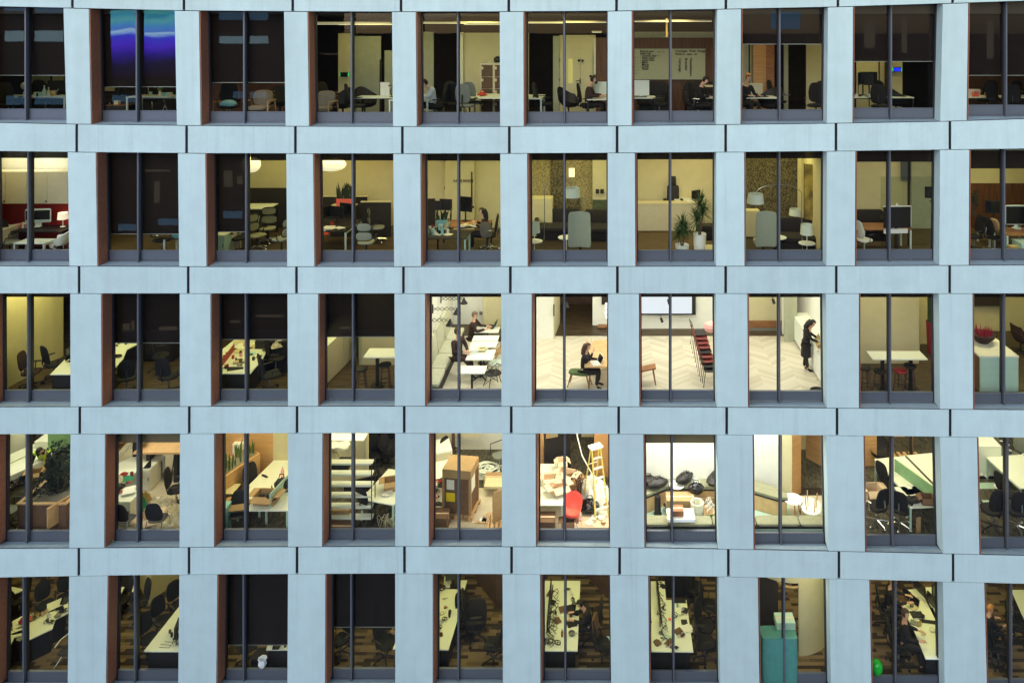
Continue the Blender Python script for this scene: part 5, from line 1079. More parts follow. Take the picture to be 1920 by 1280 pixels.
put('reception_chair', lambda P: (P.add('backrest', M().pad((0,0,0), (.62,.85,.1), 8).rot('X', 88).xf(Matrix.Translation((0,0,1.05))), 'black'), P.add('headrest', M().pad((0,0,0), (.3,.34,.08), 8).rot('X', 88).xf(Matrix.Translation((0,0,1.62))), 'black'), P.add('armrest', M().pad((-.42,-.1,.98), (.2,.3,.06)).pad((.42,-.1,.98), (.2,.3,.06)), 'black'), P.add('seat', M().pad((0,-.2,.6), (.6,.5,.1)), 'black'), P.add('gas_lift', M().tube([(0,-.1,.02),(0,-.1,.55)], [.2,.03], 8), 'black')), (), G(1262, 4.75), 0, 'tall black chair behind the reception counter', 'chair', s=(.68,1,1))
put('desk_monitor', monitor, (.36,.3,.05), G(1305, 4.5, 1.0), 30, 'dark monitor on the reception counter', 'monitor'); put('papers', sheets, (6,), G(1293, 4.4, 1.0), 12, 'white papers on the reception counter')
put('potted_plant', plant, ('spiky',1.5,.42,'white_plastic',.5,.21,0,11), G(1279, 1.0), 0, 'smaller spiky plant in a low white pot', 'plant')
put('potted_plant', plant, ('spiky',2.15,.55,'white_plastic',.77,.2,0,13), G(1312, 1.2), 0, 'taller spiky plant in a tall white pot', 'plant')
put('dark_cube_seat', lambda P: P.add('block', M().pad((0,0,.55), (.75,.5,.45), 9), 'dark_sofa'), (), G(1328, 2.2), 0, 'dark upholstered block behind the tall pot', 'seat')
put('low_bench', cabinet, (.5,.7,.36,'cream','cream',1), G(1338, 1.1), 0, 'low cream bench by the right pier', 'bench')
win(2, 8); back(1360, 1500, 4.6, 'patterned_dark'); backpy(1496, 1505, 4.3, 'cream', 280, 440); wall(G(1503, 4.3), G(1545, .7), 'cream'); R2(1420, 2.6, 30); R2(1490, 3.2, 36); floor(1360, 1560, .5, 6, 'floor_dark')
put('canvas_painting', canvas, (.62,1.75), (X(1526,2.35),2.35,Z(413,2.35)), -40, 'tall brown and gold painting on the side wall', 'painting')
put('arc_lamp', arc_lamp, (1.4,2.2,-1,.3), G(1505, 1.4), 0, 'arc floor lamp reaching left over the chair', 'lamp')
put('highback_chair', highback_chair, (), G(1431, 1.35), 182, 'grey high backed lounge chair beside the mullion', 'chair', s=(.85,.95,1.12))
put('side_table', round_table, (.27,.58,'white_plastic','metal'), G(1458, 1.5), 0, 'small round white side table under the mullion')
put('side_lamp', floor_lamp, (1.02,.2), G(1513, 1.3), 0, 'pale drum lamp with round shelf near the wall', 'lamp'); put('side_lamp', table_lamp, (.62,.2), G(1491, 2.8, .5), 0, 'drum table lamp farther back', 'lamp')
put('lamp_table', round_table, (.24,.5,'dark_sofa','metal'), G(1491, 2.8), 0, 'dark round table under the far drum lamp', 'table')
put('sofa', sofa, (2.0,), G(1505, 2.3), -8, 'long dark sofa along the back'); put('low_shelf', cabinet, (.5,.3,.9,'cream','cream',1), G(1408, 3.6), 0, 'cream low shelf left of the grey chair', 'shelf')
win(2, 9); back(1560, 1780, 4.8, 'cream'); backpy(1690, 1709, 4.7, 'frame_metal', 290, 338); backpy(1709, 1770, 4.6, 'grey_wall', 290, 460); R2(1640, 2.6, 26, (1,.9,.6)); R2(1710, 2.8, 22, (1,.9,.6)); floor(1560, 1780, .5, 6, 'floor_olive')
put('glass_partition', lambda P: (P.add('glass', M().quad((-.9,0,0),(.75,0,0),(.75,0,2.2),(-.9,0,2.2)), 'partition_glass'), P.add('post', M().box(-.03,.03,-.03,.03,0,3.3), 'black')), (), G(1704, 2.6), 0, 'dark glass partition with a black post', 'partition')
put('presentation_screen', rolling_screen, (.84,.62), G(1682, 1.7), 4, 'large black presentation screen on a wheeled stand', 'screen', s=(1,1,1.04))
put('presentation_screen', monitor, (.5,.36,.1), G(1750, 2.4, 1.45), -20, 'smaller screen mirrored at the right edge', 'screen')
put('sofa', sofa, (1.2,), G(1632, 3.4), 0, 'dark sofa behind the white chair'); put('office_chair', office_chair, ('off_white','black',), G(1618, 1.6), 120, 'off white office chair at the left'); put('desk', desk, (1.5,.8,.73,'wood_furn','white_metal'), G(1655, 2.2), 0, 'brown desk on pale legs')
put('papers', sheets, (5,), on(1676, 2.0), 0, 'white papers under the screen'); put('cable', coil, (.16,'cable_black',5,3,.01), G(1700, 1.3), 0, 'black cable coil on the floor', 'cable'); put('cable_bag', bag, (.2,'aqua',4), G(1707, 1.2), 0, 'pale blue bag on the floor', 'bag')
win(2, 10); back(1790, 2010, 4.7, 'cream', 1.55); back(1790, 2010, 4.7, 'wood_wall', 0, 1.55); R2(1850, 2.6, 30); R2(1910, 3, 30); floor(1790, 2010, .5, 6, 'floor_olive')
put('monitor', monitor, (.5,.4,.3), on(1863, 2.6), -12, 'thin black monitor left of the mullion'); put('desktop_computer', lambda P: (P.add('shell', M().pad((0,0,0), (.78,.62,.05), 8).rot('X', 90).xf(Matrix.Translation((0,0,.42))), 'white_metal'), P.add('screen', M().box(-.34,.34,-.04,-.031,.15,.69), 'screen_dark'), P.add('foot', M().box(-.1,.1,-.1,.1,0,.02).box(-.05,.05,.03,.05,.02,.2), 'white_metal')), (), on(1906, 1.9), 0, 'rounded white desktop computer', 'computer')
put('desk', desk, (1.0,.8,.73,'black','white_metal'), G(1872, 2.7), 0, 'dark desk left of the mullion'); put('desk', desk, (1.5,.8,.73,'wood_furn','mint'), G(1920, 1.6), 0, 'desk with mint panels at the right edge')
put('office_chair', office_chair, ('black_mesh','chrome'), G(1862, 1.9), 110, 'black office chair with a coat'); put('orange_jacket', lambda P: P.add('jacket', M().pad((0,0,0), (.4,.45,.1)).rot('X', 75), 'card'), (), G(1866, 1.8, .85), 100, 'reddish brown jacket over the chair', 'jacket')
put('office_chair', office_chair, (), G(1826, 2.0), -80, 'black office chair by the left pier'); put('hanging_plant', bush, ((.2,.2,.3),.6,160,6,'leaf_dark',.1), on(1826, 3.4), 0, 'dark leafy plant by the left pier', 'plant')
put('storage_box', shut_box, (.26,.2,.22,'gold'), G(1900, 1.0, .25), 0, 'yellow box on the floor', 'box'); put('mint_cabinet', cabinet, (.6,.5,.6,'mint','mint',1), G(1925, 1.0), 0, 'mint cabinet at the right edge', 'cabinet')
# ------------------------------------------------------------------ middle row
def slant(P, poly, h=.73, under=True):
    n = len(poly); P.add('tabletop', M().add([(x,y,h) for x,y in poly]+[(x,y,h-.03) for x,y in poly], [tuple(range(n)), tuple(range(n,2*n))[::-1]]+[(i,n+i,n+(i+1)%n,(i+1)%n) for i in range(n)]), 'white_lam')
    cx = sum(x for x, y in poly)/n; cy = sum(y for x, y in poly)/n; q = [(cx+(x-cx)*.86, cy+(y-cy)*.9) for x, y in poly]
    P.add('under_frame', M().add([(x,y,h-.035) for x,y in q]+[(x,y,.0) for x,y in q], [(i,n+i,n+(i+1)%n,(i+1)%n) for i in range(n)]), 'black')
def pdesk(pts, label, group=None, s=1):
    w = [F(px, py, .73) for px, py in pts]; cx = sum(p[0] for p in w)/len(w); cy = sum(p[1] for p in w)/len(w)
    poly = tuple((round(p[0]-cx,3), round(p[1]-cy,3)) for p in w)
    return put('desk', slant, (poly,), (cx, cy, ZF()), 0, label, 'desk', group)
def R3(px, d, p=60, c=Wh): lamp(px, d, p*(.62 if p > 50 else .8), c, 1.4)
win(3, 1); floor(-200, 790, .5, 8.5, 'floor_wood')
a, b = F(4, 733), F(99, 680); wall(a, b, 'cream'); wall(b, (b[0]-.02, b[1]+.5), 'cream'); R3(45, 1.5, 24, Y); R3(95, 2.5, 30, Y)
put('office_chair', office_chair, (), F(101, 712), 150, 'black office chair behind the white desk end', s=1.05)
put('office_chair', office_chair, ('cloth_dark_red','black'), F(58, 726), 100, 'black office chair left of the mullion', s=1.0)
pdesk([(94,701.5),(150,701),(150,660),(126,669)], 'white desk end running behind the pier')
put('monitor', monitor, (.5,.34,.1), F(134, 676, .73), 90, 'dark monitor at the right pier')
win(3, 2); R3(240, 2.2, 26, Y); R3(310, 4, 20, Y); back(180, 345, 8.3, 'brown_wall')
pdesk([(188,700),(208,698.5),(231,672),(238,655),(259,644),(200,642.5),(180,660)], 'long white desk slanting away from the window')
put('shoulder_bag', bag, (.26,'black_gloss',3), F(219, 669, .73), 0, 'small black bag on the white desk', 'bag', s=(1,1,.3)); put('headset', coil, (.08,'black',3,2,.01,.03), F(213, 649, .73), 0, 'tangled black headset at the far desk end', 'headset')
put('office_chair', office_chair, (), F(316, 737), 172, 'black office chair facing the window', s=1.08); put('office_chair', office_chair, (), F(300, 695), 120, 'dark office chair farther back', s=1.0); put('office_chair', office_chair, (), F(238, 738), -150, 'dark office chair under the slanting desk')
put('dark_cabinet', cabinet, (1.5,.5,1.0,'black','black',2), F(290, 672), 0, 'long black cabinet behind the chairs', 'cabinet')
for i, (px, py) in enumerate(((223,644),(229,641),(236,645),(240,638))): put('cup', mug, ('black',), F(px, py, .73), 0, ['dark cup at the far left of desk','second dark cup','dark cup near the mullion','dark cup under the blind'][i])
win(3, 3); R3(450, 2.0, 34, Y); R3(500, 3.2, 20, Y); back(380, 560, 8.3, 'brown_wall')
pdesk([(400,700),(470,699.5),(492,673),(501,656),(494,637),(440,636),(400,668)], 'cluttered white desk running away from the window')
a, b = F(413,689,.73), F(438,657,.73); put('red_divider', lambda P: P.add('board', M().hexa([(0,0,0),(.03,0,0),(b[0]-a[0]+.03,b[1]-a[1],0),(b[0]-a[0],b[1]-a[1],0),(0,0,.2),(.03,0,.2),(b[0]-a[0]+.03,b[1]-a[1],.2),(b[0]-a[0],b[1]-a[1],.2)]), 'crimson'), (), a, 0, 'dark red desk divider', 'divider')
put('computer', laptop, ('bluish_white',), F(411, 695, .73), 95, 'pale computer at the left end of the desk'); put('tablet', lambda P: P.add('slab', M().box(-.1,.1,-.13,.13,0,.012), 'bluish_white'), (), F(473, 663, .73), 35, 'pale blue tablet on the desk')
R = random.Random(12)
names = 'black headset,dark mug,black phone,small red can,crumpled note,dark glasses,black pen pot,brown wallet,dark keyboard,red pencil case,white cup,black cable,cream card,dark pouch'.split(',')
for i, (px, py, k) in enumerate(((432,690,'keyboard'),(441,692,'keyboard'),(447,679,'phone'),(437,672,'mugr'),(452,668,'mugp'),(447,658,'papers'),(446,685,'coil'),(482,671,'coil'),(475,675,'mugb'),(489,676,'keys'),(480,649,'papers'),(487,651,'mugb'),(493,657,'coil'),(440,650,'mugw'),(448,641,'papers'),(458,648,'mugp'))):
    fn, a = {'keyboard':(keyboard,()),'phone':(phone,()),'mugr':(mug,('red',)),'mugp':(mug,('pink',)),'mugb':(mug,('black',)),'mugw':(mug,('white_plastic',)),'papers':(sheets,(4,'cream')),'coil':(coil,(.07,'black',3,i,.009,.03)),'keys':(coil,(.08,'black',2,5,.008,.01))}[k]
    put({'mugr':'mug','mugp':'mug','mugb':'mug','mugw':'mug','coil':'cable','keys':'cable'}.get(k, k), fn, a, F(px, py, .73), R.uniform(-60,60), 'desk clutter: '+['keyboard nearest the window','second keyboard beside it','black phone','red mug','pink cup by the mullion','cream notes','black cable knot','cable knot right of the mullion','dark mug at the right','thin black cable at the desk edge','cream notes at the right','dark mug near the far end','dark cable near the far end','white mug far left','cream notes at the far left','pink cup far behind'][i])
put('office_chair', office_chair, (), F(517, 700), 100, 'black office chair at the right pier', s=1.05); put('office_chair', office_chair, (), F(506, 735), 130, 'dark office chair near the window, at the right', s=1.1); put('office_chair', office_chair, (), F(497, 676), 100, 'dark office chair farther along the desk')
put('dark_cabinet', cabinet, (1.2,.5,.95,'black','black',2), F(520, 690), 0, 'black cabinet behind the chairs', 'cabinet'); put('light_jacket', heap, (.5,.4,.2,'plastic_sheet',7), F(523, 647, .8), 30, 'pale jacket thrown over a chair', 'jacket')
win(3, 4); R3(705, 2.3, 34, (1,.88,.55)); R3(640, 2.6, 22, Y); back(678, 772, 3.0, 'cream'); back(590, 680, 7.5, 'grey_wall')
wall(G(678, 3.0), G(676, 4.0), 'grey_wall')
put('storage_cupboard', lambda P: (P.add('carcass', M().box(-.6,0,0,2.6,0,1.15), 'beige_board'), P.add('cupboard_door', M().box(.002,.018,.02,1.28,.04,1.1), 'beige_board'), P.add('cupboard_door', M().box(.002,.018,1.31,2.58,.04,1.1), 'beige_board'), P.add('top', M().box(-.6,.02,0,2.6,1.152,1.18), 'white_lam')), (), F(607.5, 725), -6, 'beige cupboard running along the left side', 'cupboard')
put('red_pillar_bin', lambda P: P.add('bin', M().box(-.2,.2,-.2,.2,0,.8), 'crimson'), (), F(642, 655), 0, 'tall dark red bin', 'bin'); put('green_bin', waste_bin, ('seat_green',), F(671, 661), 0, 'dark green bin with bright green liner', 'bin')
put('cream_box', cabinet, (.28,.3,.7,'cream','cream',1), F(656, 660), 0, 'narrow cream cabinet between the bins', 'cabinet')
put('bar_table', bar_table, (1.4,.62,1.03), F(730, 724), 0, 'high white table on a dark column', 'table')
put('bar_stool', bar_stool, (.74,), F(722, 729), 10, 'dark round bar stool behind the high table'); put('bar_stool', bar_stool, (.68,), F(678, 733), 30, 'dark bar stool beside the mullion')
# bright café part
win(3, 5); floor(790, 1583, .5, 5.25, 'floor_chevron', .006); floor(790, 1583, 5.25, 8.6, 'floor_wood', .006)
z = ZF(); wall(G(774, .5), (G(774, .5)[0], 7.2, 0), 'white_wall')
wall((7.30, .5, 0), (7.30, 8.5, 0), 'white_wall')
back(840, 911, 6.3, 'white_wall'); back(911, 990, 5.9, 'cream'); wall(G(911, 5.9), G(911, 6.3), 'cream')
R3(880, 2.0, 62); R3(880, 4.6, 62)
xl5 = G(774, .5)[0]+.36
put('banquette', banquette, (4.2,), (xl5, 2.9, ZF()), -0, 'long cream upholstered banquette along the wall', 'bench')
for i, (px, py, d) in enumerate(((811,600,1.6),(824,579,2.7),(836,560,3.9))):
    p = W(px, py, d); put('scissor_lamp', wall_lamp, (1,.72-.0*i), (G(774,.5)[0]+.09, d, p[2]), 0, ['nearest black scissor arm wall lamp','second black scissor arm wall lamp','farthest black scissor arm wall lamp'][i], 'lamp', 'scissor arm lamps above the banquette')
for i, (xa, xb, ya, yb, w, dp) in enumerate(((860,910,687,698,.82,.5),(877,926,655,674,.83,.72),(884,930,640.5,650,.84,.42),(888.5,933,629,638,.84,.42),(894,934,613.5,621.5,.8,.46))):
    f = F((xa+xb)/2, (ya+yb)/2, .74); put('cafe_table', cafe_table, (w,dp), (f[0], f[1], ZF()), 0, ['nearest small white table','white table with tissue boxes','third white table from the window','fourth white table from the window','farthest white table beside the seated man'][i], 'table', 'white café tables')
put('tissue_box', shut_box, (.24,.2,.13,'paper'), F(888, 661, .74), 8, 'larger white box on the second table', 'box'); put('napkin_box', open_box, (.2,.14,.09,'cream',40), F(905, 658, .74), 0, 'small cream tray on the second table', 'box')
put('coffee_cup', mug, ('white_plastic',), F(913, 655, .74), 0, 'white cup on the second table', 'cup')
for i, (px, py, m, rz) in enumerate(((925,726,'black',-150),(930,706,'white_metal',-130),(930,684,'wood_light',-120),(935,658,'black',-110))): put('wire_chair', wire_chair, (m,), F(px, py), rz, ['black wire chair nearest the window','pale wire chair behind the black one','wooden seated wire chair','small dark wire chair at the back'][i], 'chair', 'wire chairs at the café tables')
f = F(886, 632, .52); person('balding man in dark jacket seated at farthest table', (f[0], f[1], ZF()), 84, SEAT, dict(wr=(.12,-.46,.82), el=(.24,-.20,.78), wr_l=(-.12,-.46,.82), gaze=(0,-1,-.35)), top='cloth_dark_red', legs='cloth_black', hair='hair_grey', coat=.16, s=1.05)
put('laptop', laptop, ('black',), F(921, 613, .74), -100, 'open black laptop on the farthest table'); put('coffee_cup', mug, ('white_plastic',), F(906, 617, .74), 0, 'white cup on the farthest table', 'cup')
person('man in dark clothes twisted round on the banquette', F(857, 703), 55, SEAT, dict(kn=(.10,-.45,.55), kn_l=(-.12,-.40,.60), an=(.10,-.48,.10), an_l=(-.05,-.62,.35), wr=(.06,-.36,.74), wr_l=(-.05,-.34,.76), hd=(0,-.03,1.22), gaze=(.5,-1,0)), top='cloth_dark_red', legs='cloth_dark_red', hair='hair_brown', s=1.12)
put('wall_socket', lambda P: P.add('plate', M().box(-.06,.06,-.01,.01,-.06,.06).box(-.03,.03,-.02,-.01,-.03,.03), 'grey_plastic'), (), W(902, 587, 6.2), 0, 'small square plate on the white wall', 'socket')
win(3, 6); R3(1030, 2.4, 62); R3(1110, 4.4, 70); R3(1090, 1.4, 24)
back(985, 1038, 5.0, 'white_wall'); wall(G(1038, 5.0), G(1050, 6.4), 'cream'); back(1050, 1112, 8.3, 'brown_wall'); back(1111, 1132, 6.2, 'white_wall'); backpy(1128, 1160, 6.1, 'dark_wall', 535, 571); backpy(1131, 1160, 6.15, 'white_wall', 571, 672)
put('shelf', lambda P: P.add('board', M().box(-.3,.3,0,.25,0,.04), 'wood_furn'), (), W(1136, 615, 5.85), 0, 'short brown shelf on the white wall', 'shelf')
put('door_edge', lambda P: P.add('hinges', M().box(-.02,.02,-.02,.02,0,.4).box(-.02,.02,-.02,.02,1.2,1.35), 'black'), (), W(1038.5, 592, 4.96), 0, 'black hinges on the white door edge', 'hinge')
put('spot_lamp', spot, (), W(1062, 567, 2.5), 0, 'small spot lamp at the mullion head', 'lamp')
for i, y in enumerate((571, 578, 586, 594)): put('bare_bulb', lambda P: P.add('bulb', M().ball((0,0,0), .06, 12, 8), 'bulb'), (), W(1137.5+(i%2), y, 4.6), 0, ['topmost','second','third','lowest'][i]+' glowing bulb of a vertical cluster', 'bulb', 'glowing bulbs of a cluster')
put('wooden_table', trestle_table, (1.5,1.9,.75,'wood_light'), F(1142, 706), 0, 'pale wooden table with slanted legs', 'table')
put('laptop', laptop, ('white_plastic',25), F(1116, 681, .75), -70, 'pale laptop the woman works on')
person('long haired woman in black seated at a laptop', F(1096, 724), 80, SEAT, dict(wr=(.12,-.42,.80), wr_l=(-.10,-.28,1.12), el_l=(-.24,-.20,.90), hd=(0,-.09,1.2), kn=(.13,-.44,.50)), top='cloth_black', legs='cloth_black', hair='hair_brown', long_hair=True)
put('bench_stool', wood_stool, ('seat_green',.7), F(1087, 724), -12, 'green padded stool under the woman', 'stool')
put('paper_cup', mug, ('white_plastic',.05,.1), F(1108, 642, .9), 0, 'white cup at the table corner', 'cup')
win(3, 7); R3(1230, 2.4, 62); R3(1300, 4.3, 66)
back(1185, 1360, 5.9, 'white_wall')
put('wall_screen', tv, (2.25,.95), W(1246, 590, 5.75), 0, 'large lit white screen in a black frame', 'screen')
put('spot_lamp', spot, (), W(1239, 596, 5.3), 20, 'small black spot below the screen', 'lamp'); put('spot_lamp', spot, (), W(1253, 561, 2.4), 0, 'dark spot lamp at the mullion head', 'lamp')
put('slatted_stool', lambda P: (P.add('seat', M().hexa([(-.45,-.16,.34),(.3,-.16,.50),(.3,.16,.50),(-.45,.16,.34),(-.45,-.16,.38),(.3,-.16,.54),(.3,.16,.54),(-.45,.16,.38)]), 'wood_furn'), [P.add('leg', M().tube([(x,y,.42),(x*1.35,y*1.3,0)], [.03,.018], 6), 'wood_furn') for x in (-.2,.22) for y in (-.12,.12)]), (), F(1211, 718), 0, 'low wooden stool at the left pier', 'stool')
for k in range(9):
    put('stacked_chair', stacked_chair, ('black' if k in (0,1,4,8) else 'red_frame',), (X(1334,1.45)-.02*k, 1.7+.16*k, ZF()+.075*k), 96, ['nearest black metal chair','second black metal chair','third red metal chair','fourth dark red metal chair','fifth red metal chair','sixth dark red metal chair','seventh red metal chair','eighth dark red metal chair','farthest black metal chair'][k]+' of the leaning stack', 'chair', 'leaning stack of metal café chairs', rx=0, ry=0)
put('pink_lampshade', lambda P: P.add('shade', M().lathe([(.2,-.12),(.24,0),(.2,.1),(.01,.13)], n=20), 'pink'), (), W(1333, 612, 3.2), 0, 'pink hanging lamp shade', 'lamp')
win(3, 8); R3(1440, 2.4, 62); R3(1500, 4.4, 62)
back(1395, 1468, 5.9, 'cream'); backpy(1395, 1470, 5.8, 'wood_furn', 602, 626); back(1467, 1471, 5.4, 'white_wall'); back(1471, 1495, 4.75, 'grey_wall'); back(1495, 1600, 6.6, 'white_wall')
put('kitchen_counter', counter, (4.0,.9,.56), (6.70, 3.1, ZF()), 0, 'white kitchen counter with drawers along the side wall', 'counter')
person('long haired woman in long black coat at counter', F(1511, 694), 78, STAND, dict(wr=(.14,-.40,1.02), el=(.24,-.16,1.12), ch=(0,-.08,1.24), nk=(0,-.14,1.42), hd=(0,-.20,1.54), gaze=(0,-1,-.6), an=(.06,.05,.08), an_l=(-.07,-.05,.08), kn=(.07,.0,.5)), top='cloth_black', legs='cloth_black', hair='hair_dark', long_hair=True, coat=.5, s=.98)
for i, (px, py, m) in enumerate(((1530,640,'off_white'),(1533,646,'gold'),(1538,641,'white_plastic'),(1536,653,'card'),(1541,658,'off_white'),(1534,636,'cream'))):
    put('crockery', mug, (m,.06,.09), F(px, py, .9), i*50, ['off white bowl by the woman','golden jar on the counter','white cup stack','brown jar nearer the window','off white pot at the counter edge','cream cup farthest on the counter'][i])
put('spot_lamp', spot, (), W(1449, 560, 2.4), 0, 'black spot lamp left of the mullion', 'lamp')
put('steel_panel', lambda P: P.add('panel', M().box(-.9,.9,0,.03,0,.5), 'grey_plastic'), (), W(1432, 641, 5.7), 0, 'dark steel bench front below the cream wall', 'panel')
put('round_pouf', lambda P: P.add('ring', M().tube([(.2*cos(a),.16*sin(a),.16) for a in [2*pi*k/20 for k in range(20)]], .04, 6, True).lathe([(.2,0),(.22,.16),(.001,.17)]), 'black'), (), F(1533, 742), 0, 'black round pouf at the sill', 'pouf')
win(3, 9); floor(1584, 2060, .5, 8.5, 'floor_wood', .008); R3(1660, 1.6, 18, (1,.88,.55)); R3(1740, 4, 24, Y); lamp(1630, 2.75, 6, (1,.9,.6), .25); lamp(1700, 2.75, 6, (1,.9,.6), .25)
back(1590, 1723, 3.1, 'cream'); wall(G(1723, 3.1), G(1725, 4.6), 'cream'); back(1723, 1739, 4.6, 'cream'); back(1735, 1790, 8.0, 'brown_wall')
put('bar_table', bar_table, (1.65,.56,1.0), F(1681, 727), 0, 'high white table on two dark columns', 'table')
for i, (px, py, h, m) in enumerate(((1621,729,.66,'black'),(1650,734,.62,'black'),(1688,733,.62,'crimson'),(1706,731,.74,'black'))): put('bar_stool', bar_stool, (h,m), F(px, py), 20*i, ['dark stool farthest left','dark stool left of the mullion','dark red topped stool','tallest dark stool at the right end'][i], 'stool', 'stools round the high table')
put('red_planter', plant, ('snake',2.1,.3,'crimson',1.05,.2,26,8), F(1748, 661), 0, 'tall dark red planter with leafy plant', 'plant')
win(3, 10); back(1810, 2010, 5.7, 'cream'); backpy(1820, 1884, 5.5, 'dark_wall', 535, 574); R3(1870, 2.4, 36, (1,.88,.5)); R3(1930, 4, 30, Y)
f1 = F(1836.7, 669, 1.1); f2 = F(1828, 662, 1.1)
put('storage_counter', lambda P: (P.add('carcass', M().box(0,1.16,0,1.55,.03,1.05), 'mint'), P.add('top', M().box(-.01,1.17,-.01,1.56,1.052,1.10), 'off_white'), P.add('cabinet_door', M().box(.01,.57,-.02,-.002,.05,1.04), 'mint'), P.add('cabinet_door', M().box(.58,1.15,-.02,-.002,.05,1.04), 'mint'), P.add('side_panel', M().box(-.02,-.002,.01,1.54,.03,1.04), 'card_dark')), (), F(1837, 736), 0, 'pale green storage counter with a cream top', 'counter')
put('plant_bowl', bowl_plant, (), F(1842, 641, 1.1), 0, 'dark bowl of red spiky plants', 'plant', s=1.35)
put('red_armchair', lounge_chair, ('cloth_dark_red',), F(1914, 660), 60, 'dark red padded chair at the right edge', 'chair')
# ------------------------------------------------------------------ fourth row
def R4(px, d, p=70, c=(1,.95,.62)): lamp(px, d, p*.6, c, 1.4)
win(4, 1); floor(-250, 790, .5, 8.5, 'carpet_grey'); R4(40, 2.6, 55); R4(95, 4.2, 45)
back(-40, 50, 6.5, 'cream'); back(60, 98, 6.2, 'cream'); back(97, 104, 6.1, 'black'); back(103, 150, 6.3, 'cream')
put('round_column', lambda P: P.add('column', M().box(-.08,.08,-.08,.08,0,3.3), 'cream'), (), G(8.5, .75), 0, 'slim cream column at the left edge', 'column')
put('white_drum', lambda P: P.add('drum', M().lathe([(.001,0),(.34,.02),(.42,.12),(.42,1.2),(.001,1.2)], n=28), 'off_white'), (), F(27, 851, .25), 0, 'big cream drum shape at the back', 'drum'); put('dark_table', cabinet, (1.6,.9,.28,'black','black',1), F(28, 862), 0, 'low dark plinth under the drum', 'plinth')
put('work_desk', bench_desk, (1.2,4.2,.73), F(30, 905), -27, 'long white desk covered with dark tools', 'desk')
put('white_crate', lambda P: (P.add('tray', M().box(-.25,.25,-.9,.9,0,.22), 'white_lam'), P.add('rail', M().box(-.27,.27,-.92,.92,.22,.25), 'white_plastic')), (), F(33, 892, .75), -27, 'long white tray on the desk', 'tray')
for i, (px, py) in enumerate(((14,917),(20,909),(30,905),(38,900),(46,896),(24,917),(36,908),(45,905))): put('tool', coil if i % 2 else phone, (.09,'black',3,i,.02,.06) if i % 2 else (), F(px, py, .74), i*40, 'black tool piece number %s along the desk' % ['one','two','three','four','five','six','seven','eight'][i], 'tool', 'black tools along the white desk')
put('cardboard_box', open_box, (.35,.3,.22,'card'), F(66, 896, .73), 20, 'brown box in front of the worker', 'box')
person('worker in a yellow hi vis vest bending down', F(84, 915), 12, STAND, dict(pel=(0,.12,.90), ch=(0,-.10,1.18), nk=(0,-.22,1.34), hd=(0,-.32,1.40), sh=(.19,-.16,1.28), el=(.24,-.28,1.02), wr=(.12,-.40,.82), gaze=(0,-.6,-1)), top='cloth_black', legs='cloth_black', hair='hair_dark', vest=True)
put('white_cabinet', cabinet, (.85,.5,.95,'white_plastic','white_plastic',1), F(99, 872), 0, 'white cabinet behind the worker', 'cabinet'); put('green_screen', lambda P: P.add('curtain', M().box(-.6,.6,-.02,.02,0,2.3), 'green_screen'), (), F(124, 886), 0, 'green curtain panel behind the tree', 'curtain')
put('planter_box', lambda P: (P.add('planter', M().box(-.72,.72,-.55,-.5,0,.78).box(-.72,.72,.5,.55,0,.78).box(-.72,-.66,-.5,.5,0,.78).box(.66,.72,-.5,.5,0,.78), 'card_dark'), P.add('rim', M().box(-.75,.75,-.58,-.49,.785,.82).box(-.75,.75,.49,.58,.785,.82).box(-.75,-.64,-.489,.489,.785,.82).box(.64,.75,-.489,.489,.785,.82), 'wood_light'), P.add('soil', M().box(-.66,.66,-.5,.5,.3,.7), 'soil')), (), F(104, 972), 0, 'big brown planter box with pebbly soil', 'planter')
put('indoor_tree', bush, ((.62,.5,.85),1.35,2600,5,'leaf_dark',.11), F(112, 962), 0, 'dense dark green indoor tree', 'tree')
put('leaning_board', lambda P: P.add('panel', M().box(-.03,.03,-.55,.55,.25,.85), 'wood_light'), (), F(124, 985), -18, 'pale wooden side panel by the right pier', 'panel')
put('office_chair', office_chair, ('mesh_grey','black'), F(18, 985), 100, 'office chair seen edge on at the left'); put('yellow_pole', lambda P: P.add('pole', M().tube([(0,0,0),(.12,.2,1.5)], .018, 6), 'yellow'), (), F(70, 940), 0, 'thin yellow pole leaning by the worker', 'pole')
put('cable_coil', coil, (.3,'cable_white',6,5,.01,.04), F(40, 1000), 0, 'pale cable on the carpet by the mullion', 'cable')
put('black_chair', stacking_chair, (), F(56, 850), 30, 'black folded chair by the mullion', 'chair')
win(4, 2); R4(250, 2.4, 60, (1,.93,.70)); R4(300, 4.6, 60, (1,.93,.68)); floor(190, 350, .5, 6.0, 'floor_pale', .008)
back(180, 262, 6.8, 'cream'); back(262, 286, 5.2, 'cream'); wall(G(286, 5.2), G(290, 7.2), 'cream'); back(286, 350, 7.4, 'cream')
put('high_wooden_table', lambda P: (P.add('tabletop', M().box(-.85,.85,-.5,.5,1.02,1.08), 'wood_light'), [P.add('leg', M().box(x-.06,x+.06,-.35,.35,0,1.02), 'black') for x in (-.45,.45)]), (), F(315, 893), 0, 'high wooden table on thick black legs', 'table')
put('bar_stool', bar_stool, (.7,'wood_furn'), F(335, 885), 0, 'wooden topped stool at the high table')
put('black_rack', lambda P: (P.add('top_board', M().box(-.75,.75,-.35,.35,1.36,1.4), 'wood_furn'), P.add('column', M().box(.28,.42,-.06,.06,0,1.36), 'black'), P.add('column', M().box(-.62,-.52,-.06,.06,0,1.36), 'black'), P.add('middle_board', M().box(-.75,.0,-.35,.35,1.1,1.14), 'wood_furn')), (), F(233, 897), 8, 'dark rack with two brown boards', 'rack')
put('white_chest', cabinet, (.9,.6,.72,'off_white','white_lam',1), F(266, 910), 0, 'white chest in front of the cream wall', 'cabinet')
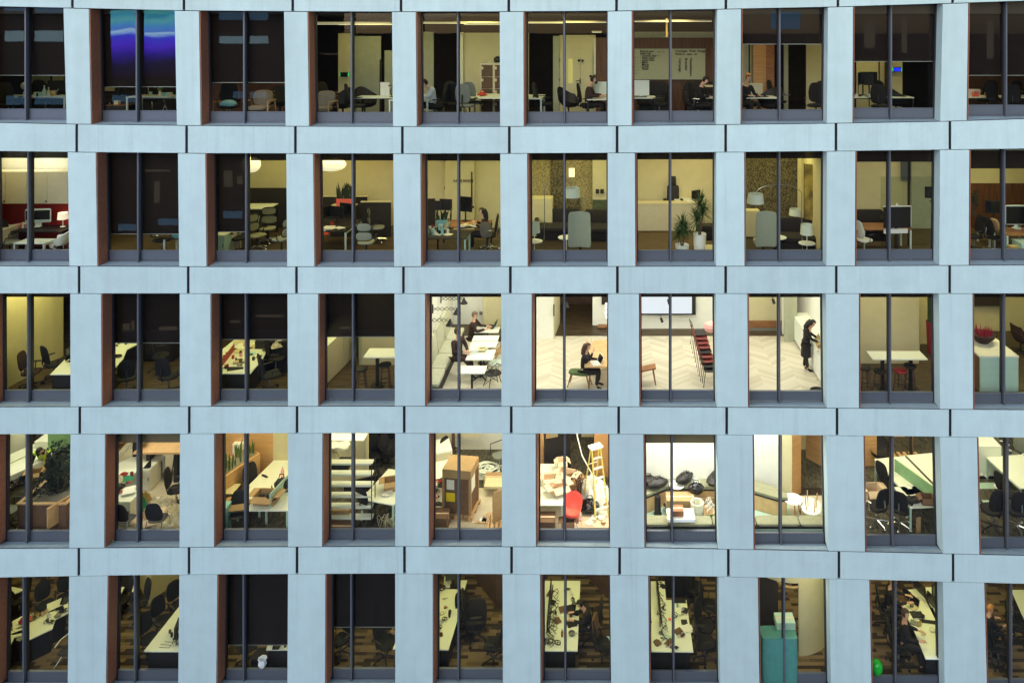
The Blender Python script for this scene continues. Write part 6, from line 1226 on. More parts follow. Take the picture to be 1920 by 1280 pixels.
put('black_wedge', lambda P: P.add('wedge', M().add([(-.1,0,0),(.12,0,0),(.12,0,.25),(-.1,.1,0),(.12,.1,0),(.12,.1,.25)], [(0,1,2),(5,4,3),(0,3,4,1),(1,4,5,2),(0,2,5,3)]), 'black'), (), F(273, 878, .72), 0, 'small black wedge on the white chest', 'speaker')
put('work_desk', desk, (1.0,2.3,.73), F(226, 925), -28, 'white desk buried under parts', 'desk')
for i, (px, py, fn, a, l) in enumerate(((221,917,coil,('.',),'black cable heap'),(237,899,heap,(.35,.3,.12,'green_bag',4),'green wrapping heap'),(231,891,heap,(.3,.2,.1,'crimson',5),'red wrapping heap'),(222,904,heap,(.4,.3,.2,'plastic_sheet',6),'cream wrapping heap'),(218,925,coil,('.',),'second black cable heap'),(247,892,mug,('crimson',.05,.12),'red can by the mullion'),(212,893,monitor,(.3,.3,.1),'small black monitor'),(227,922,heap,(.3,.2,.06,'pink',8),'pink paper heap'))):
    if fn is coil: a = (.13,'black',6,i,.016,.1)
    put(l.split()[-1] if fn is not mug else 'can', fn, a, F(px, py, .74), i*30, l+' on the buried desk')
put('white_cabinet', cabinet, (.72,.55,.74,'off_white','white_lam',1), F(233, 975), 0, 'white cabinet behind the left black chair', 'cabinet'); put('paper_ream', sheets, (10,'paper',.3,.4), F(242, 921, .76), 20, 'thick white paper pile on the cabinet', 'papers')
put('stacking_chair', stacking_chair, ('black',), F(235, 1004), 176, 'black stacking chair left of the mullion', 'chair', s=1.08); put('stacking_chair', stacking_chair, ('black',), F(296, 1003), 183, 'black stacking chair right of the mullion', 'chair', s=1.1)
put('office_chair', office_chair, (), F(330, 946), 100, 'black office chair cut by the right pier', s=1.05)
put('plastic_sheet', heap, (1.4,1.0,.38,'plastic_sheet',3), F(318, 976), 15, 'crumpled yellowish plastic sheeting on the floor', 'sheet'); put('plastic_sheet', heap, (1.5,.6,.25,'plastic_sheet',9), F(300, 948), -10, 'farther strip of crumpled plastic sheeting', 'sheet')
put('green_parcel', heap, (.32,.28,.35,'green_bag',11), F(266, 952, .1), 0, 'round green parcel beside the mullion', 'parcel'); put('yellow_parcel', heap, (.4,.3,.3,'gold',12), F(272, 939, .15), 0, 'yellow and brown parcel behind the green one', 'parcel')
put('cardboard_box', open_box, (.5,.45,.3,'card_pale'), F(278, 985), 30, 'pale carton between the black chairs', 'box'); put('wheeled_frame', lambda P: P.add('rails', M().tube([(-.4,0,0),(.3,.5,.7)], .02, 6).tube([(-.3,.1,0),(.4,.6,.7)], .02, 6).tube([(-.1,0,.5),(.5,.6,1.2)], .015, 6), 'silver_tape'), (), F(228, 868), 0, 'slanting bright metal rails', 'rails')
win(4, 3); R4(480, 1.8, 46, (1,.85,.42)); R4(440, 2.6, 30, (1,.85,.42)); back(385, 512, 3.3, 'ply'); back(512, 570, 3.3, 'cream')
put('timber_planter', lambda P: (P.add('box', M().box(-.35,.35,-1.0,1.0,0,1.15), 'ply'), P.add('soil', M().box(-.28,.28,-.95,.95,1.152,1.17), 'soil')), (), F(425, 945), -20, 'plywood planter running away from the window', 'planter')
put('snake_plants', lambda P: P.add('leaves', (lambda lf, R: ([lf.add([(x-.03,y,0),(x+.03,y,0),(x+.04,y,L*.5),(x+R.uniform(-.08,.08),y,L),(x-.04,y,L*.5)], [(0,1,2,4),(4,2,3)]) for k in range(60) for x, y, L in [(R.uniform(-.25,.25), R.uniform(-.9,.9), R.uniform(.28,.5))]], lf)[1])(M(), random.Random(3)), 'leaf_bright'), (), (F(425, 945)[0], F(425, 945)[1], ZF()+1.16), -20, 'row of bright green spiky leaves', 'plant')
put('white_pedestal', cabinet, (.3,.3,1.35,'white_lam','white_plastic',1), F(449, 905), 0, 'white pedestal at the end of the planter', 'pedestal')
put('side_desk', desk, (.6,.5,.73,'cream','black'), F(426, 960), 0, 'small cream topped desk at the left', 'desk'); put('cardboard_box', open_box, (.5,.42,.25,'card'), F(452, 952, .45), 12, 'open brown box left of the mullion', 'box'); put('low_table', desk, (.8,.6,.45,'black','black'), F(452, 962), 0, 'dark low table under the open box', 'table')
put('white_desk', desk, (1.25,.85,.73,'white_lam','mint'), F(512, 985), 0, 'white desk with pale green legs', 'desk'); put('long_desk', desk, (1.0,2.6,.73,'white_lam','mint'), F(518, 930), -8, 'white desk running to the back wall', 'desk')
put('cardboard_box', open_box, (.62,.42,.26,'card'), F(500, 940, .74), -4, 'open carton full of dark items on the desk', 'box'); put('items_in_box', coil, (.2,'black',8,4,.02,.1), F(500, 936, .88), 0, 'dark items filling the open carton', 'items')
put('divider', lambda P: P.add('board', M().box(-.015,.015,-.7,.7,0,.42), 'mint'), (), F(531, 925, .73), -8, 'slim pale desk divider', 'divider'); put('backpack', bag, (.36,'bag_black',5), F(528, 920, .74), 0, 'black backpack on the desk', 'bag', s=(1,1,1.4)); put('bottle', bottle, ('card_dark',1.0), F(509.5, 924, .73), 0, 'small dark bottle on the white desk'); put('pink_bottle', bottle, ('pink',1.3), F(529.5, 893, .73), 0, 'pink bottle at the far desk end', 'bottle')
put('office_chair', office_chair, (), F(478, 946), 60, 'black office chair left of the long desk', s=1.1); put('office_chair', office_chair, (), F(463, 915), 30, 'black office chair close to the mullion'); put('stacking_chair', stacking_chair, ('black',), F(446, 992), 20, 'dark stool chair near the sill', 'chair')
put('pale_unit', cabinet, (.25,.5,.8,'aqua','aqua',1), F(418, 1000), 0, 'narrow grey blue unit at the left', 'unit')
win(4, 4); R4(640, 2.2, 26, (1,.88,.5)); R4(715, 2.6, 26, (1,.88,.5)); back(590, 690, 3.3, 'cream'); backpy(690, 760, 5.4, 'cream', 800, 823); back(690, 760, 8.0, 'dark_wall'); wall(G(690, 3.3), G(690, 3.8), 'cream')
put('metal_shelving', shelving, (1.45,1.95,6), F(654, 985), 0, 'open shelving with white shelves', 'shelving')
put('paper_ream', sheets, (12,'paper',.62,.3), (X(635,1.9),1.9,ZF()+1.96), 5, 'big white paper pile on the top shelf', 'papers'); put('basket', heap, (.45,.3,.26,'cream',2), (X(623,1.9),1.9,ZF()+1.63), 0, 'woven basket on the second shelf')
put('archive_box', shut_box, (.75,.35,.22,'black'), (X(634,1.9),1.9,ZF()+1.33), 0, 'black box on the third shelf', 'box'); put('cardboard_box', shut_box, (.85,.4,.42,'card'), F(633, 975), 0, 'brown carton under the shelving', 'box'); put('cardboard_box', shut_box, (.85,.4,.2,'card_dark'), F(634, 998), 0, 'dark brown carton on the floor', 'box')
put('paired_sockets', lambda P: P.add('plates', M().box(-.12,-.02,-.01,.01,0,.1).box(.04,.14,-.01,.01,0,.1), 'black'), (), W(673, 836, 4.85), 0, 'pair of dark sockets on the cream wall', 'socket')
put('ceiling_panel', lambda P: P.add('diffuser', M().box(-.7,.7,-.2,.2,-.01,.01), 'strip_light'), (), W(645, 819, 3.0), 0, 'pale glowing ceiling panel at the head', 'ceiling light')
put('white_desk', desk, (1.1,1.6,.73,'white_lam','mint'), F(733, 955), -14, 'white desk at the right pier', 'desk'); put('cardboard_box', open_box, (.4,.35,.28,'card'), F(733, 915, .74), 15, 'torn brown carton on the desk', 'box'); put('paper_ream', sheets, (9,'paper'), F(726, 925, .74), 0, 'white paper beside the torn carton', 'papers')
put('cable_bundle', cables, (.6,9,'cream',3,.14,.35), F(728, 985, .1), 80, 'pale cables tangled under the desk', 'cable')
put('office_chair', office_chair, (), F(690, 975), 150, 'black office chair right of the shelving', s=1.05); put('office_chair', office_chair, (), F(698, 880), 20, 'dark office chair far in the back')
for i, (px, py) in enumerate(((712,865),(728,870),(720,845),(735,850))): put('office_chair', lounge_chair if i % 2 else office_chair, (), F(px, py), i*60, ['dark chair in the dim back, left','dark round chair in the dim back','dark chair farthest back','dark round chair farthest right'][i])
put('dark_partition', lambda P: P.add('board', M().box(-.6,.6,-.02,.02,0,.5), 'black'), (), F(682, 925), 20, 'small black panel leaning behind the shelving', 'panel')
win(4, 5); floor(790, 1170, .5, 3.0, 'floor_pale', .008); floor(790, 1600, 3.0, 8.5, 'carpet_grey', .006); R4(850, 2.4, 64, (1,.91,.60)); R4(910, 4.2, 64, (1,.92,.62)); back(780, 960, 5.2, 'white_wall'); backpy(780, 900, 4.6, 'ceiling_white', 800, 821)
put('square_column', lambda P: P.add('column', M().box(-.05,.05,-.05,.05,0,3.3), 'brown_wall'), (), G(850, 4.3), 0, 'thin brown post before the white wall', 'column')
put('pallet', pallet, (1.0,.9), F(864, 957), -8, 'pale wooden pallet'); put('crate_load', crate_load, (.84,.74,1.34), (F(864,957)[0],F(864,957)[1],ZF()+.145), -8, 'tall film wrapped load with carton lid', 'crate')
put('white_cabinet', lambda P: (P.add('carcass', M().box(-.4,.4,-.4,.4,.1,1.0), 'white_plastic'), P.add('front', M().box(-.38,.36,-.42,-.402,.1,.95), 'beige_board')), (), F(822, 892), 20, 'white cabinet at the left back', 'cabinet'); put('white_desk', desk, (.9,2.2,.73), F(808, 930), -14, 'white desk along the left side', 'desk')
put('pink_pouch', bag, (.15,'pink',6), F(815, 934, .73), 0, 'pink pouch on the white desk', 'bag'); put('charger_cable', coil, (.1,'black',4,3,.008,.03), F(813, 922, .73), 0, 'thin dark cable on the white desk', 'cable')
put('storage_box', shut_box, (.55,.5,.42,'card_dark'), F(824, 988), 0, 'dark brown box at the lower left', 'box'); put('storage_box', shut_box, (.55,.45,.2,'black'), F(826, 962, .1), 0, 'black box behind the brown one', 'box')
put('cable_coil', coil, (.42,'cable_white',12,2,.02,.14), F(912, 884), 0, 'large tangle of white cable', 'cable'); put('cable_coil', coil, (.3,'cable_white',4,6,.016,.06), F(898, 894), 0, 'loose white cable loops beside the tangle', 'cable')
put('office_chair', lambda P: (P.add('seat', M().pad((0,0,.45), (.5,.45,.08)), 'mesh_grey'), P.add('arm_loop', M().tube([(-.25,.2,.45),(-.25,.22,.8),(.25,.22,.82),(.25,.2,.45)], .018, 6), 'black'), P.add('base', M().tube([(-.3,0,.04),(0,0,.1),(.3,0,.04)], .02, 6).tube([(0,-.3,.04),(0,0,.1),(0,.3,.04)], .02, 6).tube([(0,0,.1),(0,0,.45)], .025, 6), 'chrome')), (), F(937, 878), 30, 'olive chair with a looped black arm')
put('cardboard_box', shut_box, (.7,.5,.26,'card'), F(929, 908), 0, 'flat brown carton on the carpet', 'box'); put('foam_sheet', lambda P: P.add('foam', M().box(-.34,.34,-.24,.24,0,.08), 'cream'), (), F(929, 908, .265), 0, 'cream foam sheet on the flat carton', 'foam')
put('pallet', pallet, (.9,.9), F(940, 985), 6, 'dark stacked pallet at the right pier'); put('tilted_board', lambda P: P.add('board', M().box(-.3,.3,-.02,.02,0,.9), 'card'), (), F(940, 972, .15), 40, 'brown board standing on the pallet', 'board'); put('floor_plank', lambda P: P.add('plank', M().box(-.25,.25,-.05,.05,.01,.03), 'wood_light'), (), F(908, 980), 0, 'short plank on the pale floor', 'plank')
put('work_chair', office_chair, (), F(844, 885), 60, 'black chair behind the crate', 'chair')
win(4, 6); R4(1040, 1.8, 84, (1,.88,.62)); R4(1110, 2.2, 110, (1,.84,.64)); back(1000, 1030, 3.8, 'ply'); back(1030, 1046, 5.6, 'cream'); back(1046, 1090, 8.2, 'brown_wall'); back(1090, 1113, 6.0, 'cream'); back(1114, 1160, 3.6, 'wood_pale')
put('door_pull', lambda P: P.add('pull', M().box(-.1,-.07,-.05,0,0,.5).box(-.09,.1,-.05,-.02,.46,.49).box(-.09,.1,-.05,-.02,0,.03), 'wood_furn'), (), W(1031, 871, 3.7), 0, 'brown loop handle on the timber panel', 'handle')
put('black_partition', lambda P: P.add('panel', M().box(-.45,.45,-.03,.03,0,1.3).box(-.45,-.4,-.05,.05,0,1.9), 'black'), (), F(1045, 893), 18, 'black folded partition behind the boxes', 'partition')
put('white_desk', desk, (1.4,2.1,.73,'white_lam','white_metal'), F(1017, 950), 0, 'large white desk filling the left pane', 'desk')
for i, (px, py, w, d, h, m, rz, l) in enumerate(((1036,905,.55,.3,.2,'card_pale',4,'pale plastic tray box'),(1047,920,.5,.4,.2,'card_pale',30,'open pale carton before the mullion'),(1062,905,.5,.4,.35,'card_pale',-20,'large pale carton behind the mullion'),(1075,910,.4,.35,.3,'card',15,'brown carton among the heap'),(1054,890,.3,.3,.5,'card_pale',10,'upright pale carton'))): put('cardboard_box', open_box, (w,d,h,m,50+i*12), F(px, py, .74 if i < 2 else .6), rz, l, 'box')
put('paper_heap', heap, (1.2,.9,.8,'paper',21), F(1110, 938), 0, 'big heap of white paper and wrapping', 'heap'); put('paper_heap', heap, (.7,.6,.5,'pink',23), F(1085, 940), 0, 'pinkish paper heap behind the red chair', 'heap'); put('rubbish_bag', bag, (.5,'black_gloss',7), F(1105, 960), 0, 'glossy black rubbish bag', 'bag'); put('dried_flowers', bush, ((.25,.2,.3),.5,140,9,'card_dark',.08), F(1086, 925, .5), 0, 'brown dried bunch above the heap', 'plant')
put('cardboard_scrap', open_box, (.4,.3,.12,'card',90), F(1128, 945), 20, 'flattened brown carton by the ladder', 'box'); put('red_chair', shell_armchair, ('coral',), F(1074, 990), -15, 'coral red moulded shell chair', 'chair', s=(1.05,1.0,1.15))
put('step_ladder', ladder, (1.95,), F(1117, 957), 28, 'yellow step ladder with white top', 'ladder')
put('hanging_cable', lambda P: P.add('cable', M().tube([(-.45,0,2.5),(-.4,0,1.9),(-.25,0,1.3),(.05,0,.75),(.15,0,.5)], .022, 6), 'cable_white'), (), F(1106, 930), 0, 'thick white cable hanging from the ceiling', 'cable')
put('storage_box', shut_box, (.55,.5,.5,'card_dark'), F(1023, 1000), 0, 'dark brown box under the white desk', 'box'); put('storage_box', open_box, (.35,.3,.4,'card_dark',80), F(1066, 998), 0, 'brown carton under the red chair', 'box'); put('white_sheet', sheets, (4,'paper',.4,.4), F(1080, 1000, .05), 30, 'white sheets on the floor by the sill', 'papers')
for x, y, w in ((1105,1000,2.2),(1120,978,1.8)): floor(x-38, x+38, F(x, y)[1]-.3, F(x, y)[1]+.25, 'card_pale' if y < 990 else 'floor_pale', .012)
win(4, 7); floor(1180, 1486, .5, 2.6, 'mint', .012); floor(1486, 1600, .5, 1.3, 'mint', .012); R4(1240, 1.6, 80, (1,.98,.90)); R4(1310, 1.7, 80, (1,.98,.90)); back(1150, 1463, 2.52, 'white_wall'); wall(G(1463, 2.5), G(1463, 2.7), 'white_wall')
put('window_bench', long_bench, (6.4,.42,.42,5,'cushion_olive','mint'), (X(1376,.8),.80,ZF()), 0, 'long olive cushioned bench along the window', 'bench')
def polybench(P, poly, h=.6):
    n = len(poly); cx = sum(x for x, y in poly)/n; cy = sum(y for x, y in poly)/n
    for nm, z0, z1, k, m in (('seat_cushion', h-.07, h, 1, 'cushion_olive'), ('shadow_board', h-.13, h-.072, .985, 'black'), ('timber_front', .0, h-.132, .96, 'wood_light')):
        q = [(cx+(x-cx)*k, cy+(y-cy)*k) for x, y in poly]; P.add(nm, M().add([(x,y,z1) for x,y in q]+[(x,y,z0) for x,y in q], [tuple(range(n)), tuple(range(n,2*n))[::-1]]+[(i,n+i,n+(i+1)%n,(i+1)%n) for i in range(n)]), m)
def pbench(pts, label):
    w = [F(px, py, .6) for px, py in pts]; cx = sum(p[0] for p in w)/len(w); cy = sum(p[1] for p in w)/len(w)
    return put('corner_bench', polybench, (tuple((p[0]-cx, p[1]-cy) for p in w),), (cx, cy, ZF()), 0, label, 'bench')
pbench([(1196,930),(1215,926),(1252,911),(1252,897),(1196,900)], 'slanting olive bench with pale timber front'); pbench([(1253.5,911),(1352,913),(1352,897),(1253.5,897)], 'olive cushioned bench against the back wall')
for i, (px, py, s, m) in enumerate(((1214,908,.42,'bag_black'),(1232,912,.40,'bag_black'),(1283,903,.40,'bag_black'),(1340,905,.45,'bag_black'))): put('black_bag', bag, (s,m,i+2), F(px, py, .64), i*20, ['dark bag at the left edge','dark grey bag beside it','black bag right of the mullion','dark bag by the right reveal'][i], 'bag', s=(1.4,1.1,.8))
put('round_table', round_table, (.24,.62), F(1269, 945), 0, 'small round white table', 'table'); put('pillar_speaker', lambda P: P.add('tower', M().lathe([(.14,0),(.1,.06),(.09,.55),(.001,.56)], n=14), 'black'), (), F(1233, 963), 0, 'black tower object on the floor', 'speaker'); put('white_heap', heap, (.9,.6,.7,'paper',31), F(1304, 938), 0, 'white wrapping heap behind the boxes', 'heap'); put('black_sack', bag, (.4,'black_gloss',12), F(1305, 925, .55), 0, 'black sack over the white bucket', 'bag')
for i, (px, py, w, h, m) in enumerate(((1275,968,.85,.62,'card'),(1258,962,.3,.2,'white_plastic'),(1329,970,.5,.45,'card'),(1344,972,.35,.3,'card'))): put('cardboard_box', shut_box if i < 2 else open_box, (w,.45,h,m), F(px, py), i*3, ['stacked brown carton in the middle','small white box by the mullion','open brown carton with papers','brown carton at the right reveal'][i], 'box')
put('white_tray', shut_box, (.8,.5,.08,'paper'), F(1276, 968, .63), 0, 'white tray on the brown carton', 'tray'); put('picture_box', shut_box, (.34,.3,.16,'wood_furn'), F(1270, 962, .72), 0, 'small orange brown box on the tray', 'box')
put('white_bucket', lambda P: (P.add('bucket', M().lathe([(.001,0),(.17,0),(.2,.4),(.18,.4),(.16,.03),(.001,.03)], n=22), 'off_white'), P.add('handle', M().tube([(-.19,0,.4),(-.12,0,.5),(.12,0,.5),(.19,0,.4)], .01, 5), 'white_plastic')), (), F(1307, 965, .3), 0, 'white bucket with a raised handle', 'bucket'); put('round_bin', lambda P: P.add('bin', M().lathe([(.001,0),(.2,0),(.2,.3),(.001,.3)], n=20), 'mesh_grey'), (), F(1307, 966), 0, 'grey bin under the white bucket', 'bin')
put('rolled_papers', cables, (.4,7,'paper',5,.15,.3), F(1331, 955, .45), 20, 'rolled white papers in the open carton', 'papers'); put('green_tag', lambda P: P.add('tag', M().ball((0,0,0), .06), 'green'), (), F(1330, 966, .3), 0, 'small green tag on the carton', 'tag'); put('black_tool', coil, (.1,'black',5,7,.03,.2), F(1251, 958), 0, 'small black and white gadget on the floor', 'gadget')
win(4, 8); R4(1430, 1.7, 80, (1,.97,.88)); R4(1510, 2.2, 42, (1,.88,.62)); R4(1530, 5, 36, (1,.86,.5))
wall(G(1463.5, 2.5), G(1485, 2.42), 'cream'); wall(G(1484, 2.44), G(1502, 2.75), 'wood_pale'); back(1498, 1512, 5.2, 'cream'); wall(G(1511, 4.69), G(1565, 3.8), 'ply'); floor(1480, 1600, 1.2, 2.6, 'floor_pale', .016)
pbench([(1398,915),(1460,933),(1477,932),(1476,925),(1455,914),(1398,893)], 'slanting olive bench running to the right')
put('round_table', round_table, (.3,.5), F(1487, 965), 0, 'round white table on brown legs', 'table'); put('round_table', round_table, (.34,.42), F(1518, 970), 0, 'larger round white table beside it', 'table'); put('upturned_table', upturned_table, (.28,), F(1521, 955, .45), 0, 'upturned round table with legs in the air', 'table'); put('white_box', shut_box, (.35,.3,.2,'paper'), F(1543, 972), 0, 'white box at the right reveal', 'box')
win(4, 9); floor(1600, 2060, .5, 8.5, 'carpet_grey', .008); R4(1650, 2.6, 58, (1,.87,.5)); R4(1720, 4, 60, (1,.88,.55)); back(1615, 1644, 4.2, 'ply'); back(1644, 1665, 6.6, 'white_wall'); back(1660, 1668, 6.0, 'brown_wall'); back(1674, 1697, 6.0, 'ply'); back(1697, 1709, 6.6, 'white_wall'); back(1706, 1712, 5.0, 'wood_pale'); back(1712, 1722, 6.6, 'cream'); back(1722, 1727, 6.4, 'brown_wall'); back(1727, 1790, 6.8, 'white_wall')
put('slatted_pallet', pallet, (1.3,.8), F(1692, 868), 0, 'whitewashed slatted pallet', 'pallet', s=(1,1,1.2)); put('black_post', lambda P: P.add('post', M().box(-.04,.04,-.04,.04,0,1.3), 'black'), (), F(1708, 885), 0, 'short black post at the back', 'post')
put('white_desk', desk, (1.15,1.9,.73,'white_lam','mint'), F(1700, 932), 9, 'white desk with a green divider', 'desk'); put('white_desk', desk, (1.3,1.0,.73,'white_lam','mint'), F(1730, 975), 4, 'white desk nearest the window', 'desk'); put('white_desk', desk, (1.1,1.9,.73,'white_lam','mint'), F(1756, 925), 9, 'white desk beyond the green divider', 'desk')
put('green_divider', lambda P: P.add('board', M().box(-.02,.02,-.75,1.4,0,.38), 'green_screen'), (), F(1742, 930, .74), 22, 'pale green desk divider', 'divider')
put('cardboard_box', open_box, (.85,.7,.7,'card',60), F(1738, 905), -5, 'big open brown carton at the back', 'box'); put('cardboard_box', open_box, (.5,.45,.5,'card_pale',70), F(1636, 942), 5, 'pale open carton at the left', 'box'); put('wooden_box', open_box, (.34,.3,.2,'card_dark',90), F(1738, 942, .74), -6, 'brown box file on the desk', 'box'); put('black_hat', bag, (.34,'black',9), F(1709, 942, .74), 0, 'black bag on the white desk', 'bag', s=(1.3,1,.7))
put('office_chair', office_chair, ('black_mesh','chrome'), F(1645, 982), 200, 'black office chair on chrome star base', s=1.12); put('office_chair', office_chair, ('black_mesh','chrome'), F(1688, 987), 150, 'black office chair tucked behind the mullion', s=1.1); put('office_chair', office_chair, (), F(1662, 925), 120, 'dark office chair beyond the carton'); put('office_chair', lounge_chair, (), F(1650, 872), 0, 'dark chair far at the back')
put('plank_piece', lambda P: P.add('plank', M().box(-.07,.07,-.02,.02,0,.45), 'card'), (), F(1722, 998), 20, 'brown plank leaning under the desk', 'plank'); put('cable_bundle', cables, (.4,6,'cable_black',6,.1,.3), F(1738, 990, .1), 60, 'black cables hanging under the desk', 'cable')
put('white_board_box', shut_box, (.7,.5,.15,'paper'), F(1690, 893), 0, 'flat white box on the carpet', 'box')
win(4, 10); R4(1860, 2.4, 54, (1,.93,.60)); R4(1920, 4, 54, (1,.93,.62)); back(1820, 2010, 6.4, 'white_wall')
put('white_cabinet', cabinet, (.85,.7,1.05,'white_lam','white_plastic',1), F(1843, 884), 0, 'white cabinet at the upper left', 'cabinet')
put('office_chair', office_chair, ('mesh_grey','chrome'), F(1883, 872), 80, 'olive chair with chrome arms at the back'); put('office_chair', office_chair, ('mesh_grey','white_metal'), F(1905, 880), -60, 'olive meshed chair on a pale star base')
for i in range(5): put('roller_feet', lambda P: (P.add('bar', M().box(-.24,.24,-.04,.04,0,.08), 'black'), P.add('rollers', M().ball((-.16,-.03,.1), .045, 8, 6).ball((-.05,-.03,.13), .045, 8, 6).ball((.07,-.03,.1), .045, 8, 6).ball((.17,-.03,.13), .045, 8, 6), 'white_plastic')), (), F(1843+i*17, 896), 0, ['leftmost','second','third','fourth','rightmost'][i]+' black block topped with white rollers', 'rollers', 'row of roller blocks')
floor(1837, 1885, F(1850,913)[1]-.1, F(1850,905)[1], 'mint', .014); floor(1837, 1885, F(1850,942)[1]-.1, F(1850,938)[1], 'mint', .014)
put('white_desk', desk, (1.3,1.7,.73,'white_lam','mint'), F(1915, 925), 6, 'white desk at the right edge', 'desk'); put('office_chair', office_chair, (), F(1888, 955), 110, 'black office chair behind the mullion', s=1.1); put('office_chair', office_chair, ('black_mesh','black'), F(1861, 992), 185, 'broad black office chair at the left', s=1.25); put('office_chair', office_chair, ('black_mesh','chrome'), F(1908, 993), 170, 'black office chair on chrome star base', s=1.2)
put('white_stool', bar_stool, (.55,'white_plastic'), F(1876, 945), 0, 'small white stool top behind the chair', 'stool')
# ------------------------------------------------------------------ bottom row
def R5(px, d, p=36, c=Y): lamp(px, d, p*.62, c, 1.3)
win(5, 1); floor(-280, 2080, .5, 8.5, 'carpet_brown', .006)
R5(45, 2.2, 30); R5(95, 4, 22)
put('round_column', lambda P: P.add('column', M().box(-.08,.08,-.08,.08,0,3.3), 'cream'), (), G(8.5, .75), 0, 'slim cream column at the left edge', 'column')
pdesk([(14,1219),(27,1194),(52,1187),(52,1176),(14,1190)][:5], 'white desk end with a flower pot at the left'); pdesk([(13,1186),(60,1164),(91,1146),(128,1128),(128,1148),(104,1160),(98,1178),(51,1200),(40,1186),(24,1190)], 'long white desk with notched edges')
pdesk([(88,1132),(116,1120),(127,1127),(112,1141),(88,1149)], 'white desk top farther back'); pdesk([(16,1098),(46,1104),(28,1112)], 'small white table corner at the back')
pdesk([(23,1164),(43,1153),(44,1176),(24,1180)], 'white desk piece left of the mullion')
put('flower_pot', plant, ('snake',.32,.2,'aqua',.13,.06,14,3,'pink'), F(13, 1206, .73), 0, 'small blue pot of pink flowers', 'plant'); put('red_pouch', bag, (.16,'red',3), F(41, 1168, .73), 0, 'red pouch on the desk left of the mullion', 'bag'); put('red_flower', bag, (.14,'coral',8), F(56, 1163, .73), 0, 'red and white pouch right of the mullion', 'bag')
for i, (px, py, m) in enumerate(((64,1161,'leaf_bright'),(70,1157,'gold'),(80,1153,'card_pale'),(87,1149,'card_pale'),(60,1157,'off_white'))): put('desk_item', mug, (m,.045,.1), F(px, py, .73), i*30, ['green pot on the desk','golden pot on the desk','pale carton cup','second pale carton cup','off white cup by the red pouch'][i], 'pot')
put('laptop_cable', coil, (.1,'black',4,2,.008,.02), F(107, 1142, .73), 0, 'black cable loop on the far desk', 'cable'); put('phone', phone, (), F(121, 1128, .73), 20, 'dark telephone at the far desk end')
put('office_chair', office_chair, (), F(86, 1160), 60, 'dark office chair beyond the long desk'); put('office_chair', office_chair, (), F(36, 1150), -30, 'dark office chair left of the mullion'); put('office_chair', office_chair, (), F(124, 1145), 40, 'dark office chair by the right pier')
put('loop_chair', lambda P: (P.add('seat', M().pad((0,0,.45), (.5,.45,.06)), 'black'), P.add('arm_loop', M().tube([(-.26,-.2,.68),(-.29,.1,.68),(-.2,.28,.7),(.2,.28,.7),(.29,.1,.68)], .014, 6), 'silver_tape'), P.add('leg', M().tube([(-.1,0,.4),(-.32,-.2,0)], .014, 6).tube([(.1,0,.4),(.32,-.2,0)], .014, 6), 'silver_tape'), P.add('rear_leg', M().tube([(-.1,.1,.4),(-.25,.3,0)], .014, 6).tube([(.1,.1,.4),(.25,.3,0)], .014, 6), 'silver_tape')), (), F(128, 1246), 0, 'chair with a bright looped arm rail', 'chair')
put('clothes_rail', lambda P: P.add('frame', M().tube([(-.5,0,1.1),(-.36,0,0),(.5,0,.05)], .022, 6).tube([(-.35,.3,.0),(.5,.3,.1)], .02, 6).tube([(-.4,.3,1.1),(-.35,.3,0)], .02, 6).tube([(-.36,0,0),(-.35,.3,0)], .02, 6), 'wood_furn'), (), F(112, 1108), 0, 'orange brown metal frame at the back', 'frame')
win(5, 2); R5(300, 3.2, 34); R5(240, 2.2, 20); wall(G(233, 5.4), G(279, 3.3), 'cream'); wall(G(279, 3.3), G(345, 4.6), 'cream')
pdesk([(269.5,1220),(336,1136),(362,1150),(362,1220)], 'white desk with a sharp corner'); pdesk([(214,1091),(240,1096),(233,1100),(224,1119),(214,1124)], 'white desk piece in the upper left'); pdesk([(252,1092),(253,1107),(247,1108)], 'tiny white desk corner near the mullion')
put('monitor', monitor, (.42,.34,.08), F(331, 1193, .73), -75, 'black tablet screen standing on the desk'); put('desk_tray', lambda P: P.add('wires', M().tube([(-.2,-.1,.01),(.1,-.12,.01)], .008, 4).tube([(-.22,0,.01),(.12,-.03,.01)], .008, 4).tube([(-.15,.1,.01),(.12,.08,.01)], .008, 4).tube([(.1,-.12,.01),(.12,.08,.01)], .008, 4), 'black'), (), F(315, 1208, .74), 0, 'thin black wire tray on the desk', 'tray')
put('cable_bundle', cables, (.5,7,'cable_black',2,.08,.2), F(333, 1200, .73), 0, 'tangled cables at the desk slot', 'cable')
for i, (px, py, rz) in enumerate(((278,1225,60),(304,1190,60),(333,1160,60),(262,1158,-40),(228,1150,0))): put('office_chair', office_chair, (), F(px, py), rz, ['dark chair at the sharp desk corner','dark chair midway along the desk','dark chair by the right pier','dark chair near the mullion at the back','dark chair at the upper left'][i])
put('loop_chair', lambda P: P.add('arm_loop', M().tube([(-.2,.1,.66),(.1,.1,.68),(.2,-.1,.7),(.2,-.2,.75)], .014, 6).tube([(0,0,.4),(.25,-.2,0)], .014, 6).pad((-.1,0,.45), (.4,.4,.05)), 'mesh_grey'), (), F(212, 1240), 0, 'bright chair arm cut by the left pier', 'chair')
win(5, 3); R5(460, 2.0, 28); put('slim_column', lambda P: P.add('column', M().box(-.05,.05,-.05,.05,0,3.3), 'cream'), (), G(418.5, .8), 0, 'slim cream column at the left edge', 'column')
pdesk([(499,1217),(503,1204),(560,1204),(560,1217)], 'white desk edge below the blind'); put('phone', phone, (), F(519, 1212, .73), 0, 'black telephone on the white desk'); put('mug', mug, ('black',), F(535, 1211, .73), 0, 'dark cup by the right pier')
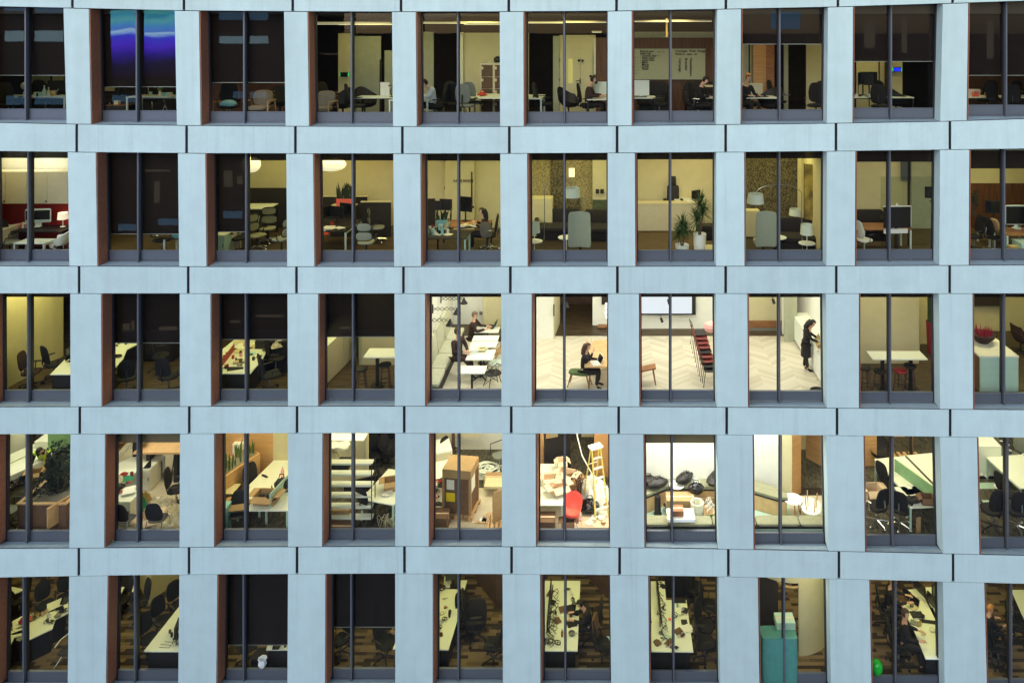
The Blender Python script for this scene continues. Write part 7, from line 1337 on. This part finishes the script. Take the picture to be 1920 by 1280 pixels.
put('glass_vase', lambda P: P.add('vase', M().lathe([(.001,0),(.06,0),(.12,.1),(.1,.22),(.13,.26),(.1,.26),(.07,.2),(.09,.1),(.001,.02)], n=7), 'silver_tape'), (), F(492, 1250, .45), 10, 'faceted shiny vase near the sill', 'vase'); put('dark_stand', cabinet, (.5,.4,.44,'black','black',1), F(492, 1252), 0, 'black stand under the shiny vase', 'stand')
put('office_chair', office_chair, (), F(465, 1240), 40, 'black office chair behind the vase'); put('office_chair', office_chair, (), F(525, 1245), 10, 'black office chair by the right pier')
win(5, 4); R5(680, 2.4, 40); pdesk([(737,1215),(744,1196),(770,1196),(770,1215)], 'white desk corner at the right pier')
put('office_chair', office_chair, (), F(722, 1236), 60, 'black office chair at the right pier', s=1.1); put('office_chair', office_chair, (), F(640, 1226), -30, 'dark office chair left of the mullion'); put('office_chair', office_chair, (), F(722, 1195), 60, 'dark office chair under the blind'); put('paper_corner', sheets, (2,'cream'), F(620, 1180, .3), 20, 'pale paper at the left edge', 'papers')
put('orange_bag', bag, (.16,'card',3), F(738, 1187, .6), 0, 'orange brown bag by the right pier', 'bag')
win(5, 5); R5(850, 2.0, 40); R5(910, 4.0, 22); wall(G(916, 5.8), G(925, 2.2), 'cream', 1.6, 3.3) if 0 else None; wall(G(885, 4.6), G(930, 3.2), 'brown_wall'); wall(G(930, 3.2), G(985, 3.3), 'brown_wall')
pdesk([(790,1217),(841,1217),(858,1160),(858,1104),(826,1103),(800,1130)], 'white desk filling the left pane'); pdesk([(863,1087),(876,1087),(863,1134)], 'white desk sliver right of the mullion'); pdesk([(833,1080),(846,1080),(846,1100),(832,1100)], 'white desk top at the head')
for i, (px, py, fn, a, l) in enumerate(((835,1139,mug,('wood_furn',.05,.03),'small brown dish'),(830,1124,coil,(.08,'black',2,3,.006,.01),'thin curved cable'),(826,1154,coil,(.09,'black',2,5,.005,.01),'second thin curved cable'),(829,1106,coil,(.12,'black',4,8,.012,.05),'dark cable knot near the head'),(844,1149,mug,('black',.015,.02),'tiny dark pin'))): put('desk_item', fn, a, F(px, py, .74), i*30, l+' on the white desk', l.split()[-1] if fn is mug else 'cable')
put('monitor_pair', arm_monitors, (2,.6), F(818, 1100, .73), -10, 'dark monitors seen edge on at the left', 'monitor'); put('monitor', monitor, (.5,.4,.2), F(850, 1098, .73), 10, 'black screen at the window head')
put('office_chair', office_chair, (), F(890, 1195), 100, 'large black office chair', s=1.35); put('office_chair', office_chair, (), F(873, 1180), 60, 'dark office chair behind the mullion'); put('office_chair', office_chair, (), F(926, 1240), -100, 'slim black office chair at the right', s=1.1)
put('leopard_scarf', heap, (.22,.5,.3,'patterned',5), F(892, 1140, .8), 0, 'patterned yellow scarf on the chair back', 'scarf'); put('black_coat', lambda P: P.add('coat', M().pad((0,0,0), (.7,.9,.2)).rot('X', 78), 'cloth_black'), (), F(892, 1150, .8), 0, 'black coat draped over the large chair', 'coat')
win(5, 6); R5(1045, 2.0, 42); R5(1110, 4, 22); wall(G(1096, 4.6), G(1150, 3.3), 'brown_wall')
pdesk([(1010,1219),(1083,1219),(1088,1088),(1010,1088)], 'long white desk with tangled cables')
put('cable_bundle', cables, (1.9,18,'cable_black',7,.16,.35), F(1036, 1165, .73), 0, 'long tangle of black cables and adapters', 'cable'); put('monitor_row', arm_monitors, (3,.62), F(1030, 1150, .75), 0, 'row of thin monitors seen edge on', 'monitor')
put('cable_bundle', cables, (1.2,9,'grey_plastic',9,.10,.25), F(1033, 1180, .73), 0, 'grey cables hanging over the desk slot', 'cable')
person('dark haired man in black writing at the desk', F(1101, 1205), -88, SEAT, dict(hd=(0,-.20,1.14), nk=(0,-.12,1.03), gaze=(0,-1,-.6), wr=(.15,-.42,.80)), top='cloth_black', s=1.05)
put('office_chair', office_chair, (), F(1110, 1200), -88, 'high black office chair under the man', s=1.12); put('tan_jacket', lambda P: P.add('jacket', M().pad((0,0,0), (.45,.75,.1)).rot('X', 80), 'card_dark'), (), F(1118, 1175, .7), 70, 'brown jacket over the chair back', 'jacket')
put('laptop', laptop, ('black',12), F(1068, 1142, .74), -70, 'black laptop beside the mullion'); put('keyboard', keyboard, (), F(1073, 1148, .74), -20, 'black keyboard before the man'); put('bottle', bottle, ('wood_furn',.9), F(1054, 1192, .73), 0, 'brown bottle left of the mullion'); put('glass_bowl', mug, ('grey_plastic',.1,.05), F(1072, 1188, .74), 0, 'grey glass dish on the desk', 'dish'); put('mouse', mug, ('black',.05,.03), F(1075, 1149, .76), 0, 'black mouse by the keyboard'); put('tissue', sheets, (2,'bluish_white'), F(1140, 1200, .5), 20, 'pale blue sheet by the right reveal', 'papers')
put('office_chair', office_chair, (), F(1130, 1235), 100, 'dark office chair near the window')
win(5, 7); R5(1250, 2.0, 42); R5(1310, 4, 20)
pdesk([(1205,1220),(1300,1221),(1287,1124),(1249,1124),(1246,1089),(1205,1089)], 'white desk with stepped far edge')
put('cable_bundle', cables, (1.9,16,'cable_black',11,.12,.3), F(1243, 1165, .73), 0, 'tangled dark cables along the desk slot', 'cable'); put('monitor_row', arm_monitors, (3,.62), F(1234, 1140, .75), 0, 'row of thin dark monitors seen edge on', 'monitor'); put('cable_bundle', cables, (.8,9,'silver_tape',13,.07,.2), F(1245, 1180, .73), 0, 'pale cables at the near end of the slot', 'cable')
put('keyboard', keyboard, (), F(1273, 1127, .74), 0, 'black keyboard at the far desk end'); put('phone_slab', lambda P: P.add('slab', M().box(-.09,.09,-.12,.12,0,.012), 'black'), (), F(1283, 1167, .74), 0, 'black tablet on the desk', 'tablet'); put('newspaper', sheets, (4,'paper',.4,.25), F(1285, 1178, .74), 10, 'white newspaper over the desk edge', 'papers'); put('magazine', book, ('card_dark',.24,.2), F(1272, 1183, .74), 30, 'open brown magazine', 'book')
for i, (px, py, m) in enumerate(((1275,1152,'mint'),(1280,1150,'card'),(1272,1192,'mint'),(1278,1191,'crimson'),(1258,1212,'card_dark'),(1255,1160,'coral'))): put('card', sheets, (2,m,.1,.07), F(px, py, .74), i*17, ['pale green card','brown card','pale green card at the near side','dark red card at the near side','brown notebook near the window','orange card by the slot'][i])
put('stapler', mug, ('black',.05,.03), F(1268, 1214, .74), 0, 'black mouse near the window', 'mouse')
for i, (px, py) in enumerate(((1322,1205),(1330,1165),(1322,1235),(1302,1130))): put('office_chair', office_chair, (), F(px, py), 60+i*20, ['dark chair beside the white desk','dark chair farther right','dark chair nearest the window','dark chair at the far end'][i], s=1.1)
put('dark_partition', lambda P: P.add('board', M().box(-.5,.5,-.03,.03,0,1.5), 'black'), (), F(1275, 1118), 0, 'black panel at the far desk end', 'panel')
win(5, 8); R5(1520, .9, 30, (1,.90,.55)); R5(1480, 2.3, 16, (1,.90,.55)); R5(1520, 3.0, 20)
put('curved_booth', lambda P: (P.add('wall', (lambda m: m.add([(1.25*cos(a)*r, 1.0*sin(a)*r, z) for z in (0, 2.45) for r in (1, 1.04) for a in [radians(-86+110*k/20) for k in range(21)]], [(k, k+1, 42+k+1, 42+k) for k in range(20)]+[(21+k+1, 21+k, 63+k, 63+k+1) for k in range(20)]))(M()), 'cream'), P.add('head_band', (lambda m: m.add([(1.28*cos(a), 1.03*sin(a), z) for z in (2.2, 2.4) for a in [radians(-160+180*k/30) for k in range(31)]], [(k, k+1, 31+k+1, 31+k) for k in range(30)]))(M()), 'cream'), P.add('foot_band', (lambda m: m.add([(1.28*cos(a), 1.03*sin(a), z) for z in (.01, .09) for a in [radians(-86+110*k/20) for k in range(21)]], [(k, k+1, 21+k+1, 21+k) for k in range(20)]))(M()), 'cream')), (), G(1476, 2.3), 0, 'curved olive booth wall with cream bands', 'booth')
put('green_unit', pod_unit, (1.05,.5,1.3), F(1459, 1268), 0, 'dark teal rounded cabinet', 'cabinet'); put('pale_printer', shut_box, (.55,.4,.2,'mint'), F(1471, 1170, 1.3), 0, 'pale green box on the teal cabinet', 'box')
put('yellow_shelf', lambda P: P.add('board', M().box(-.28,.28,-.1,.1,0,.06), 'cream'), (), W(1435, 1139, 2.6), 0, 'short yellow lit shelf', 'shelf'); put('dark_backdrop', lambda P: P.add('board', M().box(-.9,.45,0,.03,0,2.9), 'dark_wall'), (), F(1432, 1195), 0, 'dark panel behind the teal cabinet', 'panel')
put('copper_ring', lambda P: P.add('ring', M().tube([(.42*cos(a),.32*sin(a),0) for a in [2*pi*k/24 for k in range(24)]], .03, 6, True), 'card'), (), W(1482, 1086, 1.6), 0, 'copper ring lamp at the window head', 'lamp')
win(5, 9); R5(1740, 1.9, 46); R5(1690, 3.8, 26)
pdesk([(1700,1105),(1688,1130),(1714,1182),(1735.6,1234),(1785,1234),(1785,1200),(1766,1186),(1725,1102)], 'long white desk full of papers'); pdesk([(1734,1100),(1790,1100),(1790,1190),(1760,1165)], 'white desk beyond the dividing screens')
put('monitor_row', arm_monitors, (4,.62), F(1737, 1130, .75), 17, 'row of dark monitors along the slot', 'monitor'); put('monitor', monitor, (.5,.4,.15), F(1755, 1122, .75), 40, 'large dark monitor by the right reveal')
person('woman in black with fair face at the far desk', F(1668, 1170), 75, SEAT, dict(hd=(0,-.10,1.2), wr=(.14,-.46,.8)), top='cloth_black', hair='hair_blond', s=1.15); put('office_chair', office_chair, (), F(1663, 1175), 75, 'black office chair under the woman', s=1.15)
person('short haired seated person in black', F(1694, 1240), 70, SEAT, dict(hd=(0,-.04,1.22)), top='cloth_black', hair='hair_brown', s=1.18); put('office_chair', office_chair, (), F(1685, 1243), 70, 'black office chair of the nearest person', s=1.15); put('office_chair', office_chair, (), F(1690, 1215), 80, 'dark office chair between the two people', s=1.1)
put('laptop', laptop, ('cream',), F(1709, 1136, .74), -60, 'open laptop with pale keyboard'); put('laptop', laptop, ('card_dark',), F(1694, 1123, .74), -60, 'brown laptop before the woman'); put('black_camera', bag, (.2,'black',3), F(1722, 1155, .74), 0, 'black bag lying on the desk', 'bag', s=(1.5,1,.5)); put('keyboard', keyboard, (), F(1740, 1165, .74), -10, 'black keyboard near the dividing screen')
put('pink_cup', mug, ('pink',.06,.05), F(1690, 1134, .74), 0, 'pink dish on the desk', 'dish'); put('yellow_folder', book, ('gold',.2,.3,.04), F(1763, 1152, .75), 0, 'yellow folder beyond the slot', 'folder'); put('white_box', shut_box, (.2,.15,.1,'white_plastic'), F(1750, 1135, .75), 0, 'small pinkish white box beyond the slot', 'box'); put('glass_dish', mug, ('cream',.06,.04), F(1730, 1188, .74), 0, 'cream dish on the desk', 'dish'); put('glass_dish', mug, ('off_white',.09,.05), F(1748, 1181, .74), 0, 'wide pale dish near the slot', 'dish'); put('spectacles', coil, (.05,'black',2,1,.005,.01), F(1756, 1208, .74), 0, 'thin black spectacles', 'glasses')
put('green_balloon', balloon, (), F(1644, 1268, .1), 15, 'shiny green balloon at the lower left', 'balloon', s=1.0)
win(5, 10); R5(1870, 3.0, 26); pdesk([(1896,1105),(1960,1105),(1960,1170),(1920,1160)], 'white desk corner at the upper right'); wall(G(1845, 5.6), G(1895, 4.6), 'brown_wall', 0, 3.3)
person('fair haired person in black by the left reveal', F(1853, 1215), 100, SEAT, top='cloth_black', hair='hair_blond'); put('office_chair', office_chair, (), F(1858, 1240), 100, 'black office chair by the left reveal', s=1.1); put('office_chair', office_chair, (), F(1872, 1240), 80, 'dark office chair near the window'); put('office_chair', office_chair, (), F(1905, 1200), 60, 'dark office chair at the right edge')
# ================================================================== small things lying about
NUM = 'first second third fourth fifth sixth seventh eighth ninth tenth eleventh twelfth thirteenth fourteenth fifteenth sixteenth'.split()
KINDS = {'box':(shut_box, lambda R, m: (round(R.uniform(.08,.16),2), round(R.uniform(.07,.13),2), round(R.uniform(.05,.12),2), m)), 'pot':(mug, lambda R, m: (m, round(R.uniform(.03,.05),3), round(R.uniform(.06,.14),3))),
  'notes':(sheets, lambda R, m: (R.choice((2,3,5)), m, round(R.uniform(.1,.22),2), round(R.uniform(.12,.3),2))), 'cable':(coil, lambda R, m: (round(R.uniform(.05,.1),2), m, 3, R.randint(1,9), .009, .04)), 'bottle':(bottle, lambda R, m: (m, round(R.uniform(.7,1.1),1))), 'book':(book, lambda R, m: (m, round(R.uniform(.15,.24),2), round(R.uniform(.18,.3),2), round(R.uniform(.02,.05),2)))}
COLN = {'black':'black','paper':'white','card':'brown','card_pale':'tan','crimson':'dark red','aqua':'blue','off_white':'pale','card_dark':'dark brown','gold':'golden','mint':'pale green','pink':'pink','cable_white':'white','grey_plastic':'grey','red':'red','white_plastic':'white'}
def scatter(r, c, poly, n, h, place, cols, kinds, seed):
    win(r, c); R = random.Random(seed); pts = []; (x0, y0), (x1, y1), (x2, y2), (x3, y3) = poly
    for k in range(n):
        u, v = R.random(), R.random(); pts.append(((x0*(1-u)+x1*u)*(1-v)+(x3*(1-u)+x2*u)*v, (y0*(1-u)+y1*u)*(1-v)+(y3*(1-u)+y2*u)*v))
    for k, (px, py) in enumerate(sorted(pts)):
        kd = R.choice(kinds); m = R.choice(cols); fn, af = KINDS[kd]
        if kd == 'cable' and m not in ('black','cable_white'): m = 'black'
        put('small_box' if kd == 'box' else kd, fn, af(R, m), F(px, py, h), R.uniform(-80,80), '%s %s, %s from left on %s' % (COLN[m], kd, NUM[k], place), kd, 'small things on the %s' % place)
D5 = ('black','black','card_dark','paper','grey_plastic'); D4 = ('paper','card','card_pale','black','off_white','crimson')
for a in ((1,1,[(62,178),(118,178),(118,182),(62,182)],6,.73,'desk',('black','off_white','aqua','gold'),('box','pot','bottle'),1),(1,2,[(280,179),(326,179),(326,183),(280,183)],4,.73,'desk',('black','off_white','aqua'),('box','pot'),2),(1,10,[(1825,172),(1912,170),(1912,174),(1825,176)],7,.73,'desk',('black','paper','card','gold'),('box','pot','notes','bottle'),3),
  (1,9,[(1606,178),(1660,178),(1660,183),(1606,183)],6,.73,'desk',('black','off_white'),('box','pot','bottle'),4),(1,8,[(1402,178),(1445,178),(1445,182),(1402,182)],3,.73,'desk',('black',),('notes','pot'),5),(2,5,[(802,425),(845,420),(850,443),(802,446)],12,.73,'dark desk',('black','off_white','aqua','crimson','paper'),('pot','bottle','box','notes'),6),
  (2,5,[(866,420),(898,420),(898,432),(866,436)],6,.73,'brown desk',('paper','card','black'),('notes','box'),7),(2,4,[(605,432),(650,425),(650,440),(605,442)],6,.73,'black desk',('black','paper','red'),('pot','notes','cable'),8),(3,3,[(420,655),(495,640),(480,690),(415,695)],14,.73,'cluttered desk',('black','black','paper','crimson','card_pale'),('pot','cable','notes','box'),9),
  (3,8,[(1527,637),(1534,637),(1543,662),(1533,662)],7,.9,'kitchen counter',('off_white','gold','card','white_plastic'),('pot','bottle','box'),10),(4,1,[(12,905),(50,880),(52,905),(14,925)],14,.74,'tool desk',('black','black','grey_plastic','paper'),('box','cable','pot'),11),(4,2,[(213,905),(246,885),(248,905),(215,928)],14,.74,'buried desk',('paper','crimson','black','card_pale','mint'),('box','notes','pot','cable'),12),
  (4,2,[(255,955),(330,935),(330,975),(260,985)],10,.02,'floor',('paper','card_pale','off_white'),('notes','box'),13),(4,3,[(488,925),(525,905),(528,935),(490,945)],5,.73,'long desk',('black','card','paper'),('pot','box','notes'),14),(4,5,[(808,905),(822,900),(818,945),(808,950)],8,.73,'left desk',('black','crimson','paper'),('cable','box','notes'),15),
  (4,5,[(905,955),(935,955),(930,985),(895,985)],4,.02,'pale floor',('card_pale','paper'),('notes','box'),16),(4,6,[(1085,930),(1140,935),(1140,985),(1082,975)],16,.03,'littered floor',('paper','paper','card','pink','off_white','card_pale'),('notes','box','notes'),17),(4,6,[(1030,890),(1062,890),(1062,925),(1030,925)],8,.76,'white desk',('card_pale','paper','card'),('box','notes'),18),
  (4,7,[(1258,935),(1340,935),(1340,960),(1262,962)],10,.3,'box pile',('paper','card','black','off_white'),('box','notes','pot'),19),(4,9,[(1682,905),(1712,905),(1725,945),(1700,945)],5,.74,'white desk',('black','paper','card_dark'),('pot','notes','box'),20),(4,10,[(1895,915),(1918,915),(1918,950),(1900,950)],4,.74,'right desk',('black','paper'),('pot','notes'),21),
  (5,1,[(20,1195),(120,1140),(122,1150),(40,1195)],10,.73,'long desk',D5,('pot','cable','notes'),22),(5,2,[(300,1200),(334,1165),(334,1210),(310,1214)],4,.73,'white desk',D5,('pot','cable','notes'),23),(5,5,[(822,1110),(856,1110),(850,1150),(822,1200)],6,.73,'white desk',D5,('pot','cable','notes'),24),
  (5,6,[(1020,1095),(1083,1095),(1078,1212),(1020,1212)],16,.73,'white desk',D5,('pot','cable','notes','book'),25),(5,7,[(1210,1095),(1244,1095),(1244,1210),(1212,1210)],9,.73,'left desk half',D5,('pot','cable','notes'),26),(5,7,[(1250,1130),(1284,1130),(1294,1212),(1252,1212)],8,.73,'right desk half',D5+('crimson','mint'),('pot','cable','notes','book'),27),
  (5,9,[(1692,1112),(1724,1108),(1755,1170),(1712,1175)],14,.73,'white desk',D5+('gold',),('pot','cable','notes','book'),28),(5,9,[(1745,1115),(1766,1115),(1768,1165),(1758,1165)],6,.73,'far desk',('paper','gold','black','card_pale'),('box','pot'),29)): scatter(*a)
